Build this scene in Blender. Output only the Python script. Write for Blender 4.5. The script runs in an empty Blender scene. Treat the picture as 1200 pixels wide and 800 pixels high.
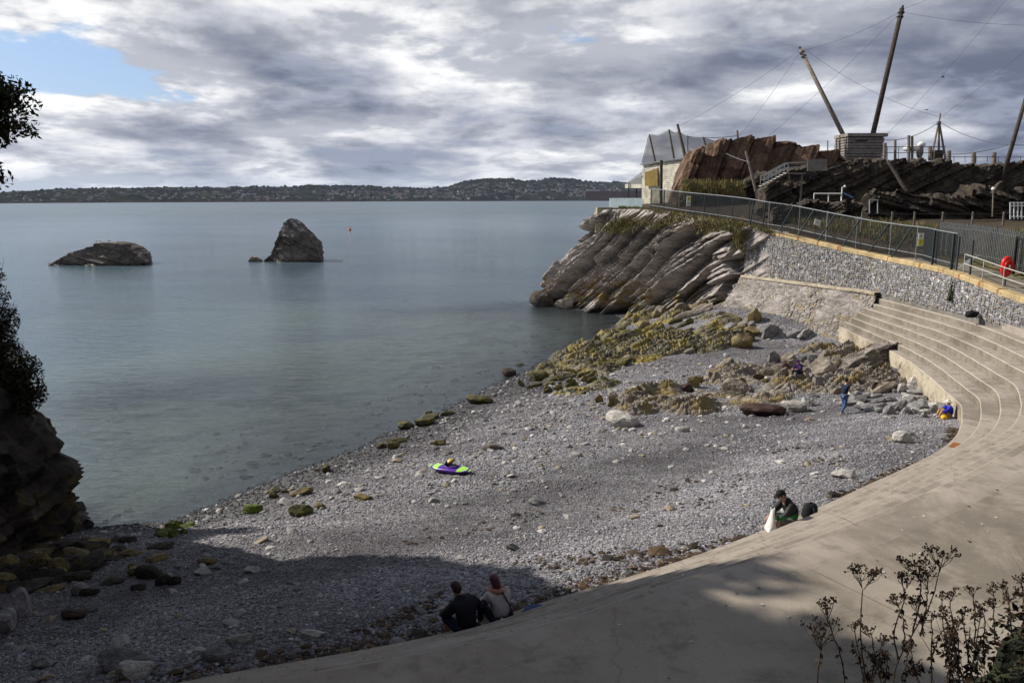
import bpy, bmesh, math, random
import numpy as np
from mathutils import Vector, Matrix
R = math.radians
random.seed(7); RNG = np.random.default_rng(11)
SC = bpy.context.scene
COL = SC.collection

# ------------------------------------------------------------------ camera
CAMH = 11.3; FPX = 925.0; PITCH = math.atan(0.1805)
cp, sp = math.cos(PITCH), math.sin(PITCH)
cam_d = bpy.data.cameras.new('camera'); cam = bpy.data.objects.new('camera', cam_d); COL.objects.link(cam)
cam.location = (0, 0, CAMH); cam.rotation_euler = (math.pi/2 - PITCH, 0, 0)
cam_d.sensor_width = 36; cam_d.lens = 36*FPX/1200; cam_d.clip_start = 0.1; cam_d.clip_end = 30000
SC.camera = cam

# ------------------------------------------------------------------ sun and sky
SUN_EL = R(38); SUN_AZ = R(20)            # sun stands to the left, a little beyond the picture plane
to_sun = Vector((-math.cos(SUN_AZ)*math.cos(SUN_EL), math.sin(SUN_AZ)*math.cos(SUN_EL), math.sin(SUN_EL)))
sd = bpy.data.lights.new('sun', 'SUN'); sd.energy = 5.0; sd.angle = R(0.53); sd.color = (1.0, 0.94, 0.84)
so = bpy.data.objects.new('sun', sd); COL.objects.link(so)
so.rotation_euler = to_sun.to_track_quat('Z', 'Y').to_euler(); so.location = to_sun*60
SC.view_settings.view_transform = 'Standard'; SC.view_settings.look = 'None'
SC.view_settings.exposure = 0.25; SC.view_settings.gamma = 1.0; SC.view_settings.use_curve_mapping = False

class NT:
    def __init__(s, tree): s.t = tree; s.n = tree.nodes; s.l = tree.links
    def add(s, typ, **kw):
        n = s.n.new(typ)
        for k, v in kw.items(): setattr(n, k, v)
        return n
    def set(s, sock, v):
        if hasattr(v, 'is_output') or isinstance(v, bpy.types.NodeSocket): s.l.new(v, sock)
        elif v is not None:
            if hasattr(sock.default_value, '__len__') and isinstance(v, (tuple, list)) and len(sock.default_value) == 4 and len(v) == 3: v = (*v, 1)
            sock.default_value = v
    def math(s, op, a, b=None, c=None, clamp=False):
        n = s.add('ShaderNodeMath', operation=op, use_clamp=clamp)
        for i, v in enumerate((a, b, c)):
            if v is not None: s.set(n.inputs[i], v)
        return n.outputs[0]
    def vmath(s, op, a, b=None):
        n = s.add('ShaderNodeVectorMath', operation=op); s.set(n.inputs[0], a)
        if b is not None: s.set(n.inputs[3] if op == 'SCALE' else n.inputs[1], b)
        return n.outputs[0]
    def mix(s, f, a, b, blend='MIX'):
        n = s.add('ShaderNodeMix', data_type='RGBA', blend_type=blend); n.clamp_factor = True
        s.set(n.inputs[0], f); s.set(n.inputs[6], a); s.set(n.inputs[7], b); return n.outputs[2]
    def ramp(s, f, stops):
        n = s.add('ShaderNodeValToRGB'); e = n.color_ramp.elements
        while len(e) < len(stops): e.new(0.5)
        for i, (p, c) in enumerate(stops):
            e[i].position = p; e[i].color = (c, c, c, 1) if not hasattr(c, '__len__') else (*c, 1)
        s.set(n.inputs[0], f); return n.outputs[0]
    def range(s, v, a, b, c=0.0, d=1.0):
        n = s.add('ShaderNodeMapRange', interpolation_type='SMOOTHSTEP'); s.set(n.inputs[0], v)
        for i, x in enumerate((a, b, c, d)): s.set(n.inputs[i+1], x)
        return n.outputs[0]
    def noise(s, vec, scale, detail=4, rough=0.55, dist=0.0, out=0):
        n = s.add('ShaderNodeTexNoise'); s.set(n.inputs['Vector'], vec); s.set(n.inputs['Scale'], scale)
        n.inputs['Detail'].default_value = detail; n.inputs['Roughness'].default_value = rough; n.inputs['Distortion'].default_value = dist
        return n.outputs[out]
    def voro(s, vec, scale, feature='F1', out='Distance', rand=1.0):
        n = s.add('ShaderNodeTexVoronoi', feature=feature); s.set(n.inputs['Vector'], vec); s.set(n.inputs['Scale'], scale)
        n.inputs['Randomness'].default_value = rand
        return n.outputs[out]
    def bump(s, h, strength=0.4, dist=0.05, normal=None):
        n = s.add('ShaderNodeBump'); s.set(n.inputs['Height'], h); n.inputs['Strength'].default_value = strength; n.inputs['Distance'].default_value = dist
        if normal is not None: s.l.new(normal, n.inputs['Normal'])
        return n.outputs[0]
    def mapping(s, vec, scale=(1,1,1), rot=(0,0,0), loc=(0,0,0)):
        n = s.add('ShaderNodeMapping'); s.set(n.inputs['Vector'], vec)
        n.inputs['Scale'].default_value = scale; n.inputs['Rotation'].default_value = rot; n.inputs['Location'].default_value = loc
        return n.outputs[0]
    def pos(s): return s.add('ShaderNodeNewGeometry').outputs['Position']

# world: physical sky with a broken layer of cloud
W = bpy.data.worlds.new('World'); SC.world = W; W.use_nodes = True
n = NT(W.node_tree); n.n.clear()
sky = n.add('ShaderNodeTexSky', sky_type='NISHITA'); sky.sun_disc = False
sky.sun_elevation = SUN_EL; sky.sun_rotation = math.atan2(to_sun.x, to_sun.y); sky.altitude = 10
tc = n.add('ShaderNodeTexCoord').outputs['Generated']
sx = n.add('ShaderNodeSeparateXYZ'); n.l.new(tc, sx.inputs[0])
zc = n.math('MAXIMUM', sx.outputs[2], 0.0)
den = n.math('ADD', zc, 0.20)
CLOUD_OFF = (18.2, 6.6, 3.7); GRAD = 0.12
def cloud_field(dz):                               # cloud density seen in a direction (dz: a little higher up)
    cb = n.add('ShaderNodeCombineXYZ'); z_ = n.math('ADD', zc, dz)
    n.l.new(n.math('DIVIDE', sx.outputs[0], den), cb.inputs[0]); n.l.new(n.math('DIVIDE', sx.outputs[1], den), cb.inputs[1])
    n.l.new(n.math('MULTIPLY', n.math('DIVIDE', z_, den), 2.2), cb.inputs[2])
    pl = n.mapping(cb.outputs[0], scale=(1, 0.9, 1), loc=CLOUD_OFF)
    big = n.noise(pl, 0.62, 2, 0.5); mid = n.noise(pl, 1.6, 9, 0.56, 0.12)
    d = n.math('ADD', n.math('MULTIPLY', mid, 0.62), n.math('MULTIPLY', big, 0.38))
    return n.math('ADD', d, n.math('MULTIPLY', sx.outputs[0], GRAD))
dens = cloud_field(0.0); above = cloud_field(0.018)
cover = n.range(dens, 0.362, 0.402)
thick = n.range(dens, 0.43, 0.61)
lit = n.math('SUBTRACT', dens, above)              # bright where the cloud ends just above, dark where it goes on
litf = n.range(lit, -0.045, 0.048)
tint = n.mix(thick, (7.6, 7.7, 7.9, 1), (2.1, 2.38, 3.2, 1))
shade = n.mix(litf, (0.60, 0.62, 0.68, 1), (1.34, 1.32, 1.28, 1))
cloud = n.mix(1.0, tint, shade, 'MULTIPLY')
cloud = n.mix(1.0, cloud, n.mix(n.range(zc, 0.10, 0.60), (1.06, 1.06, 1.06, 1), (0.42, 0.43, 0.46, 1)), 'MULTIPLY')   # greyer higher up; darkened overhead, out of view, to deepen the shade
blue = n.mix(0.5, sky.outputs[0], (3.2, 5.2, 9.2, 1))
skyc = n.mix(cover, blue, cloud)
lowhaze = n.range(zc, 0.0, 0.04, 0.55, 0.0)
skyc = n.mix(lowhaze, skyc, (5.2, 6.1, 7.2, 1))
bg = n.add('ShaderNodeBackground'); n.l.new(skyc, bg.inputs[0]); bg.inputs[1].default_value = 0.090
n.l.new(bg.outputs[0], n.add('ShaderNodeOutputWorld').inputs[0])

# ------------------------------------------------------------------ geometry helpers
def ray(px, py):
    u = (px-600)/FPX; v = (py-400)/FPX
    return np.array([u, cp - v*sp, -(sp + v*cp)])
def P(px, py, d):                                  # point at a given depth along the view axis
    return np.array([0, 0, CAMH]) + ray(px, py)*d
def G(px, py, z=0.0):                              # point on a level plane
    r = ray(px, py); return np.array([0, 0, CAMH]) + r*((z-CAMH)/r[2])
def mpp(d): return d/FPX                           # metres per photo pixel at a depth

def hsh(ix, iy, iz, seed):
    h = (ix.astype(np.int64)*73856093) ^ (iy.astype(np.int64)*19349663) ^ (iz.astype(np.int64)*83492791) ^ (seed*2654435761)
    h = (h ^ (h >> 13)) * 1274126177; h &= 0x7fffffff; h = (h ^ (h >> 16))*668265263; h &= 0x7fffffff
    return ((h >> 7) & 0xffff)/65535.0
def vnoise(p, seed=0):
    p = np.asarray(p, float); i = np.floor(p).astype(np.int64); f = p-i; f = f*f*(3-2*f); r = 0
    for dx in (0, 1):
        for dy in (0, 1):
            for dz in (0, 1):
                w = (f[:, 0] if dx else 1-f[:, 0])*(f[:, 1] if dy else 1-f[:, 1])*(f[:, 2] if dz else 1-f[:, 2])
                r = r + w*hsh(i[:, 0]+dx, i[:, 1]+dy, i[:, 2]+dz, seed)
    return r*2-1
def fbm(p, octs=4, seed=0, gain=0.5):
    p = np.asarray(p, float); a = 1; t = 0; s = 0
    for k in range(octs): t = t + a*vnoise(p*(2**k)+k*17.3, seed+k); s += a; a *= gain
    return t/s
def cells(p, seed=0):                              # random value of the nearest cell, and F2-F1
    p = np.asarray(p, float); i = np.floor(p).astype(np.int64)
    b1 = np.full(len(p), 9e9); b2 = b1.copy(); val = np.zeros(len(p))
    for dx in (-1, 0, 1):
        for dy in (-1, 0, 1):
            for dz in (-1, 0, 1):
                c = i + np.array([dx, dy, dz])
                q = np.stack([c[:, k] + hsh(c[:, 0], c[:, 1], c[:, 2], seed+k+1) for k in range(3)], 1)
                d = ((p-q)**2).sum(1); hv = hsh(c[:, 0], c[:, 1], c[:, 2], seed+9)
                m = d < b1; b2 = np.where(m, b1, np.minimum(b2, d)); val = np.where(m, hv, val); b1 = np.where(m, d, b1)
    return val, np.sqrt(b2)-np.sqrt(b1)

def mesh_data(name, V, F, col=None, smooth=False, attrs=None):
    me = bpy.data.meshes.new(name); V = np.asarray(V, np.float32)
    if isinstance(F, np.ndarray):
        n_, k = F.shape
        me.vertices.add(len(V)); me.vertices.foreach_set('co', V.ravel())
        me.loops.add(n_*k); me.loops.foreach_set('vertex_index', F.astype(np.int32).ravel())
        me.polygons.add(n_); me.polygons.foreach_set('loop_start', np.arange(0, n_*k, k, dtype=np.int32))
        me.update(calc_edges=True)
    else:
        me.from_pydata([tuple(map(float, v)) for v in V], [], [tuple(map(int, f)) for f in F]); me.update()
    me.polygons.foreach_set('use_smooth', np.full(len(me.polygons), smooth))
    if col is not None:
        a = me.color_attributes.new('col', 'FLOAT_COLOR', 'POINT'); c = np.ones((len(V), 4), np.float32); c[:, :3] = col
        a.data.foreach_set('color', c.ravel())
    for k, v in (attrs or {}).items():
        a = me.attributes.new(k, 'FLOAT', 'POINT'); a.data.foreach_set('value', np.asarray(v, np.float32))
    return me
def link(name, me, mat=None, parent=None, loc=None):
    o = bpy.data.objects.new(name, me); COL.objects.link(o)
    if mat is not None and me is not None and not me.materials: me.materials.append(M[mat] if isinstance(mat, str) else mat)
    if parent is not None: o.parent = parent
    if loc is not None: o.location = loc
    return o
def obj(name, V, F, mat, parent=None, smooth=False, col=None, attrs=None, loc=None):
    V = np.asarray(V, float)
    if parent is not None and loc is None and parent.get('_org') is not None: V = V - np.array(parent['_org'])
    return link(name, mesh_data(name, V, F, col, smooth, attrs), mat, parent, loc)
def tag(o, label=None, cat=None, group=None, kind=None):
    if label: o['label'] = label
    if cat: o['category'] = cat
    if group: o['group'] = group
    if kind: o['kind'] = kind
    return o
def thing(name, loc, label, cat, group=None):      # an Empty at the base of a thing; parts given in world coordinates
    o = bpy.data.objects.new(name, None); COL.objects.link(o); o.location = tuple(map(float, loc)); o.empty_display_size = 0.2
    o['_org'] = [float(x) for x in loc]
    return tag(o, label, cat, group)
def at_base(o):                                    # move a world-built mesh's origin to its base
    me = o.data; c = np.empty(len(me.vertices)*3, np.float32); me.vertices.foreach_get('co', c); c = c.reshape(-1, 3)
    b = np.array([c[:, 0].mean(), c[:, 1].mean(), c[:, 2].min()]); me.vertices.foreach_set('co', (c-b).astype(np.float32).ravel()); me.update()
    o.location = tuple(map(float, b)); return o
def gridF(nu, nv, cu=False):                       # nu columns x nv rows, index = row*nu + col
    c = np.arange(nu if cu else nu-1); r = np.arange(nv-1); C_, R_ = np.meshgrid(c, r)
    a = (R_*nu + C_).ravel(); b = (R_*nu + (C_+1) % nu).ravel()
    return np.stack([a, b, b+nu, a+nu], 1)
class MB:
    def __init__(s): s.V = []; s.F = []; s.n = 0
    def add(s, V, F):
        V = np.asarray(V, float); s.V.append(V); s.F += [tuple(int(i)+s.n for i in f) for f in F]; s.n += len(V); return s
    def box(s, c, size, rot=None):
        sx_, sy_, sz_ = [k/2 for k in size]
        V = np.array([(x, y, z) for x in (-sx_, sx_) for y in (-sy_, sy_) for z in (-sz_, sz_)])
        if rot is not None: V = V @ np.array(rot).T
        return s.add(V+np.array(c), [(0, 1, 3, 2), (4, 6, 7, 5), (0, 4, 5, 1), (2, 3, 7, 6), (0, 2, 6, 4), (1, 5, 7, 3)])
    def bar(s, a, b, w, h=None, upv=(0, 0, 1)):    # box from a to b
        a = np.array(a, float); b = np.array(b, float); h = h or w; d = b-a; L = np.linalg.norm(d); d = d/L
        u_ = np.array(upv, float)
        if abs(d @ u_) > 0.98: u_ = np.array([0, 1.0, 0])
        x = np.cross(d, u_); x /= np.linalg.norm(x); y = np.cross(x, d)
        return s.box((a+b)/2, (w, L, h), np.stack([x, d, y], 1))
    def tube(s, pts, rad, k=8, cap=True):
        pts = np.asarray(pts, float); n_ = len(pts); rad = np.full(n_, rad) if np.isscalar(rad) else np.asarray(rad, float)
        T = np.gradient(pts, axis=0); T /= np.linalg.norm(T, axis=1)[:, None]+1e-12
        u_ = np.array([0, 0, 1.0]) if abs(T[0][2]) < 0.9 else np.array([1.0, 0, 0]); V = []
        for i in range(n_):
            u_ = u_ - T[i]*(u_ @ T[i]); u_ /= np.linalg.norm(u_); w = np.cross(T[i], u_)
            for j in range(k):
                t = 2*math.pi*j/k; V.append(pts[i] + rad[i]*(u_*math.cos(t)+w*math.sin(t)))
        F = [tuple(f) for f in gridF(k, n_, True)]
        if cap: F += [tuple(range(k-1, -1, -1)), tuple(range((n_-1)*k, n_*k))]
        return s.add(V, F)
    def build(s, name, mat, parent=None, smooth=False):
        return obj(name, np.concatenate(s.V), s.F, mat, parent, smooth)
def crom(pts, n_):                                 # Catmull-Rom through points, resampled evenly
    p = np.asarray(pts, float); p = np.vstack([2*p[0]-p[1], p, 2*p[-1]-p[-2]]); out = []
    for i in range(1, len(p)-2):
        t = np.linspace(0, 1, 24, endpoint=False)[:, None]; a, b, c, d = p[i-1], p[i], p[i+1], p[i+2]
        out.append(0.5*((2*b)+(c-a)*t+(2*a-5*b+4*c-d)*t*t+(3*b-a-3*c+d)*t**3))
    out = np.vstack(out+[p[-2][None]]); L = np.r_[0, np.cumsum(np.linalg.norm(np.diff(out, axis=0), axis=1))]
    s_ = np.linspace(0, L[-1], n_); return np.stack([np.interp(s_, L, out[:, k]) for k in range(out.shape[1])], 1)
def icos(sub):
    bm = bmesh.new(); bmesh.ops.create_icosphere(bm, subdivisions=sub, radius=1.0)
    V = np.array([v.co[:] for v in bm.verts]); F = np.array([[v.index for v in f.verts] for f in bm.faces]); bm.free(); return V, F
ICO = {k: icos(k) for k in (1, 2, 3, 4)}
def rotz(a): c, s_ = math.cos(a), math.sin(a); return np.array([[c, -s_, 0], [s_, c, 0], [0, 0, 1]])

# ------------------------------------------------------------------ materials
M = {}
def newmat(name):
    m = bpy.data.materials.new(name); m.use_nodes = True; M[name] = m; t = NT(m.node_tree); t.n.clear()
    out = t.add('ShaderNodeOutputMaterial'); b = t.add('ShaderNodeBsdfPrincipled'); t.l.new(b.outputs[0], out.inputs[0])
    b.inputs['Specular IOR Level'].default_value = 0.3
    return m, t, b, out
def plain(name, c, rough=0.6, var=0.18, scale=6.0, metal=0.0, bump=0.15, bdist=0.01):
    m, t, b, o = newmat(name); p = t.add('ShaderNodeTexCoord').outputs['Object']
    f = t.noise(p, scale, 5, 0.6); k = t.ramp(f, [(0.3, 1-var), (0.7, 1+var)])
    t.set(b.inputs['Base Color'], t.mix(1.0, (*c, 1), k, 'MULTIPLY'))
    b.inputs['Roughness'].default_value = rough; b.inputs['Metallic'].default_value = metal
    t.l.new(t.bump(t.noise(p, scale*5, 4), bump, bdist), b.inputs['Normal']); return m
def rockmat(name, c1, c2, c3=None, scale=1.2, lich=None, lz=None, rot=(0, 0, 0), stretch=(1, 1, 1), wet=None, objrand=0.25, bd=0.08, objco=False):
    m, t, b, o = newmat(name); p = t.add('ShaderNodeTexCoord').outputs['Object'] if objco else t.pos()
    q = t.mapping(p, scale=stretch, rot=rot)
    f = t.noise(q, scale, 8, 0.62, 0.4); c = t.ramp(f, [(0.32, c1), (0.5, c2), (0.68, c3 or c2)])
    if objrand:
        r_ = t.add('ShaderNodeObjectInfo').outputs['Random']
        c = t.mix(1.0, c, t.ramp(r_, [(0, 1-objrand), (1, 1+objrand)]), 'MULTIPLY')
    crack = t.voro(q, scale*2.2, 'DISTANCE_TO_EDGE'); c = t.mix(1.0, c, t.ramp(crack, [(0.0, 0.55), (0.07, 1.0)]), 'MULTIPLY')
    if lich:
        lf = t.noise(p, 0.9, 7, 0.65); lm = t.range(lf, 0.47, 0.60)
        if lz:
            z = t.add('ShaderNodeSeparateXYZ'); t.l.new(t.pos(), z.inputs[0])
            lm = t.math('MULTIPLY', lm, t.math('MULTIPLY', t.range(z.outputs[2], lz[0], lz[0]+0.4), t.range(z.outputs[2], lz[1], lz[1]+1.0, 1.0, 0.0)))
        c = t.mix(t.math('MULTIPLY', lm, 0.85), c, (*lich, 1))
    rough = 0.85
    if wet is not None:
        z = t.add('ShaderNodeSeparateXYZ'); t.l.new(t.pos(), z.inputs[0]); w = t.range(z.outputs[2], wet-0.35, wet+0.25, 1.0, 0.0)
        c = t.mix(t.math('MULTIPLY', w, 0.75), c, (0.016, 0.013, 0.010, 1)); rough = t.math('SUBTRACT', 0.85, t.math('MULTIPLY', w, 0.4))
    t.set(b.inputs['Base Color'], c); t.set(b.inputs['Roughness'], rough)
    h = t.math('ADD', t.noise(q, scale*6, 8, 0.65), t.math('MULTIPLY', crack, 0.8))
    t.l.new(t.bump(h, 0.7, bd), b.inputs['Normal']); return m
def colmat(name, rough=0.8, bump=0.0, scale=30, spec=0.3, gain=1.0):    # colour from the mesh's own colour attribute
    m, t, b, o = newmat(name); a = t.add('ShaderNodeAttribute', attribute_name='col'); c = a.outputs['Color']
    f = t.noise(t.pos(), scale, 4); t.set(b.inputs['Base Color'], t.mix(1.0, c, t.ramp(f, [(0.25, 0.72*gain), (0.75, 1.25*gain)]), 'MULTIPLY'))
    b.inputs['Roughness'].default_value = rough; b.inputs['Specular IOR Level'].default_value = spec
    if bump: t.l.new(t.bump(f, bump, 0.02), b.inputs['Normal'])
    return m
# ------------------------------------------------------------------ surface materials
def shingle_mat():
    m, t, b, o = newmat('shingle'); p = t.pos(); z = t.add('ShaderNodeSeparateXYZ'); t.l.new(p, z.inputs[0])
    v1 = t.voro(p, 16, 'F1', 'Color'); v2 = t.voro(p, 34, 'F1', 'Color')
    g = t.math('ADD', t.math('MULTIPLY', t.add_sep(v1), 0.6), t.math('MULTIPLY', t.add_sep(v2), 0.4))
    c = t.ramp(g, [(0.15, (0.075, 0.071, 0.079)), (0.5, (0.188, 0.179, 0.190)), (0.8, (0.305, 0.294, 0.302)), (0.95, (0.46, 0.45, 0.44))])
    # bands of finer, darker shingle left along the beach by the tide
    q = t.mapping(p, scale=(0.05, 0.16, 0.1), rot=(0, 0, R(-36)))
    bandn = t.noise(q, 2.4, 4, 0.6, 0.5); c = t.mix(1.0, c, t.ramp(bandn, [(0.36, (0.58, 0.55, 0.57)), (0.46, (0.80, 0.78, 0.80)), (0.55, (1.15, 1.15, 1.15)), (0.68, (0.92, 0.90, 0.92))]), 'MULTIPLY')
    zb = t.math('ADD', z.outputs[2], t.math('MULTIPLY', t.math('SUBTRACT', t.noise(p, 0.10, 4, 0.6), 0.5), 1.3)); c = t.mix(1.0, c, t.ramp(t.math('DIVIDE', zb, 3.0), [(0.0, 0.85), (0.22, 1.0), (0.34, 1.12), (0.44, 0.66), (0.56, 0.72), (0.66, 1.2), (0.82, 1.12), (0.92, 0.8)]), 'MULTIPLY'); fl = t.noise(p, 0.8, 5, 0.65); c = t.mix(1.0, c, t.ramp(fl, [(0.35, 0.74), (0.6, 1.1)]), 'MULTIPLY')
    wn = t.math('MULTIPLY', t.math('SUBTRACT', t.noise(p, 0.5, 3), 0.5), 0.5)
    w = t.range(t.math('ADD', z.outputs[2], wn), 0.10, 0.60, 1.0, 0.0)
    c = t.mix(t.math('MULTIPLY', w, 0.75), c, (0.040, 0.034, 0.036, 1))
    under = t.range(z.outputs[2], -1.2, -0.05, 1.0, 0.0)
    bedn = t.noise(p, 0.35, 5, 0.6); bed = t.ramp(bedn, [(0.40, (0.055, 0.06, 0.045)), (0.52, (0.24, 0.235, 0.20))])
    c = t.mix(under, c, bed)
    t.set(b.inputs['Base Color'], c); t.set(b.inputs['Roughness'], t.math('SUBTRACT', 0.85, t.math('MULTIPLY', w, 0.4)))
    d1 = t.voro(p, 16, 'F1'); d2 = t.voro(p, 34, 'F1')
    t.l.new(t.bump(t.math('ADD', d1, t.math('MULTIPLY', d2, 0.5)), 0.9, -0.05), b.inputs['Normal'])
def _sep(self, c):
    n_ = self.add('ShaderNodeSeparateColor'); self.l.new(c, n_.inputs[0]); return n_.outputs[0]
NT.add_sep = _sep
shingle_mat()

def sea_mat():
    m, t, b, o = newmat('sea_water'); t.n.remove(b); p = t.pos()
    dep = t.add('ShaderNodeAttribute', attribute_name='depth').outputs['Fac']
    body = t.add('ShaderNodeBsdfDiffuse')
    pat = t.noise(t.mapping(p, scale=(0.016, 0.03, 1), rot=(0, 0, R(20))), 1.0, 4, 0.6, 0.4)
    bc = t.mix(t.range(dep, 0.2, 4.0), (0.150, 0.190, 0.172, 1), (0.088, 0.128, 0.152, 1))
    bc = t.mix(t.range(pat, 0.42, 0.62), bc, (0.068, 0.096, 0.122, 1))
    t.l.new(bc, body.inputs[0])
    tr = t.add('ShaderNodeBsdfTransparent'); tr.inputs[0].default_value = (0.80, 0.90, 0.88, 1)
    op = t.range(dep, -0.05, 2.6, 0.03, 1.0)
    ms = t.add('ShaderNodeMixShader'); t.l.new(op, ms.inputs[0]); t.l.new(tr.outputs[0], ms.inputs[1]); t.l.new(body.outputs[0], ms.inputs[2])
    # ripples
    q = t.mapping(p, scale=(0.7, 1.6, 1.0), rot=(0, 0, R(8)))
    h1 = t.noise(q, 0.8, 3, 0.6, 0.6); h2 = t.noise(q, 3.2, 4, 0.6, 0.4); h3 = t.noise(q, 0.14, 3, 0.5); h4 = t.noise(q, 7.5, 3, 0.6)
    dist = t.vmath('LENGTH', p); 
    hh = t.math('ADD', t.math('MULTIPLY', h1, 1.0), t.math('ADD', t.math('ADD', t.math('MULTIPLY', h2, 0.34), t.math('MULTIPLY', h4, 0.05)), t.math('MULTIPLY', h3, 0.8)))
    ln = t.add('ShaderNodeVectorMath', operation='LENGTH'); t.l.new(p, ln.inputs[0])
    bn = t.add('ShaderNodeBump'); t.l.new(hh, bn.inputs['Height']); bn.inputs['Distance'].default_value = 0.17
    t.l.new(t.range(ln.outputs['Value'], 15, 400, 1.0, 0.40), bn.inputs['Strength'])
    gl = t.add('ShaderNodeBsdfGlossy'); t.l.new(bn.outputs[0], gl.inputs['Normal'])
    t.l.new(t.range(ln.outputs['Value'], 20, 900, 0.05, 0.30), gl.inputs['Roughness'])
    gl.inputs[0].default_value = (0.92, 0.95, 1.0, 1)
    fr = t.add('ShaderNodeFresnel'); fr.inputs['IOR'].default_value = 1.333; t.l.new(bn.outputs[0], fr.inputs['Normal'])
    fac = t.math('MINIMUM', fr.outputs[0], t.range(ln.outputs['Value'], 40, 700, 0.62, 0.30))
    m2 = t.add('ShaderNodeMixShader'); t.l.new(fac, m2.inputs[0]); t.l.new(ms.outputs[0], m2.inputs[1]); t.l.new(gl.outputs[0], m2.inputs[2])
    t.l.new(m2.outputs[0], o.inputs[0])
sea_mat()

def concrete(name, c1, c2, stain, scale=0.6, flecks=True, cracks=True):
    m, t, b, o = newmat(name); p = t.pos()
    f = t.noise(p, scale, 8, 0.62, 0.3); c = t.ramp(f, [(0.32, c1), (0.66, c2)])
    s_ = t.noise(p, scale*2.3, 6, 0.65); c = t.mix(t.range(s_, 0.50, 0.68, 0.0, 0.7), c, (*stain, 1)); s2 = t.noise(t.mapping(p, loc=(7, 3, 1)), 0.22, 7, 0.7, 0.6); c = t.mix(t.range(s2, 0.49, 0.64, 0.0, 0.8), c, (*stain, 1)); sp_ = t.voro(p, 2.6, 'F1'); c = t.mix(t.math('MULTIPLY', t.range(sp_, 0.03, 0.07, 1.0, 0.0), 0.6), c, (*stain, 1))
    g = t.noise(p, 60, 3, 0.7); c = t.mix(1.0, c, t.ramp(g, [(0.3, 0.80), (0.7, 1.16)]), 'MULTIPLY')
    if cracks:
        cr = t.voro(t.vmath('ADD', p, t.vmath('SCALE', t.noise(p, 3.0, 5, out=1), 0.35)), 0.16, 'DISTANCE_TO_EDGE')
        c = t.mix(1.0, c, t.ramp(cr, [(0.0, 0.80), (0.004, 1.0)]), 'MULTIPLY')
    t.set(b.inputs['Base Color'], c); b.inputs['Roughness'].default_value = 0.9
    t.l.new(t.bump(t.math('ADD', g, t.math('MULTIPLY', s_, 2.0)), 0.35, 0.015), b.inputs['Normal'])
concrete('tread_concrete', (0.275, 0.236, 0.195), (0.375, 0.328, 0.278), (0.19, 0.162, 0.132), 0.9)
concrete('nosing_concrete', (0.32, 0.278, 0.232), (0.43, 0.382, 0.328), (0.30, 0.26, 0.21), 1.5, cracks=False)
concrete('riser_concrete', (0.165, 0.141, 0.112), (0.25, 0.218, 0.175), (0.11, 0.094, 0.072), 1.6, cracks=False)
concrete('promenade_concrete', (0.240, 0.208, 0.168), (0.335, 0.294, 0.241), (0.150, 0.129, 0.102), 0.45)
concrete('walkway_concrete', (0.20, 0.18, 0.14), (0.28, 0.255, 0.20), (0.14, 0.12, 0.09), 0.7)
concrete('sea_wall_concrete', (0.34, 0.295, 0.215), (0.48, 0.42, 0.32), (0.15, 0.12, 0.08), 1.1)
rockmat('limestone', (0.135, 0.117, 0.108), (0.30, 0.268, 0.248), (0.43, 0.392, 0.365), 0.55, (0.20, 0.14, 0.035), (0.2, 2.6), rot=(0, R(-40), R(20)), stretch=(0.8, 1.2, 3.2), wet=0.5, objrand=0, bd=0.15)
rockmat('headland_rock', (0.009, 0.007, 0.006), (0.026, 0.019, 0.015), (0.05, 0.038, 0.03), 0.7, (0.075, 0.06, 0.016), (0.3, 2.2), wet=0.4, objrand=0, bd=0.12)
rockmat('sea_rock', (0.045, 0.036, 0.031), (0.105, 0.087, 0.077), (0.19, 0.165, 0.145), 0.5, (0.45, 0.43, 0.40), (4.2, 9.0), wet=0.5, objrand=0, bd=0.2)
rockmat('brown_rock', (0.035, 0.020, 0.013), (0.115, 0.066, 0.040), (0.21, 0.135, 0.085), 0.6, objrand=0, bd=0.25)
rockmat('dark_rock', (0.014, 0.010, 0.009), (0.042, 0.030, 0.024), (0.095, 0.072, 0.055), 0.5, (0.075, 0.060, 0.038), None, objrand=0, bd=0.2)
plain('soil', (0.05, 0.036, 0.022), 0.95, 0.4, 2.0, bump=0.6, bdist=0.05)
plain('dry_grass', (0.085, 0.078, 0.034), 0.95, 0.45, 1.4, bump=0.6, bdist=0.05)
plain('brush_slope', (0.022, 0.026, 0.012), 0.95, 0.5, 1.0, bump=0.6, bdist=0.1)

# ------------------------------------------------------------------ plan of the cove
E_pts = [(-26, 4.2), (-20, 6.4), (-16, 8.0), (-10.5, 10.6)] + [tuple(G(a, b, 3.0)[:2]) for a, b in
        [(200, 800), (500, 745), (650, 700), (800, 655), (920, 610), (1000, 575), (1110, 520), (1127, 480), (1110, 460), (1060, 420), (985, 383)]]
NE = 200
E = crom(E_pts, NE); tE = np.gradient(E, axis=0); tE /= np.linalg.norm(tE, axis=1)[:, None]
nE = np.stack([tE[:, 1], -tE[:, 0]], 1)             # away from the sea
# width of the flight of steps narrows to its far end
wE = np.interp(E[:, 1], [0, 33, 41, 51.5], [4.2, 4.2, 3.6, 2.3])

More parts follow.
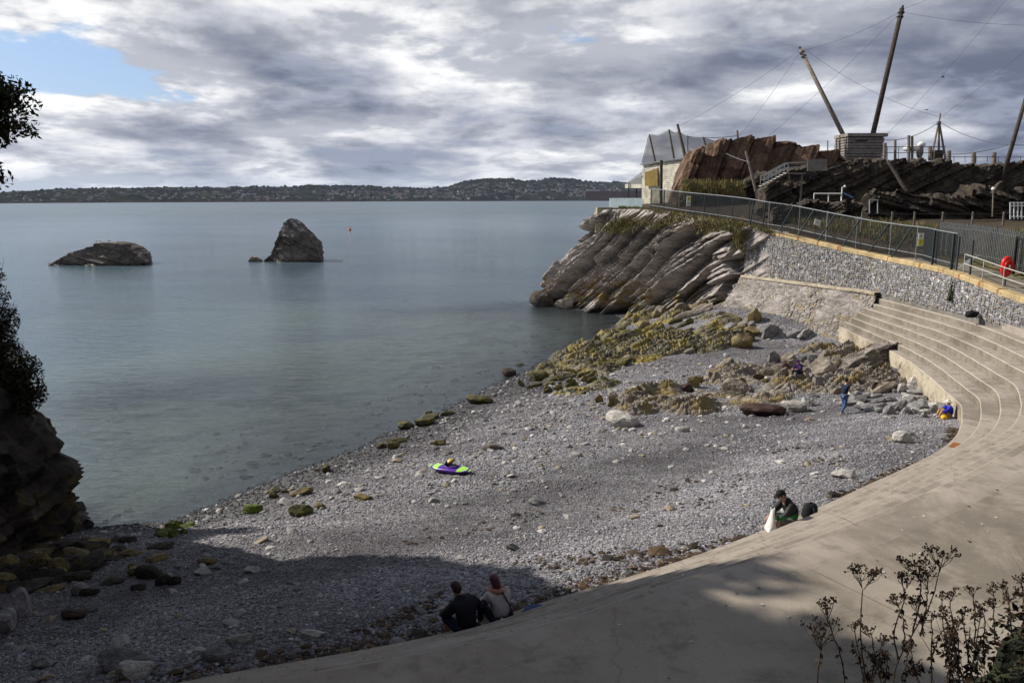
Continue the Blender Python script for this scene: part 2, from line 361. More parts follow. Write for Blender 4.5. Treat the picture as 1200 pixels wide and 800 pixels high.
# ------------------------------------------------------------------ beach and sea bed
ctl = []
def cg(px, py, z): g = G(px, py, z); ctl.append((g[0], g[1], z))
for a, b in [(190, 612), (260, 586), (330, 562), (450, 514), (540, 472), (600, 442), (650, 418), (700, 395), (728, 378), (716, 366), (660, 361)]: cg(a, b, 0)
for a, b, z in [(528, 550, 0.9), (990, 484, 1.5), (850, 540, 1.75), (700, 600, 1.75), (940, 395, 1.95), (850, 420, 1.25), (760, 430, 0.8), (300, 660, 1.6), (420, 680, 2.1), (0, 800, 2.2),
                (940, 386, 2.4), (845, 360, 2.9), (790, 368, 1.3), (0, 660, 1.2), (100, 620, 0.3), (640, 480, 0.75), (1000, 450, 1.4),
                (100, 500, -0.95), (250, 520, -0.55), (300, 480, -0.95), (430, 480, -0.55), (500, 420, -1.0), (620, 385, -0.7), (580, 345, -3), (300, 400, -2.4), (0, 400, -2.4), (300, 330, -4), (600, 300, -4), (100, 330, -4)]: cg(a, b, z)
for i in range(0, NE, 9):
    y = E[i, 1]; z = np.interp(i/NE, [0, .4, .62, .72, .78, .84, .92, 1], [2.75, 2.75, 2.65, 2.3, 1.95, 1.8, 1.85, 2.0])
    q = E[i]-nE[i]*0.3; ctl.append((q[0], q[1], z)); q = E[i]+nE[i]*3; ctl.append((q[0], q[1], z-0.1))
ctl += [(-17.5, 29, -1.2), (-25, 34, -2), (-22, 15, 2), (-40, 60, -4), (10, 110, -4), (25, 75, 2), (30, 60, 2), (32, 30, 2), (20, 90, 1)]
ctl = np.array(ctl, float)
def tps_fit(c, lam=0.02):
    n_ = len(c); d = np.linalg.norm(c[:, None, :2]-c[None, :, :2], axis=2); K = np.where(d > 0, d*d*np.log(d+1e-9), 0)+lam*np.eye(n_)*10
    Pm = np.c_[np.ones(n_), c[:, :2]]; A = np.block([[K, Pm], [Pm.T, np.zeros((3, 3))]])
    return np.linalg.solve(A, np.r_[c[:, 2], 0, 0, 0])
WT = tps_fit(ctl)
def T_exact(x, y):
    x = np.atleast_1d(np.asarray(x, float)); y = np.atleast_1d(np.asarray(y, float)); out = np.empty(len(x))
    for a in range(0, len(x), 20000):
        xs, ys = x[a:a+20000], y[a:a+20000]; d = np.hypot(xs[:, None]-ctl[:, 0], ys[:, None]-ctl[:, 1]); K = np.where(d > 0, d*d*np.log(d+1e-9), 0)
        out[a:a+20000] = K @ WT[:-3] + WT[-3] + WT[-2]*xs + WT[-1]*ys
    return np.clip(out, -4, 3.0)
_gx = np.arange(-46, 36, 0.3); _gy = np.arange(3, 132, 0.3); _X, _Y = np.meshgrid(_gx, _gy); _TG = T_exact(_X.ravel(), _Y.ravel()).reshape(_X.shape)
def T(x, y):                                       # height of the beach, from a fine table
    x = np.atleast_1d(np.asarray(x, float)); y = np.atleast_1d(np.asarray(y, float))
    fx = np.clip((x+46)/0.3, 0, len(_gx)-1.001); fy = np.clip((y-3)/0.3, 0, len(_gy)-1.001); i, j = fx.astype(int), fy.astype(int); a, b = fx-i, fy-j
    out = (_TG[j, i]*(1-a)+_TG[j, i+1]*a)*(1-b)+(_TG[j+1, i]*(1-a)+_TG[j+1, i+1]*a)*b
    p = np.stack([x, y, np.zeros(len(x))], 1)
    return out + 0.07*fbm(p*0.35, 3, 5) + 0.03*fbm(p*1.3, 2, 8)
def hit(px, py):                                   # where a line of sight meets the beach
    r = ray(px, py); t = np.linspace(5, 110, 800); q = np.array([0, 0, CAMH])+t[:, None]*r
    below = q[:, 2] < T(q[:, 0], q[:, 1]); i = int(np.argmax(below)) if below.any() else 799
    a, b = t[max(i-1, 0)], t[i]
    for _ in range(18):
        m_ = (a+b)/2; k = np.array([0, 0, CAMH])+m_*r
        if k[2] < T(k[0], k[1])[0]: b = m_
        else: a = m_
    k = np.array([0, 0, CAMH])+b*r; k[2] = T(k[0], k[1])[0]; return k, b
xs = np.linspace(-45, 34, 300); ys = np.concatenate([np.linspace(4, 45, 200), np.linspace(45.3, 130, 170)])
X, Y = np.meshgrid(xs, ys); Z = T(X.ravel(), Y.ravel())
tag(obj('beach', np.stack([X.ravel(), Y.ravel(), Z], 1), gridF(len(xs), len(ys)), 'shingle', smooth=True), kind='structure')

# sea: a single sheet to the horizon, finer near the shore
xs = np.concatenate([-np.geomspace(9000, 60, 22), np.linspace(-55, 34, 170), np.geomspace(40, 9000, 22)])
ys = np.concatenate([np.linspace(14, 95, 170), np.geomspace(97, 12000, 60)])
X, Y = np.meshgrid(xs, ys); x, y = X.ravel(), Y.ravel()
near = (x > -45) & (x < 34) & (y < 130); dep = np.full(len(x), 8.0); dep[near] = np.maximum(-T(x[near], y[near]), -0.3)
edge = np.clip((y-80)/50, 0, 1); dep = np.where(near, dep*(1-edge)+8*edge, dep)
tag(obj('sea', np.stack([x, y, np.zeros(len(x))], 1), gridF(len(xs), len(ys)), 'sea_water', smooth=True, attrs={'depth': dep}), kind='structure')

# ------------------------------------------------------------------ terrace of concrete steps
NST = 7; RISE = 0.33; LV = [3.0 + RISE*k for k in range(NST+1)]
terr = thing('stepped_terrace', (E[150][0], E[150][1], 2.0), 'long curved flight of worn beige concrete steps round the shingle beach', 'steps')
nz = fbm(np.stack([np.arange(NE)*0.21, np.zeros(NE), np.zeros(NE)], 1), 3, 3)
for k in range(NST):
    d0 = wE*k/NST; d1 = wE*(k+1)/NST
    wob = 0.02*fbm(np.stack([np.arange(NE)*0.6, np.full(NE, k*3.7), np.zeros(NE)], 1), 3, 4)
    z0 = LV[k]
    prof = [(d0-0.02*(k == 0), (z0-(2.4 if k == 0 else 0.40))), (d0, z0-0.035), (d0+0.012, z0-0.01), (d0+0.035, z0+0.0), ((d0+d1)/2, z0+0.004), (d1+0.06, z0-0.004)]
    V = []
    for d, z in prof:
        q = E + nE*(np.asarray(d)+wob)[:, None]; V.append(np.c_[q, np.full(NE, z)+wob*0.6])
    me = mesh_data('step', np.concatenate(V)-np.array(terr['_org']), gridF(NE, len(prof)))
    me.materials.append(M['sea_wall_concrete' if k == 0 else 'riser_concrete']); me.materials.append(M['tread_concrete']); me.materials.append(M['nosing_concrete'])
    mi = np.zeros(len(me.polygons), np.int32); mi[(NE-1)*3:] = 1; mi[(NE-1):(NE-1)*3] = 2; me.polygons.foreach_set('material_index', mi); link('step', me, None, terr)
for k in range(NST):                               # joints where one pour meets the next
    for i in range(40+(k*5) % 7, NE-4, 7):
        a_, b_ = E[i]+nE[i]*(wE[i]*k/NST+0.04), E[i]+nE[i]*(wE[i]*(k+1)/NST-0.01); t_ = tE[i]*0.009; obj('joint', [(*(a_-t_), LV[k]+0.0075), (*(a_+t_), LV[k]+0.0075), (*(b_+t_), LV[k]+0.0075), (*(b_-t_), LV[k]+0.0075)], [(0, 1, 2, 3)], 'riser_concrete', terr)
# the blunt far end of the flight
mb = MB(); i = NE-1
for k in range(NST):
    a = E[i]+nE[i]*wE[i]*k/NST; b = E[i]+nE[i]*(wE[i]+0.2); t2 = tE[i]
    V = [(*a, LV[k]-0.002), (*b, LV[k]-0.002), (*b, 1.2), (*a, 1.2)]; V2 = [(v[0]+t2[0]*0.25, v[1]+t2[1]*0.25, v[2]-0.01) for v in V]
    mb.add(V+V2, [(0, 1, 2, 3), (7, 6, 5, 4), (0, 4, 5, 1), (0, 3, 7, 4)])
mb.build('end_block', 'sea_wall_concrete', terr)
# promenade behind the top step
offs = [0.0, 0.7, 0.72, 3, 8, 16, 30]; V = []
for j, f in enumerate(offs):
    q = E + nE*(wE+f)[:, None]; V.append(np.c_[q, np.full(NE, LV[NST] - 0.004)])
tag(obj('promenade', np.concatenate(V), gridF(NE, len(offs)), 'promenade_concrete'), kind='structure')
# kerb strip along the top of the steps
V = []
for d, z in [(-0.012, LV[NST]-0.40), (-0.012, LV[NST]-0.02), (0.01, LV[NST]+0.006), (0.60, LV[NST]+0.004), (0.70, LV[NST]-0.0035)]:
    V.append(np.c_[E+nE*(wE+d)[:, None], np.full(NE, z)])
tag(obj('kerb_strip', np.concatenate(V), gridF(NE, 5), 'tread_concrete'), kind='structure')

for k in (62, 84, 104, 122, 138):                  # joints between the promenade slabs
    a_ = E[k]+nE[k]*(wE[k]+0.7); b_ = E[k]+nE[k]*(wE[k]+9); t_ = tE[k]*0.012; tag(obj('joint', [(*(a_-t_), LV[NST]+0.0015), (*(a_+t_), LV[NST]+0.0015), (*(b_+t_), LV[NST]+0.0015), (*(b_-t_), LV[NST]+0.0015)], [(0, 1, 2, 3)], 'riser_concrete', bpy.data.objects['promenade']))
# ------------------------------------------------------------------ rubble retaining wall
W_pts = [(P(877, 265, 62)), (P(985, 290, 54)), (P(1035, 301, 50.7)), (P(1109, 317, 43.8)), (P(1200, 350, 37.3)), np.array([24.6, 30, 6.35]), np.array([24.0, 22, 6.2]), np.array([22.5, 14, 6.1])]
WL = crom(W_pts, 160); tW = np.gradient(WL[:, :2], axis=0); tW /= np.linalg.norm(tW, axis=1)[:, None]; nW = np.stack([-tW[:, 1], tW[:, 0]], 1)
nW = np.where((nW @ np.array([1.0, 0.2]))[:, None] < 0, -nW, nW)       # inland
def wall_pt(px):                                   # index on the wall top nearest to a photo column
    d = WL[:, 1]*cp + (CAMH-WL[:, 2])*sp; return int(np.argmin(np.abs(600+FPX*WL[:, 0]/d-px)))
wall = thing('retaining_wall', (*WL[60][:2], 5.2), 'grey rubble stone retaining wall with pale sandstone coping above the steps', 'wall')
rows = [(0.0, 0.0), (0.0, -0.05)]; NW = 160; V = []
for f in np.linspace(0, 1, 8):
    z = WL[:, 2]*(1-f)+4.9*f; V.append(np.c_[WL[:, :2]-nW*(0.10*f), z])
obj('mortar_face', np.concatenate(V), gridF(NW, 8), plain('mortar', (0.15, 0.14, 0.125), 0.95, 0.35, 3.0, bump=0.5, bdist=0.03), wall)
colmat('wall_stone', 0.85, 0.5, 25)
def stones_on(name, A, B, parent, sw, sh, jit, palette, seed, proud=0.07, mat='wall_stone'):
    # irregular stones bedded in courses on the ruled surface between rows A (top) and B (bottom)
    rg = np.random.default_rng(seed); IV, IF = ICO[1]; n_ = len(A); L = np.r_[0, np.cumsum(np.linalg.norm(np.diff(A, axis=0), axis=1))]
    Vs, Fs, Cs = [], [], []; base = 0; H = np.linalg.norm(A-B, axis=1)
    sp_ = 0.0
    while sp_ < L[-1]:
        a = np.array([np.interp(sp_, L, A[:, k]) for k in range(3)]); b = np.array([np.interp(sp_, L, B[:, k]) for k in range(3)])
        h = np.linalg.norm(a-b); tt = np.array([np.interp(min(sp_+0.3, L[-1]), L, A[:, k]) for k in range(3)])-np.array([np.interp(max(sp_-0.3, 0), L, A[:, k]) for k in range(3)])
        tt /= np.linalg.norm(tt); up_ = (a-b)/max(h, 1e-6); nn = np.cross(tt, up_); nn /= np.linalg.norm(nn)
        if nn @ (np.array([0, 0, CAMH])-a) < 0: nn = -nn
        v = rg.uniform(0, sh)
        while v < h:
            r_ = rg.uniform(0.55, 1.25); w_ = sw*r_*0.62; hh_ = sh*rg.uniform(0.6, 1.2)*0.60
            c = a-up_*v+tt*rg.normal(0, jit); q = IV*(1+rg.uniform(-0.28, 0.28, (len(IV), 1))); q = np.sign(q)*np.abs(q)**0.75
            ang = rg.normal(0, 0.25); ca, sa = math.cos(ang), math.sin(ang)
            qx = q[:, 0]*w_; qy = q[:, 1]*hh_; qz = q[:, 2]*proud*rg.uniform(0.6, 1.5)
            Vs.append(c+np.outer(qx*ca-qy*sa, tt)+np.outer(qx*sa+qy*ca, up_)+np.outer(qz, nn)); Fs.append(IF+base); base += len(IV)
            pc = np.array(palette[rg.choice(len(palette), p=[p_[1] for p_ in palette])][0])*rg.uniform(0.7, 1.3); Cs.append(np.tile(pc, (len(IV), 1)))
            v += sh*rg.uniform(0.8, 1.15)
        sp_ += sw*rg.uniform(0.8, 1.1)
    o = obj(name, np.concatenate(Vs), np.concatenate(Fs), mat, parent, False, np.concatenate(Cs)); o['kind'] = 'stuff'; return o
PAL = [((0.185, 0.18, 0.185), .46), ((0.26, 0.25, 0.248), .30), ((0.40, 0.39, 0.375), .06), ((0.215, 0.18, 0.14), .12), ((0.11, 0.11, 0.115), .06)]
B0 = np.c_[WL[:, :2]-nW*0.10, np.full(NW, 5.25)]
vis = slice(0, 116)
stones_on('rubble_stones', WL[vis]-np.array([0, 0, 0.05]), B0[vis], wall, 0.185, 0.15, 0.03, PAL, 21, 0.05)
# sandstone coping blocks, each its own piece
plain('coping_stone', (0.40, 0.30, 0.155), 0.9, 0.3, 1.2, bump=0.4); plain('rust_stain', (0.28, 0.11, 0.035), 0.9, 0.3, 3.0)
Lw = np.r_[0, np.cumsum(np.linalg.norm(np.diff(WL, axis=0), axis=1))]
def wl(s_): return np.array([np.interp(s_, Lw, WL[:, k]) for k in range(3)])
def wn(s_): q = np.array([np.interp(s_, Lw, nW[:, k]) for k in range(2)]); return np.array([*(q/np.linalg.norm(q)), 0])
s_ = 0.0
rgc = random.Random(3)
while s_ < Lw[-1]-1:
    l = rgc.uniform(1.0, 1.7); a, b = wl(s_+0.012), wl(s_+l-0.012); na = wn(s_+l/2); mb = MB(); dz = rgc.uniform(-0.012, 0.012)
    q = [(-0.06, -0.20), (-0.06, 0.03), (-0.02, 0.07), (0.42, 0.07), (0.42, -0.20)]; V = []
    for e in (a, b):
        for d, z in q: V.append(e+na*d+np.array([0, 0, z+dz]))
    mb.add(V, [(0, 1, 6, 5), (1, 2, 7, 6), (2, 3, 8, 7), (3, 4, 9, 8), (4, 3, 2, 1, 0), (5, 6, 7, 8, 9)]); mb.build('coping_block', 'coping_stone', wall); s_ += l
# ledge and battered base west of the steps
ki = wall_pt(1038)
ledge = []
sl = WL[:ki+1]; nl = nW[:ki+1]; C0 = np.c_[sl[:, :2]-nl*0.10, np.full(ki+1, 5.35)]
V = []
for d, z in [(-0.02, 5.2), (-0.45, 5.2), (-0.45, 5.33), (-0.42, 5.36), (0.05, 5.38)]: V.append(np.c_[sl[:, :2]+nl*d-nl*0.10, np.full(ki+1, z)])
obj('ledge', np.concatenate(V), gridF(ki+1, 5), 'sea_wall_concrete', wall)
ft = np.interp(np.linspace(0, 1, ki+1), [0, 1], [2.4, 1.2]); fz = np.interp(np.linspace(0, 1, ki+1), [0, 1], [2.2, 1.5])
A1 = np.c_[sl[:, :2]-nl*0.42, np.full(ki+1, 5.22)]; B1 = np.c_[sl[:, :2]-nl*(0.42+ft)[:, None], fz]
V = [A1*(1-f)+B1*f for f in np.linspace(0, 1, 10)]
VV = np.concatenate(V); dn = np.tile(np.c_[-nl, np.full(ki+1, 0.4)], (10, 1)); VV = VV+dn*(0.12*fbm(VV*0.8, 4, 9))[:, None]
obj('battered_base', VV, gridF(ki+1, 10), 'limestone', wall, True)
PAL2 = [((0.20, 0.182, 0.162), .5), ((0.26, 0.235, 0.205), .25), ((0.15, 0.135, 0.12), .15), ((0.20, 0.15, 0.075), .10)]
stones_on('base_stones', A1+(B1-A1)*0.02, A1+(B1-A1)*0.85, wall, 0.30, 0.20, 0.08, PAL2, 22, 0.025)

# ------------------------------------------------------------------ layered sea cliff below the fence
def strata(p, seed, dip=(R(-40), R(18)), thick=(0.95, 0.34), length=(4.2, 1.7), strike=0.0):
    # rotated so that beds dip; each bed breaks into blocks, every block set back or proud of its neighbours
    cy, sy = math.cos(dip[0]), math.sin(dip[0]); xs_, ys_ = p[:, 0]*math.cos(strike)-p[:, 1]*math.sin(strike), p[:, 0]*math.sin(strike)+p[:, 1]*math.cos(strike)
    u_ = xs_*cy - p[:, 2]*sy; w = xs_*sy + p[:, 2]*cy
    cz, sz = math.cos(dip[1]), math.sin(dip[1]); u2 = u_*cz - ys_*sz; v2 = u_*sz + ys_*cz; out = []
    for k in range(2):
        ph = w/thick[k]+0.30*fbm(p*0.12, 2, seed+5)/thick[k]+0.06*fbm(p*0.9, 2, seed+15+k); li = np.floor(ph); fr_ = ph-li
        z0 = np.zeros(len(p), np.int64); lo = hsh(li.astype(np.int64), z0, z0, seed+20+k)
        uu = u2/length[k]*(0.6+0.8*lo)+lo*7.3+0.15*fbm(p*0.8, 2, seed+25+k); ub = np.floor(uu); vv = v2/(length[k]*0.9)+lo*3.1; vb = np.floor(vv)
        val = hsh(li.astype(np.int64), ub.astype(np.int64), vb.astype(np.int64), seed+30+k); fu = uu-ub
        e = np.minimum(np.minimum(fr_, 1-fr_)*thick[k], np.minimum(fu, 1-fu)*length[k]*0.8)
        out.append((val-0.5-0.60*(fr_-0.5), e))
    return out[0][0], out[1][0], out[0][1]*2.0, out[1][1]*4.0
def loft(rows, nu, seed, amp1, amp2, noise=0.25, dirfn=None, taper=None):
    # rows: list of plan curves (n,3); displaced along the surface normal by blocky strata
    R_ = np.array([crom(r, nu) for r in rows]); nv = len(rows)
    P0 = R_.reshape(-1, 3); du = np.gradient(R_, axis=1); dv = np.gradient(R_, axis=0); N_ = np.cross(du, dv).reshape(-1, 3); N_ /= np.linalg.norm(N_, axis=1)[:, None]+1e-9
    return P0, N_
cb_ = [np.array([9, 100, -1.0]), np.array([3.6, 90, -1.0]), G(634, 357, -0.4), G(680, 366, -0.4), G(722, 369, -0.2), G(780, 372, 0.6), G(830, 364, 1.6), np.array([18.2, 62.5, 2.0]), np.array([20.5, 58.5, 2.0])]
ct_ = [np.array([12.5, 101, 10.4]), P(699, 247, 92), P(703, 247, 86), P(722, 245, 83.5), P(745, 245, 81), P(775, 247, 77), P(820, 254, 70), P(866, 264, 62.6), np.array([20.5, 59, 8.9])]
cb_, ct_ = np.array(cb_), np.array(ct_)
prof = [(0, 0), (.10, .03), (.2, .10), (.3, .24), (.4, .44), (.5, .62), (.62, .78), (.75, .89), (.88, .95), (1, 1.0)]
fz_ = np.array([p_[0] for p_ in prof]); fh_ = np.array([p_[1] for p_ in prof]); nv = 190; nu = 420
U0, U1 = crom(cb_, nu), crom(ct_, nu); rows_ = []
for f in np.linspace(0, 1, nv):
    h = np.interp(f, fz_, fh_); q = U0*(1-h)+U1*h; q[:, 2] = U0[:, 2]*(1-f)+U1[:, 2]*f; rows_.append(q)
Rr = np.array(rows_); du = np.gradient(Rr, axis=1); dv = np.gradient(Rr, axis=0); Nn = np.cross(du, dv).reshape(-1, 3); Nn /= np.linalg.norm(Nn, axis=1)[:, None]
P0 = Rr.reshape(-1, 3)
if (Nn[:, 1].mean()) > 0: Nn = -Nn
c1, c2, e1, e2 = strata(P0, 31, (R(-43), R(0)), (1.15, 0.40), (7.5, 3.2), R(11)); fade = np.clip((1-np.repeat(np.linspace(0, 1, nv), nu))*8, 0.12, 1)
uf = np.tile(np.clip((1-np.linspace(0, 1, nu))/0.12-0.22, 0.0, 1), nv); D = (2.0*c1 + 0.55*c2 + 0.6*fbm(P0*0.20, 2, 33) + 0.08*vnoise(P0*2.6, 35) - 0.45*np.clip(1-e1*8, 0, 1) - 0.15*np.clip(1-e2*8, 0, 1))*fade*uf
tag(obj('sea_cliff', P0+Nn*D[:, None], gridF(nu, nv), 'limestone'), kind='structure')

# ------------------------------------------------------------------ dark headland on the near side of the cove
hb = np.array([(-27, 2, 2.0), (-19, 5.5, 2.0), (-15.2, 9.5, 2.0), (-14.5, 15, 1.6), (-14.35, 20.7, 0.9), (-14.4, 25.3, -0.2), (-16.8, 28.5, -1), (-24, 31, -1.5), (-40, 33, -2), (-70, 34, -2)], float)
ht = np.array([(-27, -3, 15.5), (-23, 0, 15.5), (-20.5, 8, 15.5), (-20, 14, 15.2), (-19.6, 18.5, 14.5), (-19.6, 23.6, 13.5), (-21.3, 26.0, 13), (-26, 27.2, 13), (-40, 26, 13), (-70, 26, 13)], float)
prof = [(0, 0), (.05, .03), (.12, .10), (.22, .20), (.32, .25), (.40, .34), (.55, .56), (.75, .80), (1, 1)]
fz_ = np.array([p_[0] for p_ in prof]); fh_ = np.array([p_[1] for p_ in prof]); nv = 110; nu = 300
U0, U1 = crom(hb, nu), crom(ht, nu); rows_ = []
for f in np.linspace(0, 1, nv):
    h = np.interp(f, fz_, fh_); q = U0*(1-h)+U1*h; q[:, 2] = U0[:, 2]*(1-f)+U1[:, 2]*f; rows_.append(q)
inl = np.array([-1.0, -0.35, 0])
for d in (2, 6, 15, 40): rows_.append(U1+inl*d+np.array([0, 0, 0.08*d]))
Rr = np.array(rows_); nv2 = len(rows_); du = np.gradient(Rr, axis=1); dv = np.gradient(Rr, axis=0); Nn = np.cross(du, dv).reshape(-1, 3); Nn /= np.linalg.norm(Nn, axis=1)[:, None]
if Nn[:, 0].mean() < 0: Nn = -Nn
P0 = Rr.reshape(-1, 3); c1, c2, e1, e2 = strata(P0*1.1, 41, (R(20), R(30))); hf = np.repeat(np.r_[np.linspace(0, 1, nv), np.ones(4)], nu); fade = np.clip(1.1-hf*1.6, 0.25, 1)
D = (0.55*c1+0.22*c2+1.0*fbm(P0*0.40, 3, 43)+0.45*fbm(P0*1.1, 4, 44)-0.25*np.clip(1-e1*8, 0, 1))*fade
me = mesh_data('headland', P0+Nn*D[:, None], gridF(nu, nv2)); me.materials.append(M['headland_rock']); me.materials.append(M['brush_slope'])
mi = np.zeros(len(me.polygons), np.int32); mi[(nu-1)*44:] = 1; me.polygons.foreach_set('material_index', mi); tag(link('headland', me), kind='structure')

# ------------------------------------------------------------------ bank under the viewpoint
xs = np.linspace(-24, 26, 200); ys = np.concatenate([np.linspace(-25, -1, 30), np.linspace(-0.8, 7, 110)])
X, Y = np.meshgrid(xs, ys); x, y = X.ravel(), Y.ravel()
brink = np.interp(x, [-24, -8, 0, 0.9, 1.5, 2.2, 4, 10, 26], [6.5, 3.0, 1.5, 1.7, 2.5, 3.05, 3.7, 5, 6])
top = np.interp(x, [-24, -8, 0, 1.2, 2.0, 3, 26], [15, 10.6, 9.6, 9.50, 9.72, 9.95, 11.2])
h = np.clip((y-brink)/1.1, 0, 1); z = top*(1-h**0.8)+4.6*h**0.8 + (1-h)*0.10*fbm(np.stack([x, y, x*0], 1)*1.8, 4, 51) - 0.02*np.clip(-y, 0, 30)*0
z = z+np.clip(-y-2.5, 0, 22)*0.85  # unseen slope behind the viewpoint, raised to block sky light from the foreground
tag(obj('hillside', np.stack([x, y, z], 1), gridF(len(xs), len(ys)), 'brush_slope', smooth=True), kind='structure')

# ------------------------------------------------------------------ ground behind the wall and cliff
g_pts = [np.array([12.5, 101, 10.4]), P(700, 246, 93), P(712, 245, 86), P(745, 244, 81.6), P(800, 252, 73)] + W_pts
GL = crom(g_pts, 220); tG = np.gradient(GL[:, :2], axis=0); tG /= np.linalg.norm(tG, axis=1)[:, None]; nG = np.stack([-tG[:, 1], tG[:, 0]], 1)
nG = np.where((nG @ np.array([1.0, 0.1]))[:, None] < 0, -nG, nG)
V = []
GTGT = np.interp(GL[:, 1], [20, 46, 52, 60, 75, 100], [9.7, 9.7, 9.0, 9.7, 10.4, 10.6])
fl_ = np.clip((GL[:, 1]-20)/20, 0, 1)
offs = [0.02, 0.3, 2.6, 2.7, 4.2, 7, 11, 18, 30, 60]
for d in offs:
    q = GL[:, :2]+nG*d; rise = np.interp(d, [0, 2.6, 2.7, 4.2, 7, 11, 18, 60], [0.02, 0.02, 0.08, 0.5, 0.75, 0.9, 1.0, 1.2]); zz = GL[:, 2]*(1-np.clip((d-3)/9, 0, 1))+GTGT*np.clip((d-3)/9, 0, 1)
    V.append(np.c_[q, np.maximum(GL[:, 2], zz)*1.0 + rise*0.6])
me = mesh_data('enclosure_ground', np.concatenate(V), gridF(220, len(offs)), smooth=False); me.materials.append(M['walkway_concrete']); me.materials.append(M['dry_grass']); me.materials.append(M['soil'])
mi = np.zeros(len(me.polygons), np.int32); mi[219*2:] = 1; mi[219*6:] = 2; colY = np.tile((GL[:-1, 1]+GL[1:, 1])/2, len(offs)-1); mi[(colY > 50) & (np.arange(len(mi)) >= 219)] = 2; me.polygons.foreach_set('material_index', mi); tag(link('enclosure_ground', me), kind='structure')

# ------------------------------------------------------------------ far shore
hp = [(-260, 226), (0, 226.5), (40, 224), (70, 222), (160, 221), (300, 220), (400, 219), (450, 221), (495, 222.5), (530, 219), (545, 214), (570, 211), (600, 211.5), (614, 215), (640, 211.5), (655, 210.5), (690, 214), (760, 215), (900, 218), (1300, 222)]
hpx = np.linspace(-260, 1300, 620); rng_ = np.interp(hpx, [-260, 0, 350, 700, 1300], [1900, 2000, 3000, 4500, 5200])
tpy = np.interp(hpx, [a for a, b in hp], [b for a, b in hp]) - 1.2*np.abs(vnoise(np.stack([hpx*0.11, hpx*0, hpx*0], 1), 61)) - 0.5*np.abs(vnoise(np.stack([hpx*0.6, hpx*0, hpx*0], 1), 62))
NR = 16; V = []
shore_lo = 233.0
for j, f in enumerate(np.linspace(0, 1, NR)):
    dd = rng_*(1+0.22*f); zr = np.array([P(a, b, d*1.22)[2] for a, b, d in zip(hpx, tpy, rng_)])
    xx = (hpx-600)/FPX*dd*cp; 
    z = zr*np.interp(f, [0, 0.02, .3, .6, 1], [-0.02, .10, .42, .70, 1]); z = z+ (0.10*zr*fbm(np.stack([hpx*0.05, np.full(len(hpx), f*5), hpx*0], 1), 3, 63) if 0 < f < 1 else 0)
    if f == 0: z = np.full(len(hpx), -1.0)
    V.append(np.stack([xx, dd, z], 1))
HV = np.array(V)
def hill_mat():
    m, t, b, o = newmat('far_hill'); p = t.pos()
    f = t.noise(p, 0.006, 6, 0.7); c = t.ramp(f, [(0.4, (0.012, 0.015, 0.017)), (0.55, (0.022, 0.027, 0.025)), (0.70, (0.05, 0.058, 0.038))])
    g = t.noise(p, 0.03, 4, 0.7); c = t.mix(1.0, c, t.ramp(g, [(0.3, 0.5), (0.7, 1.4)]), 'MULTIPLY')
    z = t.add('ShaderNodeSeparateXYZ'); t.l.new(p, z.inputs[0]); c = t.mix(t.range(z.outputs[2], 3, 9, 0.4, 0.0), c, (0.07, 0.05, 0.045, 1))
    t.set(b.inputs['Base Color'], c); b.inputs['Roughness'].default_value = 0.95; b.inputs['Specular IOR Level'].default_value = 0.0
hill_mat()
tag(obj('far_hills', HV.reshape(-1, 3), gridF(len(hpx), NR), 'far_hill', smooth=True), kind='structure')
# ------------------------------------------------------------------ boulders, reef and shingle
rockmat('boulder_grey', (0.13, 0.125, 0.125), (0.235, 0.225, 0.22), (0.33, 0.315, 0.30), 1.6, wet=0.15, bd=0.05, objco=True)
rockmat('boulder_pale', (0.26, 0.245, 0.225), (0.39, 0.37, 0.335), (0.52, 0.495, 0.455), 1.5, wet=0.1, bd=0.05, objco=True)
rockmat('boulder_tan', (0.13, 0.105, 0.078), (0.24, 0.205, 0.165), (0.34, 0.30, 0.25), 1.6, None, None, wet=0.15, bd=0.06, objco=True)
rockmat('boulder_ochre', (0.085, 0.066, 0.034), (0.19, 0.152, 0.078), (0.30, 0.25, 0.14), 1.8, (0.23, 0.17, 0.05), None, wet=0.2, bd=0.06, objco=True)
rockmat('boulder_olive', (0.030, 0.030, 0.013), (0.085, 0.078, 0.032), (0.17, 0.15, 0.07), 1.8, (0.14, 0.13, 0.03), None, wet=0.25, bd=0.06, objco=True)
rockmat('boulder_green', (0.035, 0.045, 0.010), (0.085, 0.11, 0.018), (0.15, 0.18, 0.035), 2.5, (0.14, 0.20, 0.02), None, wet=None, bd=0.04, objco=True)
rockmat('boulder_red', (0.030, 0.017, 0.014), (0.068, 0.038, 0.031), (0.11, 0.07, 0.055), 1.4, wet=None, bd=0.05, objco=True)
rockmat('boulder_dark', (0.020, 0.017, 0.013), (0.050, 0.042, 0.032), (0.09, 0.078, 0.06), 1.6, wet=0.1, bd=0.06, objco=True)

def rock_shape(seed, sub=3, planes=14, flat=1.0, round_=0.04):
    rg = np.random.default_rng(seed); V, F = ICO[sub]; N_ = rg.normal(size=(planes, 3)); N_ /= np.linalg.norm(N_, axis=1)[:, None]
    d = rg.uniform(0.62, 1.0, planes); dots = V @ N_.T; r = np.where(dots > 0.05, d/np.maximum(dots, 0.05), 9).min(1); r = np.minimum(r, 1.25)
    r = r*(1-round_)+round_*0.95
    r = r*(1+0.10*fbm(V*2.2+seed, 3, seed)+0.04*fbm(V*6+seed, 2, seed+3)); return V*r[:, None], F
PROTO = []
for k in range(12):
    V, F = rock_shape(100+k, 2, 8 + k % 5); V /= np.abs(V).max(0); PROTO.append(mesh_data('rock', V, F))
PROTO3 = []
for k in range(10):
    V, F = rock_shape(300+k, 3, 9+k % 5); V /= np.abs(V).max(0); PROTO3.append(mesh_data('boulder', V, F))
_mm = {}
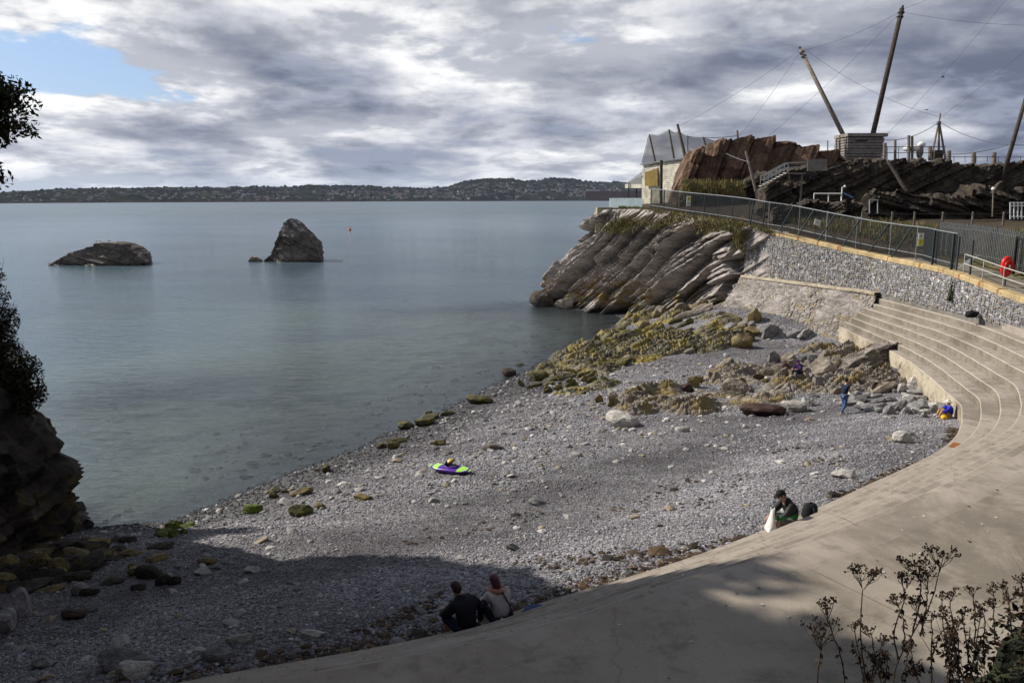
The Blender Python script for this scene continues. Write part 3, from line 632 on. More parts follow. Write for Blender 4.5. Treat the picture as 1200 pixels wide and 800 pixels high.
def pm(pool, k, mat):                              # a prototype mesh with a given material (shared between alike rocks)
    key = (id(pool), k % len(pool), mat)
    if key not in _mm:
        me = pool[k % len(pool)].copy(); me.materials.clear(); me.materials.append(M[mat]); _mm[key] = me
    return _mm[key]
def rock(name, c, size, rot, mat, label, group=None, big=False, k=None, sink=0.35, cat='rock'):
    pool = PROTO3 if big else PROTO; o = link(name, pm(pool, k if k is not None else random.randrange(99), mat))
    o.location = (c[0], c[1], c[2]+size[2]*(1-2*sink)); o.scale = size; o.rotation_euler = rot; return tag(o, label, cat, group)
def rock_px(px, py, w, h, mat, label, group=None, name='boulder', big=False, k=None, yaw=None, tilt=0.0, asp=0.8, sink=0.25, dz=0.0):
    # a rock whose foot stands where that line of sight meets the beach, w x h photo pixels in size
    c, d = hit(px, py); s = mpp(d); hw = w*s/2; hh = h*s/2/(1-sink)*0.95
    fw = np.array([ray(px, py)[0], ray(px, py)[1]]); fw /= np.linalg.norm(fw); q = np.array([c[0]+fw[0]*hw*asp*0.6, c[1]+fw[1]*hw*asp*0.6, 0]); q[2] = T(q[0], q[1])[0]+dz
    return rock(name, q, (hw, hw*asp, hh), (0, tilt, yaw if yaw is not None else random.uniform(-0.3, 0.3)), mat, label, group, big, k, sink)
def cat_rock(o): return o

rockmat('boulder_slab', (0.075, 0.06, 0.05), (0.19, 0.162, 0.14), (0.30, 0.265, 0.235), 0.8, rot=(0, R(-24), 0), stretch=(0.6, 1, 3.0), objrand=0, bd=0.08)
# notable single boulders: (px, py of foot, width, height, material, label, big, k, tilt, aspect)
for a in [
    (1068, 444, 30, 30, 'boulder_tan', 'tall angular boulder standing between the great slab and the step wall', 4, -0.5, 0.8),
    (1042, 443, 34, 13, 'boulder_grey', 'long grey boulder wedged below the great tilted slab', 5, 0.1, 0.7),
    (1075, 457, 30, 15, 'boulder_pale', 'rounded pale grey boulder close to the step wall', 1, 0.1, 0.8),
    (960, 448, 46, 26, 'boulder_tan', 'tilted brown layered boulder between the seated child and the standing man', 7, -0.4, 0.7),
    (893, 487, 54, 18, 'boulder_red', 'smooth dark red-brown boulder on the open shingle', 6, 0.0, 0.7),
    (931, 483, 34, 13, 'boulder_pale', 'cream white boulder beside the dark red boulder', 8, 0.0, 0.7),
    (949, 476, 12, 10, 'boulder_pale', 'small rounded white boulder near the standing man', 3, 0.0, 0.9),
    (1058, 519, 24, 15, 'boulder_pale', 'pale pointed boulder alone on the shingle casting a shadow', 0, 0.2, 0.8),
    (730, 500, 42, 17, 'boulder_pale', 'cream flat-topped boulder at the seaward edge of the ochre reef', 2, 0.1, 0.8),
    (860, 465, 34, 24, 'boulder_tan', 'rounded brown boulder with a dark shaded end in the middle reef', 9, 0.1, 0.8),
    (990, 560, 30, 9, 'boulder_pale', 'low cream boulder with a tan patch near the green-jacketed man', 5, 0.0, 0.7),
    (800, 506, 18, 7, 'boulder_pale', 'small flat cream boulder on the shingle beyond the reef', 4, 0.0, 0.7),
    (870, 408, 26, 18, 'boulder_ochre', 'mustard boulder standing proud of grey sand below the wall', 7, 0.2, 0.8),
    (882, 393, 28, 8, 'boulder_ochre', 'low yellow boulder below the battered wall base', 1, 0.0, 0.8),
    (1020, 480, 40, 8, 'boulder_grey', 'long flat grey stone at the standing man\'s feet', 3, 0.0, 0.6),
    (562, 473, 34, 12, 'boulder_olive', 'dark weed-covered boulder alone at the water\'s edge', 6, 0.0, 0.7),
    (632, 446, 26, 12, 'boulder_olive', 'olive rounded boulder at the water\'s edge beside the reef tip', 8, 0.0, 0.8),
    (597, 441, 20, 10, 'boulder_dark', 'small dark boulder standing in the shallows off the reef', 2, 0.0, 0.8),
    (578, 527, 26, 7, 'boulder_tan', 'long tan flat boulder on shingle beyond the kayak', 0, 0.0, 0.5),
    (514, 522, 20, 8, 'boulder_ochre', 'yellow boulder beside the kayak\'s seaward side', 3, 0.0, 0.6),
    (351, 605, 34, 14, 'boulder_olive', 'olive boulder on sunlit shingle above the wave line', 1, 0.0, 0.6),
    (295, 602, 28, 13, 'boulder_green', 'bright green weed-covered boulder above the wave line', 4, 0.0, 0.6),
    (355, 580, 30, 9, 'boulder_ochre', 'flat yellowish slab tilted above the wave line', 7, -0.2, 0.5),
    (425, 586, 24, 8, 'boulder_ochre', 'low ochre stone on shingle between kayak and wave line', 9, 0.0, 0.7),
    (376, 596, 13, 8, 'boulder_ochre', 'small ochre stone beside the olive boulder', 2, 0.0, 0.7),
    (18, 724, 46, 34, 'boulder_grey', 'large grey boulder in the headland\'s shade', 5, 0.0, 0.8),
    (5, 742, 40, 26, 'boulder_grey', 'blocky grey boulder in front of the large shaded one', 8, 0.0, 0.8),
    (88, 725, 30, 13, 'boulder_red', 'small dark red boulder in shade below the headland', 6, 0.0, 0.8),
    (97, 697, 30, 14, 'boulder_grey', 'mottled grey boulder in shade below the headland', 0, 0.0, 0.8),
    (283, 755, 34, 14, 'boulder_pale', 'oval pale boulder on shaded shingle beside the steps', 3, 0.0, 0.7),
    (366, 748, 30, 10, 'boulder_pale', 'low pale stone among seaweed beside the steps', 9, 0.0, 0.7),
    (258, 774, 40, 14, 'boulder_grey', 'flat grey slab on shaded shingle beside the steps', 2, 0.0, 0.6),
    (140, 785, 60, 24, 'boulder_grey', 'broad grey slab half buried at the foot of the steps', 1, 0.1, 0.7),
    (155, 796, 52, 20, 'boulder_pale', 'pale wedge-shaped stone in front of the broad grey slab', 4, 0.0, 0.7),
    (52, 782, 30, 12, 'boulder_grey', 'low grey stone in the darkest corner of the beach', 7, 0.0, 0.7),
    (178, 678, 44, 15, 'boulder_dark', 'long brown boulder at the edge of the headland shade', 0, 0.1, 0.6),
    (243, 661, 24, 9, 'boulder_ochre', 'small ochre boulder at the tip of the headland\'s shadow', 6, 0.0, 0.7),
    (238, 673, 22, 7, 'boulder_pale', 'small pale flat stone at the tip of the headland\'s shadow', 5, 0.0, 0.7),
    (635, 360, 30, 20, 'boulder_dark', 'dark boulder at the seaward foot of the sea cliff', 2, 0.0, 0.8),
    (662, 362, 24, 15, 'boulder_tan', 'tan rounded boulder in the water under the cliff overhang', 3, 0.0, 0.8),
    (606, 341, 22, 9, 'boulder_dark', 'low dark rock awash off the cliff point', 6, 0.0, 0.8),
    (637, 329, 20, 12, 'boulder_dark', 'rounded dark rock just beyond the cliff point', 1, 0.0, 0.8),
    (568, 331, 9, 4, 'boulder_dark', 'tiny dark rock farthest out off the cliff point', 4, 0.0, 0.8)]:
    px, py, w, h, mat, label, k, tilt, asp = a
    rock_px(px, py, w, h, mat, label, None, 'boulder', True, k, None, tilt, asp)

# bedrock ledges: steeply tilted beds breaking out of the shingle
rockmat('reef_bedrock', (0.035, 0.030, 0.018), (0.155, 0.138, 0.092), (0.34, 0.31, 0.23), 1.3, (0.31, 0.245, 0.05), None, rot=(0, 0, R(-24)), stretch=(0.5, 2.2, 1.5), wet=0.45, objrand=0, bd=0.12)
rockmat('reef_bare_bedrock', (0.080, 0.066, 0.055), (0.215, 0.188, 0.160), (0.33, 0.298, 0.26), 0.9, (0.235, 0.175, 0.065), None, rot=(0, 0, R(-24)), stretch=(0.5, 2.2, 1.5), wet=0.1, objrand=0, bd=0.12)
def ledges(name, poly_px, mat, seed, height, strike=R(24), step=0.09, edge=1.6, bed=0.8, fill=0.62):
    pw = np.array([hit(a, b)[0][:2] for a, b in poly_px]); lo, hi = pw.min(0)-edge, pw.max(0)+edge
    xs = np.arange(lo[0], hi[0], step); ys = np.arange(lo[1], hi[1], step*1.35); X, Y = np.meshgrid(xs, ys); x, y = X.ravel(), Y.ravel(); p = np.stack([x, y], 1)
    ins = np.zeros(len(x), bool); dmin = np.full(len(x), 99.0); j = len(pw)-1
    for i in range(len(pw)):
        a, b = pw[i], pw[j]; cr = ((a[1] > y) != (b[1] > y)) & (x < (b[0]-a[0])*(y-a[1])/(b[1]-a[1]+1e-12)+a[0]); ins ^= cr
        ab = b-a; tt = np.clip(((p-a) @ ab)/(ab @ ab), 0, 1); dmin = np.minimum(dmin, np.linalg.norm(p-(a+tt[:, None]*ab), axis=1)); j = i
    sd_ = np.where(ins, dmin, -dmin); p3 = np.stack([x, y, x*0], 1); m = np.clip((sd_+0.9*fbm(p3*0.45, 3, seed)*2+0.3)/edge, 0, 1)
    u_ = x*math.cos(strike)+y*math.sin(strike); v_ = -x*math.sin(strike)+y*math.cos(strike)+0.5*fbm(p3*0.3, 3, seed+1)
    saw = 0
    for k, (bw, am) in enumerate([(bed*2.1, 0.62), (bed*0.75, 0.38)]):
        ph = v_/bw+0.35*fbm(np.stack([u_*0.18, v_*0.2, x*0+k], 1), 2, seed+2+k); fr_ = ph-np.floor(ph); off = hsh(np.floor(ph).astype(int), np.floor(u_/(bw*2.3)+0.4*np.floor(ph)).astype(int), np.zeros(len(x), int)+k, seed)
        saw = saw+am*(np.where(fr_ < 0.86, fr_/0.86, (1-fr_)/0.14)*(0.35+0.9*off))
    blk = 0; gro = 0                               # broken blocks, long along the bed
    for k, (bl, bw, am) in enumerate([(2.3, 0.75, 0.62), (0.95, 0.30, 0.30)]):
        vv = v_/bw+0.25*fbm(p3*0.5, 2, seed+11+k); vi = np.floor(vv).astype(np.int64); lo_ = hsh(vi, vi*0, vi*0, seed+12+k); uu = u_/bl*(0.6+0.8*lo_)+lo_*9+0.12*fbm(p3*1.1, 2, seed+13+k); ui = np.floor(uu).astype(np.int64)
        fv, fu = vv-vi, uu-ui; blk = blk+am*(hsh(ui, vi, ui*0+k, seed+14)-0.45+0.5*(fv-0.5)+0.35*(fu-0.5)); gro = gro+am*0.4*np.clip(1-np.minimum(np.minimum(fv, 1-fv)*bw, np.minimum(fu, 1-fu)*bl)*14, 0, 1)
    gap = np.clip(fbm(p3*0.30, 3, seed+8)*2.4+fill, 0, 1)
    z = T(x, y)+m*gap*height*(0.30+0.45*saw+blk-gro+0.05*vnoise(p3*4.5, seed+9))-0.14*(1-np.clip(m*gap*3, 0, 1))-0.04
    keep = (z > T(x, y)-0.13).reshape(X.shape); F_ = gridF(len(xs), len(ys)); kf = keep.ravel()[F_].any(1)
    return tag(obj(name, np.stack([x, y, z], 1), F_[kf], mat), kind='structure')
ledges('reef_ledges', [(622, 452), (645, 425), (690, 398), (730, 375), (762, 364), (800, 370), (850, 374), (890, 390), (880, 402), (815, 416), (740, 428), (705, 440), (712, 452), (690, 464), (640, 464)], 'reef_bedrock', 201, 0.95, fill=0.85)
ledges('middle_ledges', [(702, 474), (740, 462), (795, 448), (850, 430), (900, 420), (960, 408), (1010, 414), (1062, 420), (1066, 446), (1010, 458), (940, 468), (880, 478), (800, 484), (735, 488)], 'reef_bare_bedrock', 211, 0.95, fill=1.15)
ledges('headland_ledges', [(-40, 700), (-20, 640), (60, 632), (120, 622), (205, 626), (150, 650), (95, 672), (30, 700)], 'headland_rock', 221, 0.6)
# reef of tilted ledges: every slab is a rock of its own, all striking the same way
def reef(n_, poly, mats, label, group, wpx, hpx, seed, tilt=(-0.35, 0.12), asp=0.45, yaw=0.25):
    rg = random.Random(seed); poly = np.array(poly, float); k = 0; tries = 0
    lo, hi = poly.min(0), poly.max(0)
    def inside(x, y):
        c = False; j = len(poly)-1
        for i in range(len(poly)):
            (xi, yi), (xj, yj) = poly[i], poly[j]
            if (yi > y) != (yj > y) and x < (xj-xi)*(y-yi)/(yj-yi)+xi: c = not c
            j = i
        return c
    while k < n_ and tries < 6000:
        tries += 1; x, y = rg.uniform(lo[0], hi[0]), rg.uniform(lo[1], hi[1])
        if not inside(x, y): continue
        c, d = hit(x, y); s = mpp(d); w = min(rg.lognormvariate(math.log(wpx), 0.42), wpx*1.9)*s; h = min(rg.lognormvariate(math.log(hpx), 0.35), hpx*1.7)*s
        j = rg.choices(range(len(mats)), [m_[1] for m_ in mats])[0]
        rock('reef_rock', c, (w/2, w/2*asp*rg.uniform(0.7, 1.5), h/2/0.75), (rg.uniform(-0.2, 0.2), rg.gauss(*tilt), yaw+rg.gauss(0, 0.2)), mats[j][0], label[j], group+' '+str(mats[j][2]), False, rg.randrange(99), 0.3); k += 1
reef(56, [(640, 428), (660, 415), (700, 395), (735, 375), (760, 366), (800, 372), (850, 375), (885, 388), (878, 402), (820, 415), (740, 425), (690, 440)],
     [('boulder_olive', .45, 'weed'), ('boulder_ochre', .35, 'ochre'), ('boulder_tan', .2, 'tan')],
     ['weed-darkened olive rock in the reef below the sea cliff', 'yellow lichen-stained rock in the reef below the sea cliff', 'bare tan rock in the reef below the sea cliff'], 'reef below the cliff', 15, 7, 5)
reef(34, [(600, 455), (650, 440), (700, 440), (712, 452), (690, 462), (640, 462), (610, 462)],
     [('boulder_olive', .6, 'weed'), ('boulder_ochre', .4, 'ochre')],
     ['olive weedy rock at the reef\'s tip near the water', 'mustard rock at the reef\'s tip near the water'], 'reef tip', 12, 6, 6)
reef(36, [(700, 470), (740, 462), (800, 450), (850, 435), (930, 425), (985, 432), (940, 462), (880, 476), (800, 480), (740, 484), (705, 480)],
     [('boulder_ochre', .36, 'ochre'), ('boulder_tan', .50, 'tan'), ('boulder_red', .14, 'red')],
     ['ochre slab in the tilted middle reef beside open shingle', 'tan slab in the tilted middle reef beside open shingle', 'dark reddish slab in the tilted middle reef'], 'middle reef', 19, 9, 7)
reef(14, [(965, 445), (1000, 440), (1060, 448), (1075, 455), (1040, 462), (985, 462)],
     [('boulder_red', .7, 'red'), ('boulder_tan', .3, 'tan')],
     ['dark reddish broken rock below the great tilted slab', 'brown broken rock below the great tilted slab'], 'broken rock', 20, 9, 8)
reef(52, [(985, 470), (1000, 462), (1080, 456), (1105, 468), (1112, 482), (1080, 492), (1010, 482)],
     [('boulder_grey', .75, 'grey'), ('boulder_pale', .25, 'pale')],
     ['grey boulder in the heap between standing man and step wall', 'pale boulder in the heap between standing man and step wall'], 'boulder heap', 17, 8, 9, (0, 0.1), 0.7)
reef(12, [(900, 425), (960, 412), (1000, 415), (985, 432), (930, 440)],
     [('boulder_grey', .6, 'grey'), ('boulder_tan', .4, 'tan')],
     ['grey rock behind the seated child in purple', 'tan rock behind the seated child in purple'], 'rocks behind the child', 24, 11, 10)
reef(26, [(0, 690), (0, 650), (60, 640), (130, 628), (200, 628), (140, 650), (90, 685)],
     [('boulder_dark', .55, 'brown'), ('boulder_ochre', .45, 'ochre')],
     ['brown shaded rock at the headland\'s foot', 'ochre shaded rock at the headland\'s foot'], 'rocks at the headland foot', 32, 13, 11, (0, 0.15), 0.6)
reef(16, [(60, 690), (110, 650), (200, 640), (210, 690), (120, 705)],
     [('boulder_dark', .5, 'brown'), ('boulder_ochre', .5, 'ochre')],
     ['low brown stone on shaded shingle below the headland', 'low ochre stone on shaded shingle below the headland'], 'stones below the headland', 24, 9, 12, (0, 0.12), 0.6)
reef(11, [(180, 622), (230, 612), (235, 625), (190, 632)], [('boulder_green', 1, 'green')], ['bright green weedy stone at the wave line'], 'green stones', 14, 8, 13, (0, 0.1), 0.7)
reef(13, [(250, 600), (330, 565), (430, 520), (520, 480), (530, 492), (420, 545), (330, 585)], [('boulder_olive', .7, 'olive'), ('boulder_ochre', .3, 'ochre')],
     ['olive weedy stone scattered along the wave line', 'ochre stone scattered along the wave line'], 'stones along the wave line', 16, 6, 14, (0, 0.1), 0.6)
reef(14, [(760, 368), (690, 362), (720, 366), (830, 360), (860, 372), (820, 380)], [('boulder_tan', .6, 'tan'), ('boulder_ochre', .4, 'ochre')],
     ['tan fallen rock against the cliff foot', 'ochre fallen rock against the cliff foot'], 'rocks at the cliff foot', 24, 11, 15)
reef(8, [(590, 340), (625, 330), (640, 345), (620, 350), (600, 346)], [('boulder_dark', 1, 'dark')], ['dark wet rock awash off the cliff point'], 'rocks off the point', 14, 6, 16, (0, 0.1), 0.8)
reef(8, [(840, 385), (880, 375), (960, 388), (950, 398), (880, 396)], [('boulder_grey', .7, 'grey'), ('boulder_ochre', .3, 'ochre')], ['grey fallen stone below the battered wall base', 'ochre fallen stone below the battered wall base'], 'stones below the wall', 20, 9, 17)

# loose cobbles and pebbles (beyond counting)
colmat('pebble', 0.8, 0.0, 40)
def scatter(name, pts, rad, cols, flat=(0.45, 0.8), seed=1, sub=1, mat='pebble', lift=0.25):
    rg = np.random.default_rng(seed); IV, IF = ICO[sub]; n_ = len(pts); nv_ = len(IV)
    S = np.stack([rad*rg.uniform(0.8, 1.35, n_), rad*rg.uniform(0.6, 1.0, n_), rad*rg.uniform(*flat, n_)], 1)
    Vv = IV[None]*(1+rg.uniform(-0.22, 0.22, (n_, nv_, 1)))*S[:, None]; a = rg.uniform(0, 6.28, n_); c_, s__ = np.cos(a)[:, None], np.sin(a)[:, None]
    tl = rg.normal(0, 0.22, (n_, 1)); z_ = Vv[:, :, 2]+Vv[:, :, 0]*tl
    Q = np.stack([Vv[:, :, 0]*c_-Vv[:, :, 1]*s__, Vv[:, :, 0]*s__+Vv[:, :, 1]*c_, z_], 2)+pts[:, None]+np.array([0, 0, 1])*(S[:, 2]*lift)[:, None, None]
    F_ = (IF[None]+(np.arange(n_)*nv_)[:, None, None]).reshape(-1, 3)
    o = obj(name, Q.reshape(-1, 3), F_, mat, None, False, np.repeat(cols, nv_, 0)); return o
def beach_points(n_, rg, power, zmin=-0.05, sel=None):
    out = []; tot = 0
    while tot < n_:
        d = 12+ (78-12)*rg.uniform(0, 1, 40000)**power; u_ = rg.uniform(-0.68, 0.68, 40000); x = u_*d; y = d*0.95
        z = T(x, y); i = np.argmin(((E[None, ::4, 0]-x[:, None])**2+(E[None, ::4, 1]-y[:, None])**2), 1)*4
        side = ((x-E[i, 0])*nE[i, 0]+(y-E[i, 1])*nE[i, 1]) < -0.08
        ok = side & (z > zmin) & (z < 3.2) & ~((x > 12) & (y > 66)) & (x > -15.5)
        if sel is not None: ok &= sel(x, y, z, rg)
        q = np.stack([x, y, z], 1)[ok]; out.append(q); tot += len(q)
    return np.concatenate(out)[:n_]
rg = np.random.default_rng(77)
pts = beach_points(72000, rg, 1.45); n_ = len(pts)
dist = np.linalg.norm(pts[:, :2], axis=1); rad = np.exp(rg.normal(math.log(0.021), 0.36, n_))*(1+dist/70)
g = np.clip(rg.lognormal(math.log(0.205), 0.30, n_), 0.07, 0.5); hue = rg.normal(0, 0.05, (n_, 3)); cols = g[:, None]*(np.array([1.0, 0.968, 1.03])+hue)
wetk = np.clip((pts[:, 2]-0.1+0.12*vnoise(pts*0.5, 4))/0.55, 0.28, 1); zb = pts[:, 2]+0.65*fbm(pts*0.10, 3, 91); bk_ = np.interp(zb, [0, 0.65, 1.0, 1.3, 1.7, 2.0, 2.5, 2.8], [0.85, 1.0, 1.15, 0.66, 0.72, 1.22, 1.15, 0.85]); rad = rad*np.interp(zb, [0, 0.65, 1.0, 1.3, 1.7, 2.0, 2.5, 2.8], [1.3, 1.1, 1.35, 0.75, 0.75, 1.1, 1.0, 1.2]); cols = np.clip(cols*wetk[:, None]*bk_[:, None], 0.02, 0.6)
tag(scatter('shingle_pebbles', pts, np.clip(rad, 0.010, 0.060), cols, seed=2), 'loose grey pebbles covering the beach', 'pebbles', kind='stuff')
# bigger cobbles, thick near the reef and thin elsewhere
def selc(x, y, z, rg):
    m = np.exp(-((y-42)/13)**2)*np.exp(-((z-0.75)/0.5)**2)*1.0+0.06
    return rg.uniform(0, 1, len(x)) < m
pts = beach_points(2400, rg, 1.0, 0.0, selc); n_ = len(pts); rad = np.clip(np.exp(rg.normal(math.log(0.085), 0.42, n_)), 0.04, 0.26)
pal = np.array([(0.24, 0.23, 0.225), (0.36, 0.345, 0.325), (0.15, 0.145, 0.14), (0.26, 0.22, 0.15), (0.50, 0.48, 0.45)]); cols = pal[rg.choice(5, n_, p=[.42, .22, .22, .11, .03])]*rg.uniform(0.75, 1.25, (n_, 1))
tag(scatter('beach_cobbles', pts, rad, cols, (0.35, 0.7), 3, 2, lift=0.15), 'scattered cobbles lying on the shingle', 'cobbles', kind='stuff')
# strand line of seaweed along the foot of the steps, and wisps across the beach
rg = np.random.default_rng(5); sel = rg.integers(40, 140, 5200); off = 0.12+np.abs(rg.normal(0, 0.35, 5200))*np.interp(sel, [40, 75, 100, 140], [1.3, 1.1, 0.6, 0.3]); keep = vnoise(np.stack([sel*0.16, off*0.7, off*0], 1), 9) > -0.25
x = (E[sel, 0]-nE[sel, 0]*off+tE[sel, 0]*rg.uniform(-.2, .2, 5200))[keep]; y = (E[sel, 1]-nE[sel, 1]*off+tE[sel, 1]*rg.uniform(-.2, .2, 5200))[keep]
q1 = np.stack([x, y, T(x, y)], 1)
w_ = []
for a, b, m_ in [((830, 640), (715, 655), 160), ((700, 655), (640, 668), 60), ((760, 640), (600, 660), 60), ((1000, 540), (930, 545), 50), ((880, 555), (800, 600), 60), ((980, 520), (880, 530), 50), ((820, 560), (700, 610), 60), ((640, 600), (480, 640), 60), ((520, 700), (440, 735), 120)]:
    t_ = rg.uniform(0, 1, m_); 
    for k in range(m_):
        c, d = hit(a[0]+(b[0]-a[0])*t_[k]+rg.normal(0, 7), a[1]+(b[1]-a[1])*t_[k]+rg.normal(0, 3)); w_.append(c)
q1 = np.concatenate([q1, np.array(w_)]); n_ = len(q1)
cols = np.array([(0.030, 0.019, 0.012), (0.055, 0.034, 0.018), (0.09, 0.06, 0.03), (0.02, 0.015, 0.012)])[rg.choice(4, n_)]*rg.uniform(0.7, 1.3, (n_, 1))
tag(scatter('seaweed', q1, np.exp(rg.normal(math.log(0.055), 0.4, n_)), cols, (0.15, 0.45), 6, 1, lift=0.4), 'dark brown seaweed washed up along the steps', 'seaweed', kind='stuff')

# ------------------------------------------------------------------ rocks standing in the sea
def rock_mass(name, tops, base_z, d, thick, mat, seed, amp=(0.8, 0.35), nu=120, dip=(R(-40), R(18)), label=None, cat=None, kind=None, lean=0.3, back=None, scale=1.0, parent=None):
    # a rock body: front face rising to a drawn skyline, a top and a back face; ends closed
    tp = np.array([P(a, b, d) for a, b in tops]); x = np.linspace(tp[0, 0], tp[-1, 0], nu); y0 = np.interp(x, tp[:, 0], tp[:, 1]); zt = np.interp(x, tp[:, 0], tp[:, 2]); zt = np.maximum(zt, base_z+0.05)
    hgt = zt-base_z; rows_ = []; tk = thick*np.clip(np.minimum(np.arange(nu), np.arange(nu)[::-1])/(nu*0.12), 0.25, 1)
    for f in np.linspace(0, 1, 40): rows_.append(np.stack([x, y0-lean*hgt*(1-f)**1.3-0.0*x, base_z-0.8+(hgt+0.8)*f], 1))
    for f in np.linspace(0.06, 1, 14): rows_.append(np.stack([x, y0+tk*f, zt-hgt*0.08*f], 1))
    for f in np.linspace(0.1, 1, 14): rows_.append(np.stack([x, y0+tk+lean*hgt*f, (zt-hgt*0.08)*(1-f)+(base_z-0.8)*f], 1))
    Rr = np.array(rows_); nv_ = len(rows_); du = np.gradient(Rr, axis=1); dv = np.gradient(Rr, axis=0); Nn = np.cross(du, dv).reshape(-1, 3); Nn /= np.linalg.norm(Nn, axis=1)[:, None]+1e-9
    P0 = Rr.reshape(-1, 3); c1, c2, e1, e2 = strata(P0/scale, seed, dip)
    D = (amp[0]*1.5*c1+amp[1]*1.5*c2+amp[0]*0.8*fbm(P0*0.3/scale, 3, seed+1)+amp[1]*fbm(P0*1.2/scale, 3, seed+2)-amp[0]*0.40*np.clip(1-e1*9, 0, 1)-amp[1]*0.4*np.clip(1-e2*9, 0, 1))
    Q = P0+Nn*D[:, None]; F_ = [tuple(f) for f in gridF(nu, nv_)]
    F_ += [tuple(r*nu for r in range(nv_)), tuple(r*nu+nu-1 for r in range(nv_-1, -1, -1))]
    o = obj(name, Q, F_, mat, parent); 
    if label: tag(o, label, cat)
    if kind: tag(o, kind=kind)
    return o
rock_mass('sea_rock', [(57, 311), (66, 305), (80, 297), (100, 290), (112, 285), (125, 284), (140, 286), (150, 292), (162, 300), (171, 308)], 0, 136, 6, 'sea_rock', 71, (0.20, 0.08), 110, (R(15), R(10)), label='long low dark rock in the sea with birds on top', cat='rock', lean=0.5)
rock_mass('sea_rock', [(309, 306), (318, 297), (322, 285), (327, 272), (333, 260), (340, 255), (348, 262), (358, 272), (363, 279), (370, 286), (373, 296), (376, 304)], 0, 144, 6, 'sea_rock', 75, (0.18, 0.07), 110, (R(25), R(10)), label='tall pointed dark rock in the sea with whitened left edge', cat='rock', lean=0.35)
rock_mass('sea_rock', [(291, 305), (295, 300), (301, 302), (307, 305)], 0, 144, 1.2, 'limestone', 78, (0.1, 0.06), 30, label='small tan rock beside the tall pointed sea rock', cat='rock', lean=0.3)

_c, _d = hit(1027, 444); rock_mass('boulder', [(983, 437), (992, 430), (1006, 420), (1024, 409), (1044, 402), (1056, 403), (1066, 410), (1072, 424), (1074, 440)], _c[2]-0.1, _d+1.2, 1.6, 'boulder_slab', 401, (0.16, 0.09), 110, (R(-24), R(25)), 'huge tilted slab of layered rock leaning by the step wall', 'rock', lean=0.25, scale=0.55)

# stones lying on the bed of the shallows
def selu(x, y, z, rg): return (z < -0.02) & (z > -0.75) & (rg.uniform(0, 1, len(x)) < 0.25+0.75*(vnoise(np.stack([x*0.5, y*0.5, x*0], 1), 55) > 0.1))
rg = np.random.default_rng(15); pts = beach_points(230, rg, 1.2, -0.8, selu); n_ = len(pts)
cols = np.array([(0.075, 0.08, 0.06), (0.05, 0.05, 0.04), (0.16, 0.155, 0.135)])[rg.choice(3, n_, p=[.45, .35, .2])]
tag(scatter('seabed_stones', pts, np.clip(np.exp(rg.normal(math.log(0.11), 0.5, n_)), 0.04, 0.42), cols, (0.25, 0.5), 16, 2, lift=0.1), 'dark stones lying on the bed of the clear shallows', 'stones', kind='stuff')

# flecks of foam where wavelets break on the shingle
rg = np.random.default_rng(19); xs_ = rg.uniform(-13, 4, 60000); ys_ = rg.uniform(20, 60, 60000); zt = T(xs_, ys_); pk = np.abs(zt-0.02) < 0.012; pk &= (vnoise(np.stack([xs_*0.35, ys_*0.35, xs_*0], 1), 23) > 0.0); q = np.stack([xs_, ys_, np.maximum(zt, 0)+0.012], 1)[pk][:150]
tag(scatter('foam', q, np.exp(rg.normal(math.log(0.026), 0.5, len(q))), np.tile((0.62, 0.64, 0.64), (len(q), 1)), (0.12, 0.3), 20, 1, lift=0.1), 'flecks of white foam along the wave line', 'foam', kind='stuff')
# ------------------------------------------------------------------ fences and the enclosure behind the wall
plain('galvanised', (0.32, 0.33, 0.34), 0.45, 0.15, 5, 0.6); plain('dark_steel', (0.060, 0.065, 0.070), 0.55, 0.2, 5, 0.3)
plain('green_strut', (0.018, 0.030, 0.028), 0.5, 0.25, 4); plain('pale_tube', (0.42, 0.40, 0.36), 0.5, 0.2, 5, 0.3)
plain('weathered_timber', (0.16, 0.135, 0.11), 0.9, 0.4, 3, bump=0.5); plain('dark_timber', (0.050, 0.038, 0.030), 0.9, 0.4, 3, bump=0.5)
plain('white_board', (0.46, 0.43, 0.35), 0.85, 0.40, 1.6, bump=0.4); plain('grey_board', (0.22, 0.195, 0.175), 0.9, 0.35, 2.0, bump=0.5)
plain('roof_sheet', (0.16, 0.165, 0.17), 0.7, 0.2, 2.0); plain('ochre_panel', (0.17, 0.12, 0.03), 0.9, 0.3, 1.5); plain('blue_sheet', (0.36, 0.44, 0.47), 0.55, 0.15, 2.0)
plain('white_paint', (0.75, 0.74, 0.71), 0.6, 0.12, 3.0); plain('cable', (0.10, 0.10, 0.11), 0.6, 0.1, 3); plain('red_plastic', (0.62, 0.020, 0.018), 0.35, 0.1, 3, bump=0.05)
plain('sign_yellow', (0.72, 0.66, 0.05), 0.5, 0.05, 3); plain('black_paint', (0.012, 0.012, 0.013), 0.5, 0.1, 3); plain('blue_paint', (0.05, 0.10, 0.25), 0.5, 0.1, 3)
plain('old_concrete', (0.33, 0.285, 0.20), 0.9, 0.3, 1.0, bump=0.4)
def net_mat():
    m, t, b, o = newmat('netting'); b.inputs['Base Color'].default_value = (0.014, 0.015, 0.020, 1); b.inputs['Roughness'].default_value = 0.9
    tr = t.add('ShaderNodeBsdfTransparent'); ms = t.add('ShaderNodeMixShader'); ms.inputs[0].default_value = 0.42
    t.l.new(tr.outputs[0], ms.inputs[1]); t.l.new(b.outputs[0], ms.inputs[2]); t.l.new(ms.outputs[0], o.inputs[0])
net_mat()
Lg = np.r_[0, np.cumsum(np.linalg.norm(np.diff(GL, axis=0), axis=1))]
gdepth = GL[:, 1]*cp+(CAMH-GL[:, 2])*sp; gpx = 600+FPX*GL[:, 0]/gdepth
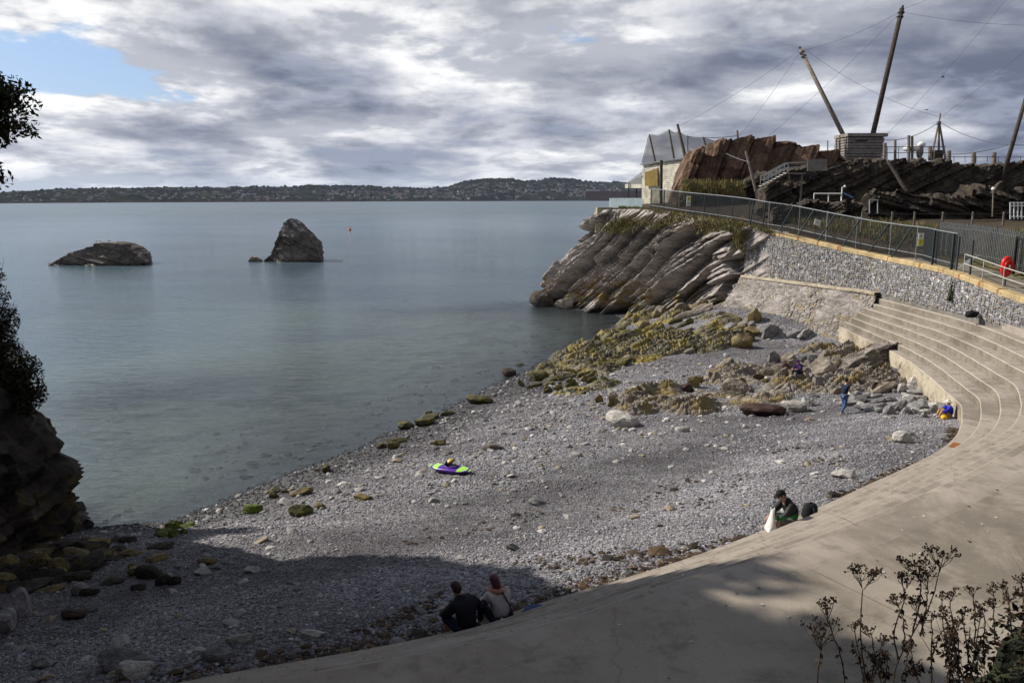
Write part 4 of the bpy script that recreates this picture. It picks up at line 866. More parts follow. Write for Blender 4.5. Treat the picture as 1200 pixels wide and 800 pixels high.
def gs(px):                                        # distance along the ground edge for a photo column
    ok = np.arange(len(gpx)) > 40; return float(np.interp(px, gpx[ok], Lg[ok]))
def gp(s_, off=0.0, dz=0.0):
    q = np.array([np.interp(s_, Lg, GL[:, k]) for k in range(3)]); nn = np.array([np.interp(s_, Lg, nG[:, k]) for k in range(2)]); nn /= np.linalg.norm(nn)
    return q+np.array([nn[0]*off, nn[1]*off, dz])
def pales_obj(parent, base_pts, h, w, pitch, mat, name='pale_run', z0=0.08):
    B = np.array(base_pts); L = np.r_[0, np.cumsum(np.linalg.norm(np.diff(B, axis=0), axis=1))]; mb = MB(); s_ = 0.05
    while s_ < L[-1]:
        c = np.array([np.interp(s_, L, B[:, k]) for k in range(3)]); mb.box(c+np.array([0, 0, z0+(h-z0)/2]), (w, w*0.6, h-z0)); s_ += pitch
    o = mb.build(name, mat, parent); o['kind'] = 'stuff'; return o
def foff(px): return float(np.interp(px, [700, 870, 892, 915, 1062, 1090, 1120], [0.5, 0.5, 0.30, 1.0, 1.0, 0.35, 0.30]))
sA, sB = gs(757), gs(1112); FS = np.linspace(sA, sB, 60)
pxof = lambda s_: float(np.interp(s_, Lg[41:], gpx[41:]))
fb = [gp(s_, foff(pxof(s_)), 0.05) for s_ in FS]
fence = thing('steel_fence', fb[30], 'long grey steel bar fence along the cliff top and wall', 'fence')
FH = 2.0
mb = MB()
for a, b in zip(fb[:-1], fb[1:]): mb.bar(a+np.array([0, 0, FH]), b+np.array([0, 0, FH]), 0.06, 0.05)
mb.build('top_rail', 'galvanised', fence); mb = MB()
for a, b in zip(fb[:-1], fb[1:]): mb.bar(a+np.array([0, 0, 0.35]), b+np.array([0, 0, 0.35]), 0.05, 0.04)
mb.build('bottom_rail', 'galvanised', fence)
s_ = sA
while s_ < sB:
    q = gp(s_, foff(pxof(s_))+0.03, 0); MB().bar(q, q+np.array([0, 0, FH+0.12]), 0.075).build('post', 'dark_steel' if pxof(s_) < 880 else 'galvanised', fence); s_ += 2.6
pales_obj(fence, fb, FH, 0.034, 0.125, 'dark_steel')
for px in (877, 892, 911, 933, 957, 985, 1016, 1042):   # raking green struts footed on the coping
    s_ = gs(px); a = gp(s_, 0.14, 0.06); dd = 0.0 if px < 900 else 0.62; b = gp(s_+dd, foff(px)-0.05, FH); MB().tube([a, b], 0.052, 8).build('strut', 'green_strut', fence)
for px in (1088, 1110): a = gp(gs(px), 0.2, 0.0); MB().bar(a, a+np.array([0, 0, FH+0.05]), 0.09).build('strut', 'green_strut', fence)
for px in (1042, 1073, 1110, 1131): 
    a = gp(gs(px), 0.16, 0.05)
# rust runs on the coping under each strut (stains of their own shape)
for px in (892, 911, 933, 957, 985, 1016, 1042, 1080, 1108, 1124, 1148, 1168):
    s0 = float(np.interp(gs(px), Lg, np.arange(len(Lg)))); q = gp(gs(px), 0, 0); j = int(np.argmin(((WL[:, :2]-q[:2])**2).sum(1))); na = np.array([*nW[j], 0]); ta = np.array([*tW[j], 0]); w_ = random.uniform(0.05, 0.11)
    V = []
    for d, z in [(-0.0635, -0.205), (-0.0635, 0.03), (-0.022, 0.0865), (0.12, 0.0865)]: V += [WL[j]+na*d+ta*w_*e+np.array([0, 0, z]) for e in (-1, 1)]
    obj('rust_run', V, [(0, 1, 3, 2), (2, 3, 5, 4), (4, 5, 7, 6)], 'rust_stain', wall)
def sign(px, py, d, w, h, rows, label, mat='white_paint', rz=0.2, tilt=0.0):
    c = P(px, py, d); g = thing('warning_sign', c-np.array([0, 0, h/2]), label, 'sign'); Rm = rotz(rz) @ np.array([[math.cos(tilt), 0, math.sin(tilt)], [0, 1, 0], [-math.sin(tilt), 0, math.cos(tilt)]])
    MB().box(c, (w, 0.015, h), Rm).build('panel', mat, g)
    for (x, z, ww, hh, m_) in rows: MB().box(c+Rm @ np.array([x*w, -0.0105, z*h]), (ww*w, 0.006, hh*h), Rm).build('printed_block', m_, g)
    return c
d_ = lambda px, off: (gp(gs(px), off)[1]*cp+(CAMH-gp(gs(px), off)[2])*sp)
def on_fence(px, dz): q = gp(gs(px), foff(px)-0.06, dz); d = q[1]*cp+(CAMH-q[2])*sp; v = ((CAMH-q[2])*cp - q[1]*sp)/d; return px, 400+FPX*v, d
for px, dz, w, h, rows, lab, tl in [
    (807, 1.35, 0.42, 0.9, [(0, 0.2, 0.8, 0.35, 'sign_yellow'), (0, 0.22, 0.25, 0.2, 'black_paint'), (0, -0.25, 0.7, 0.08, 'black_paint')], 'narrow white and yellow warning sign on the cliff-top fence', 0.0),
    (958, 1.35, 0.55, 0.42, [(0, 0.1, 0.6, 0.1, 'galvanised'), (0, -0.15, 0.6, 0.08, 'galvanised')], 'plain white notice hung askew on the fence', 0.25),
    (1079, 1.45, 0.42, 0.75, [(0, -0.2, 0.85, 0.5, 'sign_yellow'), (0, 0.28, 0.3, 0.22, 'galvanised'), (0, -0.2, 0.3, 0.3, 'white_paint')], 'white and yellow warning sign above the rubble wall', 0.0)]:
    a, b, d = on_fence(px, dz); sign(a, b, d, w, h, rows, lab, rz=0.35, tilt=tl)
# lattice guard and tubular handrail on the wall end
g = thing('fan_guard', gp(gs(1114), 0.3), 'small panel of slanting steel bars closing the fence end', 'guard'); mb = MB()
for k in range(10): a = gp(gs(1113)+k*0.12, 0.35, 0.15+0.05*k); mb.bar(a, a+np.array([0.35, -0.45, 0.55]) , 0.025)
mb.build('slanting_bars', 'galvanised', g); 
for e in (0, 1.3): a = gp(gs(1113)+e, 0.35, 0); MB().bar(a, a+np.array([0, 0, 1.9]), 0.08).build('post', 'dark_steel', g)
hr = thing('handrail', gp(gs(1140), 0.25), 'pale tubular handrail on the wall coping by the lifebuoy', 'handrail'); s0 = gs(1124); S1 = Lg[-1]-6
for z in (1.05, 0.55): MB().tube([gp(s_, 0.22, z+0.05) for s_ in np.linspace(s0, S1, 30)], 0.026, 8).build('rail', 'pale_tube', hr)
s_ = s0
while s_ < S1: q = gp(s_, 0.22, 0.03); MB().tube([q, q+np.array([0, 0, 1.05])], 0.026, 8).build('post', 'pale_tube', hr); s_ += 1.75
# lifebuoy in its red housing on a post
s_ = gs(1160); q = gp(s_, 0.75, 0.0); lb = thing('lifebuoy_station', q, 'bright red lifebuoy housing on a post behind the handrail', 'lifebuoy')
MB().tube([q, q+np.array([0, 0, 1.35])], 0.04, 8).build('post', 'dark_steel', lb); c = q+np.array([-0.05, -0.08, 1.02])
V, F = ICO[3]; V = V.copy(); rr = np.hypot(V[:, 0], V[:, 2]); V[:, 1] = V[:, 1]*(0.4+0.6*np.clip(rr*1.5, 0, 1)); V = np.sign(V)*np.abs(V)**0.85
obj('housing', (V*np.array([0.36, 0.17, 0.52])) @ rotz(0.3).T+c, F, 'red_plastic', lb, True)
th = np.linspace(0, 2*math.pi, 25)[:-1]; ring = np.array([[0.25*math.cos(a), -0.13, 0.30*math.sin(a)] for a in th]); ring = np.vstack([ring, ring[:1], ring[1:2]]) @ rotz(0.3).T+c
MB().tube(ring, 0.055, 8, False).build('ring', 'red_plastic', lb, True)
MB().box(c+np.array([0.03, -0.17, -0.02]), (0.10, 0.03, 0.22), rotz(0.3)).build('latch', 'white_paint', lb)
# palisade with a dark gate beyond the walkway
pb = [gp(s_, 3.0, 0.25) for s_ in np.linspace(gs(1046), Lg[-1]-8, 44)]
pf = thing('palisade_fence', pb[8], 'pointed steel palisade fence on the inland side of the walkway', 'fence')
for z in (0.35, 1.75):
    mb = MB()
    for a, b in zip(pb[:-1], pb[1:]): mb.bar(a+np.array([0, 0, z]), b+np.array([0, 0, z]), 0.05, 0.04)
    mb.build('rail', 'galvanised', pf)
mb = MB(); L = np.r_[0, np.cumsum(np.linalg.norm(np.diff(np.array(pb), axis=0), axis=1))]; s_ = 0
while s_ < L[-1]:
    c = np.array([np.interp(s_, L, np.array(pb)[:, k]) for k in range(3)])+np.array([-0.04, -0.03, 0])
    mb.box(c+np.array([0, 0, 1.0]), (0.065, 0.02, 1.9)); mb.add([c+np.array(v) for v in [(-0.032, -0.01, 1.95), (0.032, -0.01, 1.95), (0.032, 0.01, 1.95), (-0.032, 0.01, 1.95), (0, 0, 2.12)]], [(0, 1, 4), (1, 2, 4), (2, 3, 4), (3, 0, 4)]); s_ += 0.155
o = mb.build('pale_run', 'galvanised', pf); o['kind'] = 'stuff'
for s_ in np.arange(0, L[-1], 2.75):
    c = np.array([np.interp(s_, L, np.array(pb)[:, k]) for k in range(3)])+np.array([0.06, 0.05, -0.1]); MB().bar(c, c+np.array([0, 0, 2.2]), 0.1).build('post', 'dark_steel', pf)
gt = thing('steel_gate', gp(gs(1150), 2.7, 0.1), 'dark framed steel gate in front of the palisade by the lifebuoy', 'gate')
ga, gb2 = gp(gs(1130), 2.6, 0.12), gp(gs(1176), 2.6, 0.12)
for q in (ga, gb2): MB().bar(q, q+np.array([0, 0, 2.0]), 0.12).build('gate_post', 'black_paint', gt)
MB().bar(ga+np.array([0, 0, 1.93]), gb2+np.array([0, 0, 1.93]), 0.09).build('top_bar', 'black_paint', gt)
MB().bar(ga+np.array([0, 0, 0.25]), gb2+np.array([0, 0, 0.25]), 0.09).build('bottom_bar', 'black_paint', gt)
for f in np.linspace(0.06, 0.94, 13): q = ga*(1-f)+gb2*f; MB().bar(q+np.array([0, 0, 0.3]), q+np.array([0, 0, 1.9]), 0.03).build('bar', 'dark_steel', gt)
# wooden posts and wires in the grass
wf = thing('post_and_wire_fence', P(1104, 262, 56), 'row of weathered timber posts with wires behind the grass strip', 'fence'); wp = []
for px in (1010, 1045, 1071, 1104, 1139, 1175, 1212):
    q = P(px, 262+ (px-1104)*0.03, 56); q[2] = 9.3; wp.append(q); MB().tube([q-np.array([0, 0, 0.3]), q+np.array([0, 0, 1.1])], 0.075, 8).build('post', 'weathered_timber', wf)
for z in (0.5, 0.95): MB().tube([q+np.array([0, 0, z]) for q in wp], 0.016, 5).build('wire', 'dark_steel', wf)

# ------------------------------------------------------------------ rockwork of the enclosure
GZ = 8.6
rock_mass('rock_outcrop', [(789, 224), (799, 206), (806, 195), (812, 181), (823, 172), (830, 178), (838, 181), (841, 164), (858, 161), (880, 160), (905, 162), (925, 161), (934, 163), (940, 172), (955, 174), (985, 175), (996, 188)], GZ, 84, 7, 'brown_rock', 81, (0.62, 0.12), 190, (R(-68), R(15)), 'big rugged red-brown rock outcrop beside the white boarded building', 'rock', lean=0.30, scale=2.3)
rock_mass('rock_wall', [(868, 232), (874, 214), (885, 206), (900, 200), (930, 198), (950, 196), (975, 193), (990, 188), (1010, 188), (1040, 187), (1080, 187), (1120, 191), (1150, 192), (1185, 190), (1230, 187)], GZ-0.5, 80, 9, 'dark_rock', 85, (0.36, 0.22), 240, (R(-25), R(10)), 'dark terraced rock wall below the timber posts', 'rock', lean=0.16, scale=1.1)
rock_mass('rock_wall', [(1017, 246), (1020, 226), (1035, 223), (1058, 223), (1075, 226), (1092, 229), (1110, 235), (1128, 230), (1145, 225), (1160, 219), (1180, 222), (1230, 224)], 8.2, 61, 4, 'dark_rock', 87, (0.45, 0.25), 160, (R(15), R(10)), 'lower brown rock wall with a mossy top behind the wire fence', 'rock', lean=0.12, scale=0.9)
rock_mass('rock_pillar', [(896, 244), (899, 220), (905, 216), (915, 214), (925, 217), (931, 228), (934, 244)], GZ-0.8, 66, 3, 'dark_rock', 89, (0.3, 0.2), 60, (R(-25), R(10)), 'short rock pillar at the foot of the stairs', 'rock', lean=0.1)
rock_mass('rock_bank', [(905, 246), (920, 240), (938, 238), (955, 236), (975, 238), (990, 235), (1010, 238), (1026, 246)], GZ-0.8, 63, 2, 'dark_rock', 91, (0.25, 0.2), 90, (R(-25), R(10)), 'low bank of broken rock below the white pipe frame', 'rock', lean=0.4, scale=0.7)
def grass(name, pts, hgt, mat_cols, label, seed=1, wid=0.012, lean=0.35, dens=6):
    rg = np.random.default_rng(seed); n_ = len(pts)*dens; p = np.repeat(pts, dens, 0)+np.c_[rg.normal(0, 0.08, (n_, 2)), np.zeros(n_)]
    a = rg.uniform(0, 6.28, n_); h = hgt*rg.uniform(0.5, 1.2, n_); l = rg.normal(0, lean, (n_, 2))*h[:, None]; w = np.c_[np.cos(a), np.sin(a)]*wid
    V = np.stack([np.c_[p[:, :2]-w, p[:, 2]], np.c_[p[:, :2]+w, p[:, 2]], np.c_[p[:, :2]+l, p[:, 2]+h]], 1).reshape(-1, 3)
    F_ = np.arange(n_*3).reshape(-1, 3); c = np.array(mat_cols)[rg.choice(len(mat_cols), n_)]*rg.uniform(0.6, 1.4, (n_, 1))
    return tag(obj(name, V, F_, 'leaf', None, False, np.repeat(c, 3, 0)), label, 'grass', kind='stuff')
colmat('leaf', 0.7, 0.0, 5, 0.25)
DRY = [(0.20, 0.155, 0.055), (0.13, 0.105, 0.03), (0.06, 0.065, 0.018), (0.26, 0.21, 0.09)]
GRN = [(0.05, 0.065, 0.016), (0.10, 0.10, 0.03), (0.17, 0.14, 0.05)]
rock_mass('grass_mound', [(796, 232), (803, 218), (815, 213), (835, 213), (852, 210), (866, 214), (874, 232)], GZ-0.3, 80.5, 3, 'dry_grass', 93, (0.15, 0.1), 60, kind='structure', lean=0.5)
rg = np.random.default_rng(8); q = np.array([P(rg.uniform(799, 872), rg.uniform(214, 232), rg.uniform(78.4, 80.5)) for _ in range(700)]); grass('dry_grass', q, 0.55, DRY, 'yellow dry grass on the mound under the rock outcrop', 3, 0.03, 0.3, 5)
q = np.array([gp(gs(rg.uniform(880, 1190)), rg.uniform(3.3, 8.5)) for _ in range(2600)])
V = []
for k in q:
    d = np.hypot(GL[:, 0]-k[0], GL[:, 1]-k[1]).min(); V.append((k[0], k[1], max(k[2], k[2]*(1-min(max((d-3)/9, 0), 1))+9.6*min(max((d-3)/9, 0), 1))+0.35))
grass('verge_grass', np.array(V), 0.45, DRY+GRN, 'rough grass strip between palisade and wire fence', 4, 0.02, 0.4, 5)
q = np.array([gp(gs(rg.uniform(712, 905)), abs(rg.normal(0.0, 0.35))-0.15, -0.02-abs(rg.normal(0, 0.12))) for _ in range(1100)]); grass('edge_grass', q, 0.30, DRY+GRN, 'tufts of grass along the cliff edge and wall', 5, 0.02, 0.5, 6)
def cliff_px(x, y): 
    d = np.interp(x, [690, 720, 760, 800, 866], [85, 80.5, 76, 70.5, 61.5]); return P(x, y, d)
q = np.array([cliff_px(*(np.array(c)+rg.normal(0, 1, 2)*np.array(sg))) for c, sg, m_ in [((722, 268), (9, 3), 160), ((735, 262), (8, 3), 120), ((765, 262), (14, 3), 90), ((845, 268), (12, 5), 200), ((866, 280), (4, 8), 120), ((800, 258), (12, 3), 80)] for _ in range(m_)])
grass('cliff_grass', q, 0.40, DRY+GRN, 'grass growing in patches on the upper cliff', 6, 0.03, 0.5, 6)

# ------------------------------------------------------------------ buildings, nets and masts
A, B = P(752, 238, 97), P(820, 238, 88); A[2] = B[2] = 9.9
bl = thing('boarded_building', (A+B)/2, 'weathered white boarded timber building with a lean-to canopy', 'building')
tA, tB = P(752, 194, 97)[2], P(820, 184, 88)[2]; wd = (B-A)/np.linalg.norm(B-A); nout = np.array([wd[1], -wd[0], 0]); nout = nout if nout[0] < 0 else -nout
bk = -nout*7
mb = MB(); V = [A, B, B+bk, A+bk, A+[0, 0, tA-9.9], B+[0, 0, tB-9.9], B+bk+[0, 0, tB-9.9], A+bk+[0, 0, tA-9.9]]
mb.add(V, [(0, 1, 5, 4), (1, 2, 6, 5), (2, 3, 7, 6), (3, 0, 4, 7), (4, 5, 6, 7)]); mb.build('wall', 'weathered_timber', bl)
z = 10.0; rb = random.Random(4); Lb = np.linalg.norm((B-A)[:2])
while z < tB-0.1:
    hB = 0.24
    e0 = 0.0 if z+hB < tA else min(0.95, (z+hB-tA)/(tB-tA)); cuts = sorted([e0, 1.0]+[rb.uniform(e0, 1) for _ in range(2)])
    for a, b in zip(cuts[:-1], cuts[1:]):
        if (b-a)*Lb < 0.25: continue
        p0, p1 = A+(B-A)*(a+0.002)+nout*0.03, A+(B-A)*(b-0.002)+nout*0.03; p0[2] = p1[2] = z+hB/2; mb = MB(); mb.bar(p0, p1, 0.035+rb.uniform(0, 0.02), hB-0.02); mb.build('board', 'white_board', bl)
    z += hB
MB().bar(A+nout*0.15+[0, 0, tA-9.8], B+nout*0.15+[0, 0, tB-9.8], 0.5, 0.12).build('roof_edge', 'roof_sheet', bl)
# lean-to canopy at the seaward end
c1_, c2_ = A+nout*0.1+wd*2.6+[0, 0, tA-10.6], A+nout*0.1-wd*0.2+[0, 0, tA-10.9]; o1, o2 = P(741, 215, 98), P(735, 213, 101)
cn = [P(772, 196, 93.5), P(754, 200, 96.5), P(735, 214, 99.5), P(757, 214.5, 96)]
mb = MB(); V = cn+[q-np.array([0, 0, 0.1]) for q in cn]; mb.add(V, [(0, 1, 2, 3), (7, 6, 5, 4), (0, 4, 5, 1), (1, 5, 6, 2), (2, 6, 7, 3), (3, 7, 4, 0)]); mb.build('canopy', 'roof_sheet', bl)
p_ = [P(756, 202, 95.6), P(771, 197, 93.6), P(771, 218, 93.6), P(756, 218, 95.6)]; mb = MB(); mb.add(p_+[q+nout*0.06 for q in p_], [(4, 5, 6, 7), (0, 1, 5, 4), (1, 2, 6, 5), (2, 3, 7, 6), (3, 0, 4, 7)]); mb.build('recess_panel', 'ochre_panel', bl)
for px in (737, 746, 756): q = P(px, 214, 98.5); MB().bar((q[0], q[1], 9.8), q, 0.12).build('canopy_post', 'dark_timber', bl)
MB().bar(P(733, 218, 99.5), P(757, 218, 96), 0.14, 0.5).build('canopy_rail', 'white_board', bl)
q = P(775, 235, 86); tp = P(775, 188, 86); MB().tube([(q[0], q[1], 9.8), tp], 0.17, 10).build('post', 'dark_timber'); o = bpy.data.objects['post'] if False else COL.objects[-1]; o.name = 'timber_post'; tag(at_base(o), 'tall dark round timber post before the white boarded building', 'post')
# aviary net pitched on poles above the building
nt = thing('aviary_net', A+np.array([0, 0, tA-9.9]), 'dark netting draped over leaning poles on the boarded building', 'net')
def dB(px): return float(np.interp(px, [748, 820], [97.5, 88]))
TOPS = [(752, 191), (757, 172), (761, 159), (772, 158.5), (784, 153), (790, 155.5), (796, 155), (806, 160), (824, 162), (838, 166)]
BOT = [(751, 193), (756, 192.5), (763, 191.5), (773, 190), (785, 187), (792, 186), (798, 185), (807, 183.5), (824, 182), (838, 182)]
TT = crom([P(a, b, dB(a)+0.8) for a, b in TOPS], 50); BB = crom([P(a, b, dB(a)) for a, b in BOT], 50); n1 = np.array([TT*(1-f)+BB*f - nout*0.35*math.sin(f*math.pi) for f in np.linspace(0, 1, 8)])
obj('net', n1.reshape(-1, 3), gridF(50, 8), 'netting', nt, True)
n2 = np.array([TT*(1-f)+(BB+bk*0.9)*f for f in np.linspace(0.02, 1, 6)]); obj('net', n2.reshape(-1, 3), gridF(50, 6), 'netting', nt, True)
for a, b, r_ in [((761, 158), (768, 190), 0.11), ((784, 152), (790, 186), 0.11), ((794, 146), (803, 184), 0.17), ((806, 159), (806, 183), 0.06), ((824, 161), (829, 176), 0.10)]: MB().tube([P(*b, dB(b[0])+0.4), P(*a, dB(a[0])+0.7)], [r_*1.1, r_*0.85], 8).build('pole', 'dark_timber', nt)
MB().tube(TT+np.array([0, 0, 0.02]), 0.03, 5).build('edge_rope', 'cable', nt)
# timber hut among the masts
q0 = P(991, 187, 91); q1_ = P(1033, 187, 91); zb = 14.2; zt_ = P(1010, 161, 91)[2]; hc = (q0+q1_)/2; hw = (q1_[0]-q0[0])/2
hut = thing('timber_hut', (hc[0], hc[1]+1.6, zb), 'small flat-roofed log hut on the rocks between the masts', 'hut')
MB().box((hc[0], hc[1]+1.6, (zb+zt_)/2), (2*hw-0.1, 3.2, zt_-zb)).build('core', 'dark_timber', hut)
z = zb+0.14; rb = random.Random(9)
while z < zt_-0.05:
    for (a, b) in [((-hw, -0.06), (hw, -0.06)), ((-hw-0.02, 0.0), (-hw-0.02, 3.2)), ((hw+0.02, 0.0), (hw+0.02, 3.2))]:
        mb = MB(); jz = rb.uniform(-0.02, 0.02); mb.tube([(hc[0]+a[0], hc[1]+a[1], z+jz), (hc[0]+b[0], hc[1]+b[1], z+jz)], 0.15, 8); mb.build('log', 'grey_board', hut)
    z += 0.31
MB().box((hc[0]+0.1, hc[1]+1.55, zt_+0.22), (2*hw+0.5, 3.9, 0.36)).build('roof', 'grey_board', hut)
MB().box((hc[0]-0.5, hc[1]-0.16, zt_-0.42), (1.4, 0.12, 0.22)).build('slot_window', 'black_paint', hut)
def mast(a, b, d1, d2, r1, r2, label, mat='weathered_timber', bands=True):
    q, t_ = P(*a, d1), P(*b, d2); g = thing('mast', q, label, 'mast', None); MB().tube([q, q*0.5+t_*0.5, t_], [r1, (r1+r2)/2, r2], 12).build('pole', mat, g, True); ax = (t_-q)/np.linalg.norm(t_-q)
    for f in (0.4, 0.9): MB().tube([t_-ax*(f+0.15), t_-ax*f], r2*1.5, 10).build('collar', 'dark_steel', g)
    MB().tube([t_, t_+ax*0.3], r2*0.7, 8).build('cap', 'dark_steel', g); return q, t_
m1 = mast((993, 168), (938, 58), 93, 95, 0.27, 0.22, 'pale timber mast leaning left out of the hut', 'weathered_timber')
m2 = mast((1021, 166), (1057, 10), 93, 92, 0.30, 0.26, 'tall dark mast leaning right behind the hut', 'dark_timber')
m3 = mast((1174, 212), (1207, 98), 80, 80, 0.22, 0.17, 'dark leaning mast on the terraced rock wall', 'dark_timber')
for a, b, d, lab in [((1040, 188), (1062, 224), 79.0, 'diagonal brace pole sloping down the dark rock wall'), ((874, 177), (889, 236), 79, 'thin leaning pole before the red-brown outcrop')]:
    o = MB().tube([P(*b, d), P(*a, d)], [0.17, 0.13], 8).build('brace_pole', 'weathered_timber'); tag(at_base(o), lab, 'pole')
def cable(a, b, lab, sag=0.0, r_=0.015, da=93, db=93):
    p, q = P(*a, da) if len(a) == 2 else np.array(a), P(*b, db) if len(b) == 2 else np.array(b); t_ = np.linspace(0, 1, 9)[:, None]; pts = p*(1-t_)+q*t_; pts[:, 2] -= (4*sag*t_*(1-t_))[:, 0]
    tag(at_base(MB().tube(pts, r_, 4, False).build('stay_cable', 'cable')), lab, 'cable')
cable((938, 58), (796, 148), 'stay cable from the pale mast to the net pole', 0.4); cable((938, 60), (866, 160), 'stay cable from the pale mast to the outcrop post', 0.3)
cable((938, 60), (1055, 14), 'stay cable joining the two mast tops', 0.5); cable((942, 57), (1100, 137), 'stay cable from the pale mast to the tripod', 0.9)
cable((1056, 14), (1260, 29), 'near-level stay cable running right from the dark mast', 0.6); cable((1057, 11), (1120, -12), 'stay cable rising from the dark mast top', 0)
cable((1056, 14), (898, 162), 'stay cable from the dark mast down to the outcrop', 0.4); cable((1182, -4), (1035, 162), 'long stay cable descending to the hut roof', 0.5)
cable((1102, 138), (1262, 8), 'stay cable rising right from the tripod', 0.3); cable((1098, 145), (1036, 164), 'slack rope from the tripod to the hut', 0.6, 0.035); cable((1101, 143), (1184, 170), 'rope from the tripod to the leaning mast', 0.5, 0.035, 93, 81)
cable((1092, 180), (1182, 170), 'rope from the timber posts to the leaning mast', 0.4, 0.04, 90, 81); cable((1184, 170), (1262, 160), 'rope running right from the leaning mast', 0.3, 0.04, 81, 81)
cable((806, 160), (865, 159), 'rope from the net to the outcrop post', 0.2, 0.035, 90, 92); cable((838, 172), (878, 190), 'rope from the net down to the thin leaning pole', 0.2, 0.045, 88, 76.5)
o = MB().tube([P(865, 166, 92), P(864, 153, 92)], 0.12, 8).build('outcrop_post', 'weathered_timber'); tag(at_base(o), 'short timber post on the crest of the red-brown outcrop', 'post')
# tripod
tpd = thing('timber_tripod', P(1100, 186, 90), 'pale timber tripod standing above the terraced rock wall', 'tripod')
for a, dd in [((1091, 187), 89.5), ((1108, 187), 89.5), ((1100, 186), 92)]: MB().tube([P(*a, dd), P(1100.5, 142, 90.3)], [0.13, 0.10], 8).build('leg', 'weathered_timber', tpd)
MB().tube([P(1100, 147, 90.2), P(1102, 133, 90.2)], 0.09, 8).build('top_pole', 'weathered_timber', tpd)
MB().tube([P(1100, 146, 90.2), P(1100.4, 143, 90.2)], 0.24, 8).build('lashing', 'dark_steel', tpd)
# timber posts and rails along the top of the rock wall
for px, t_, b_, r_, lab in [(1112, 177, 191, 0.22, 'stout timber post nearest the tripod on the rock wall'), (1141, 179, 192, 0.22, 'stout timber post between its two like neighbours on the rock wall'), (1165, 179, 193, 0.22, 'stout timber post nearest the leaning mast on the rock wall'), (1065, 159, 187, 0.16, 'tall timber post left of a pair beside the white figure'), (1069, 160, 187, 0.13, 'thinner timber post of the pair beside the white figure'), (1049, 164, 187, 0.14, 'short timber post near the hut corner'), (1037, 168, 187, 0.2, 'stubby timber post touching the hut side'), (1090, 172, 188, 0.2, 'broad timber post below the tripod leg'), (984, 159, 180, 0.10, 'slim post beside the hut wall'), (980, 163, 180, 0.08, 'thin post on the outcrop next to the hut'), (970, 165, 180, 0.07, 'thinnest post on the outcrop crest')]:
    o = MB().tube([P(px, b_, 83.5 if px > 1030 else 91), P(px, t_, 83.5 if px > 1030 else 91)], r_, 8).build('timber_post', 'weathered_timber'); tag(at_base(o), lab, 'post')
rl = thing('viewing_rail', P(1090, 187, 82), 'thin dark railing along the top of the terraced rock wall', 'railing')
for (x0, x1, yy) in [(1036, 1108, 172), (1036, 1108, 179), (1108, 1240, 184)]: MB().tube([P(x0, yy, 82.3), P((x0+x1)/2, yy+0.3, 82.3), P(x1, yy, 82.3)], 0.035, 5).build('rail', 'dark_steel', rl)
for px in range(1040, 1240, 13): MB().tube([P(px, 190, 82.3), P(px, 172 if px < 1109 else 183, 82.3)], 0.03, 5).build('upright', 'dark_steel', rl)
o = MB().box(P(1098, 182, 83), (0.9, 0.8, 1.0)).build('timber_crate', 'dark_timber'); tag(at_base(o), 'dark boxy crate below the tripod legs', 'crate')
# white figure on the terrace (a lumpy pale sculpture with a domed head)
wfg = thing('white_sculpture', P(1080, 187, 84), 'white lumpy sculpture with a domed head beside timber posts', 'sculpture')
V, F = ICO[3]; obj('head', V*np.array([0.42, 0.35, 0.30])*(1+0.06*fbm(V*3, 2, 2))[:, None]+P(1080, 169.5, 84), F, 'white_paint', wfg, True)
V2 = V*np.array([0.85, 0.4, 0.35])*(1+0.25*fbm(V*2.2, 3, 4))[:, None]; obj('body', V2+P(1068, 174.5, 84), F, 'white_paint', wfg, True); obj('torso', V*np.array([0.36, 0.3, 0.75])*(1+0.1*fbm(V*2, 2, 5))[:, None]+P(1078, 178, 84), F, 'grey_board', wfg, True)
# stairs on the outcrop
stt = thing('outdoor_stairs', P(905, 216, 76.5), 'grey outdoor stairs with handrails climbing the outcrop', 'stairs'); a, b = P(893, 218, 76.5), P(921, 203, 76.5)
for k in range(8): q = a+(b-a)*(k/7); MB().box(q, (0.34, 1.1, 0.09)).build('tread', 'pale_tube', stt)
for y_ in (-0.55, 0.55):
    o_ = np.array([0, y_, 0]); MB().bar(a+o_-[0, 0, 0.1], b+o_-[0, 0, 0.1], 0.06, 0.2).build('stringer', 'dark_timber', stt)
    for z in (0.95, 0.5): MB().tube([a+o_+[0, 0, z], b+o_+[0, 0, z], P(941, 203, 76.5)+o_+[0, 0, z+0.05]], 0.04, 6).build('handrail', 'galvanised', stt)
    for f in (0, 0.33, 0.66, 1.0): q = a+(b-a)*f+o_; MB().tube([q, q+[0, 0, 0.95]], 0.03, 6).build('baluster', 'galvanised', stt)
c = P(932, 203.5, 76.5); MB().box(c, (1.6, 1.1, 0.12)).build('landing', 'grey_board', stt); 
for px in (925, 940): q = P(px, 204, 76.2); MB().bar((q[0], q[1], 10), q, 0.14).build('landing_post', 'weathered_timber', stt)
pn = thing('plank_screen', P(957, 201, 77), 'grey plank screen panel beside the stairs landing', 'screen')
for k in range(6): MB().bar(P(946, 188+k*2.3, 77), P(969, 187.5+k*2.3, 77), 0.06, 0.18).build('plank', 'grey_board', pn)
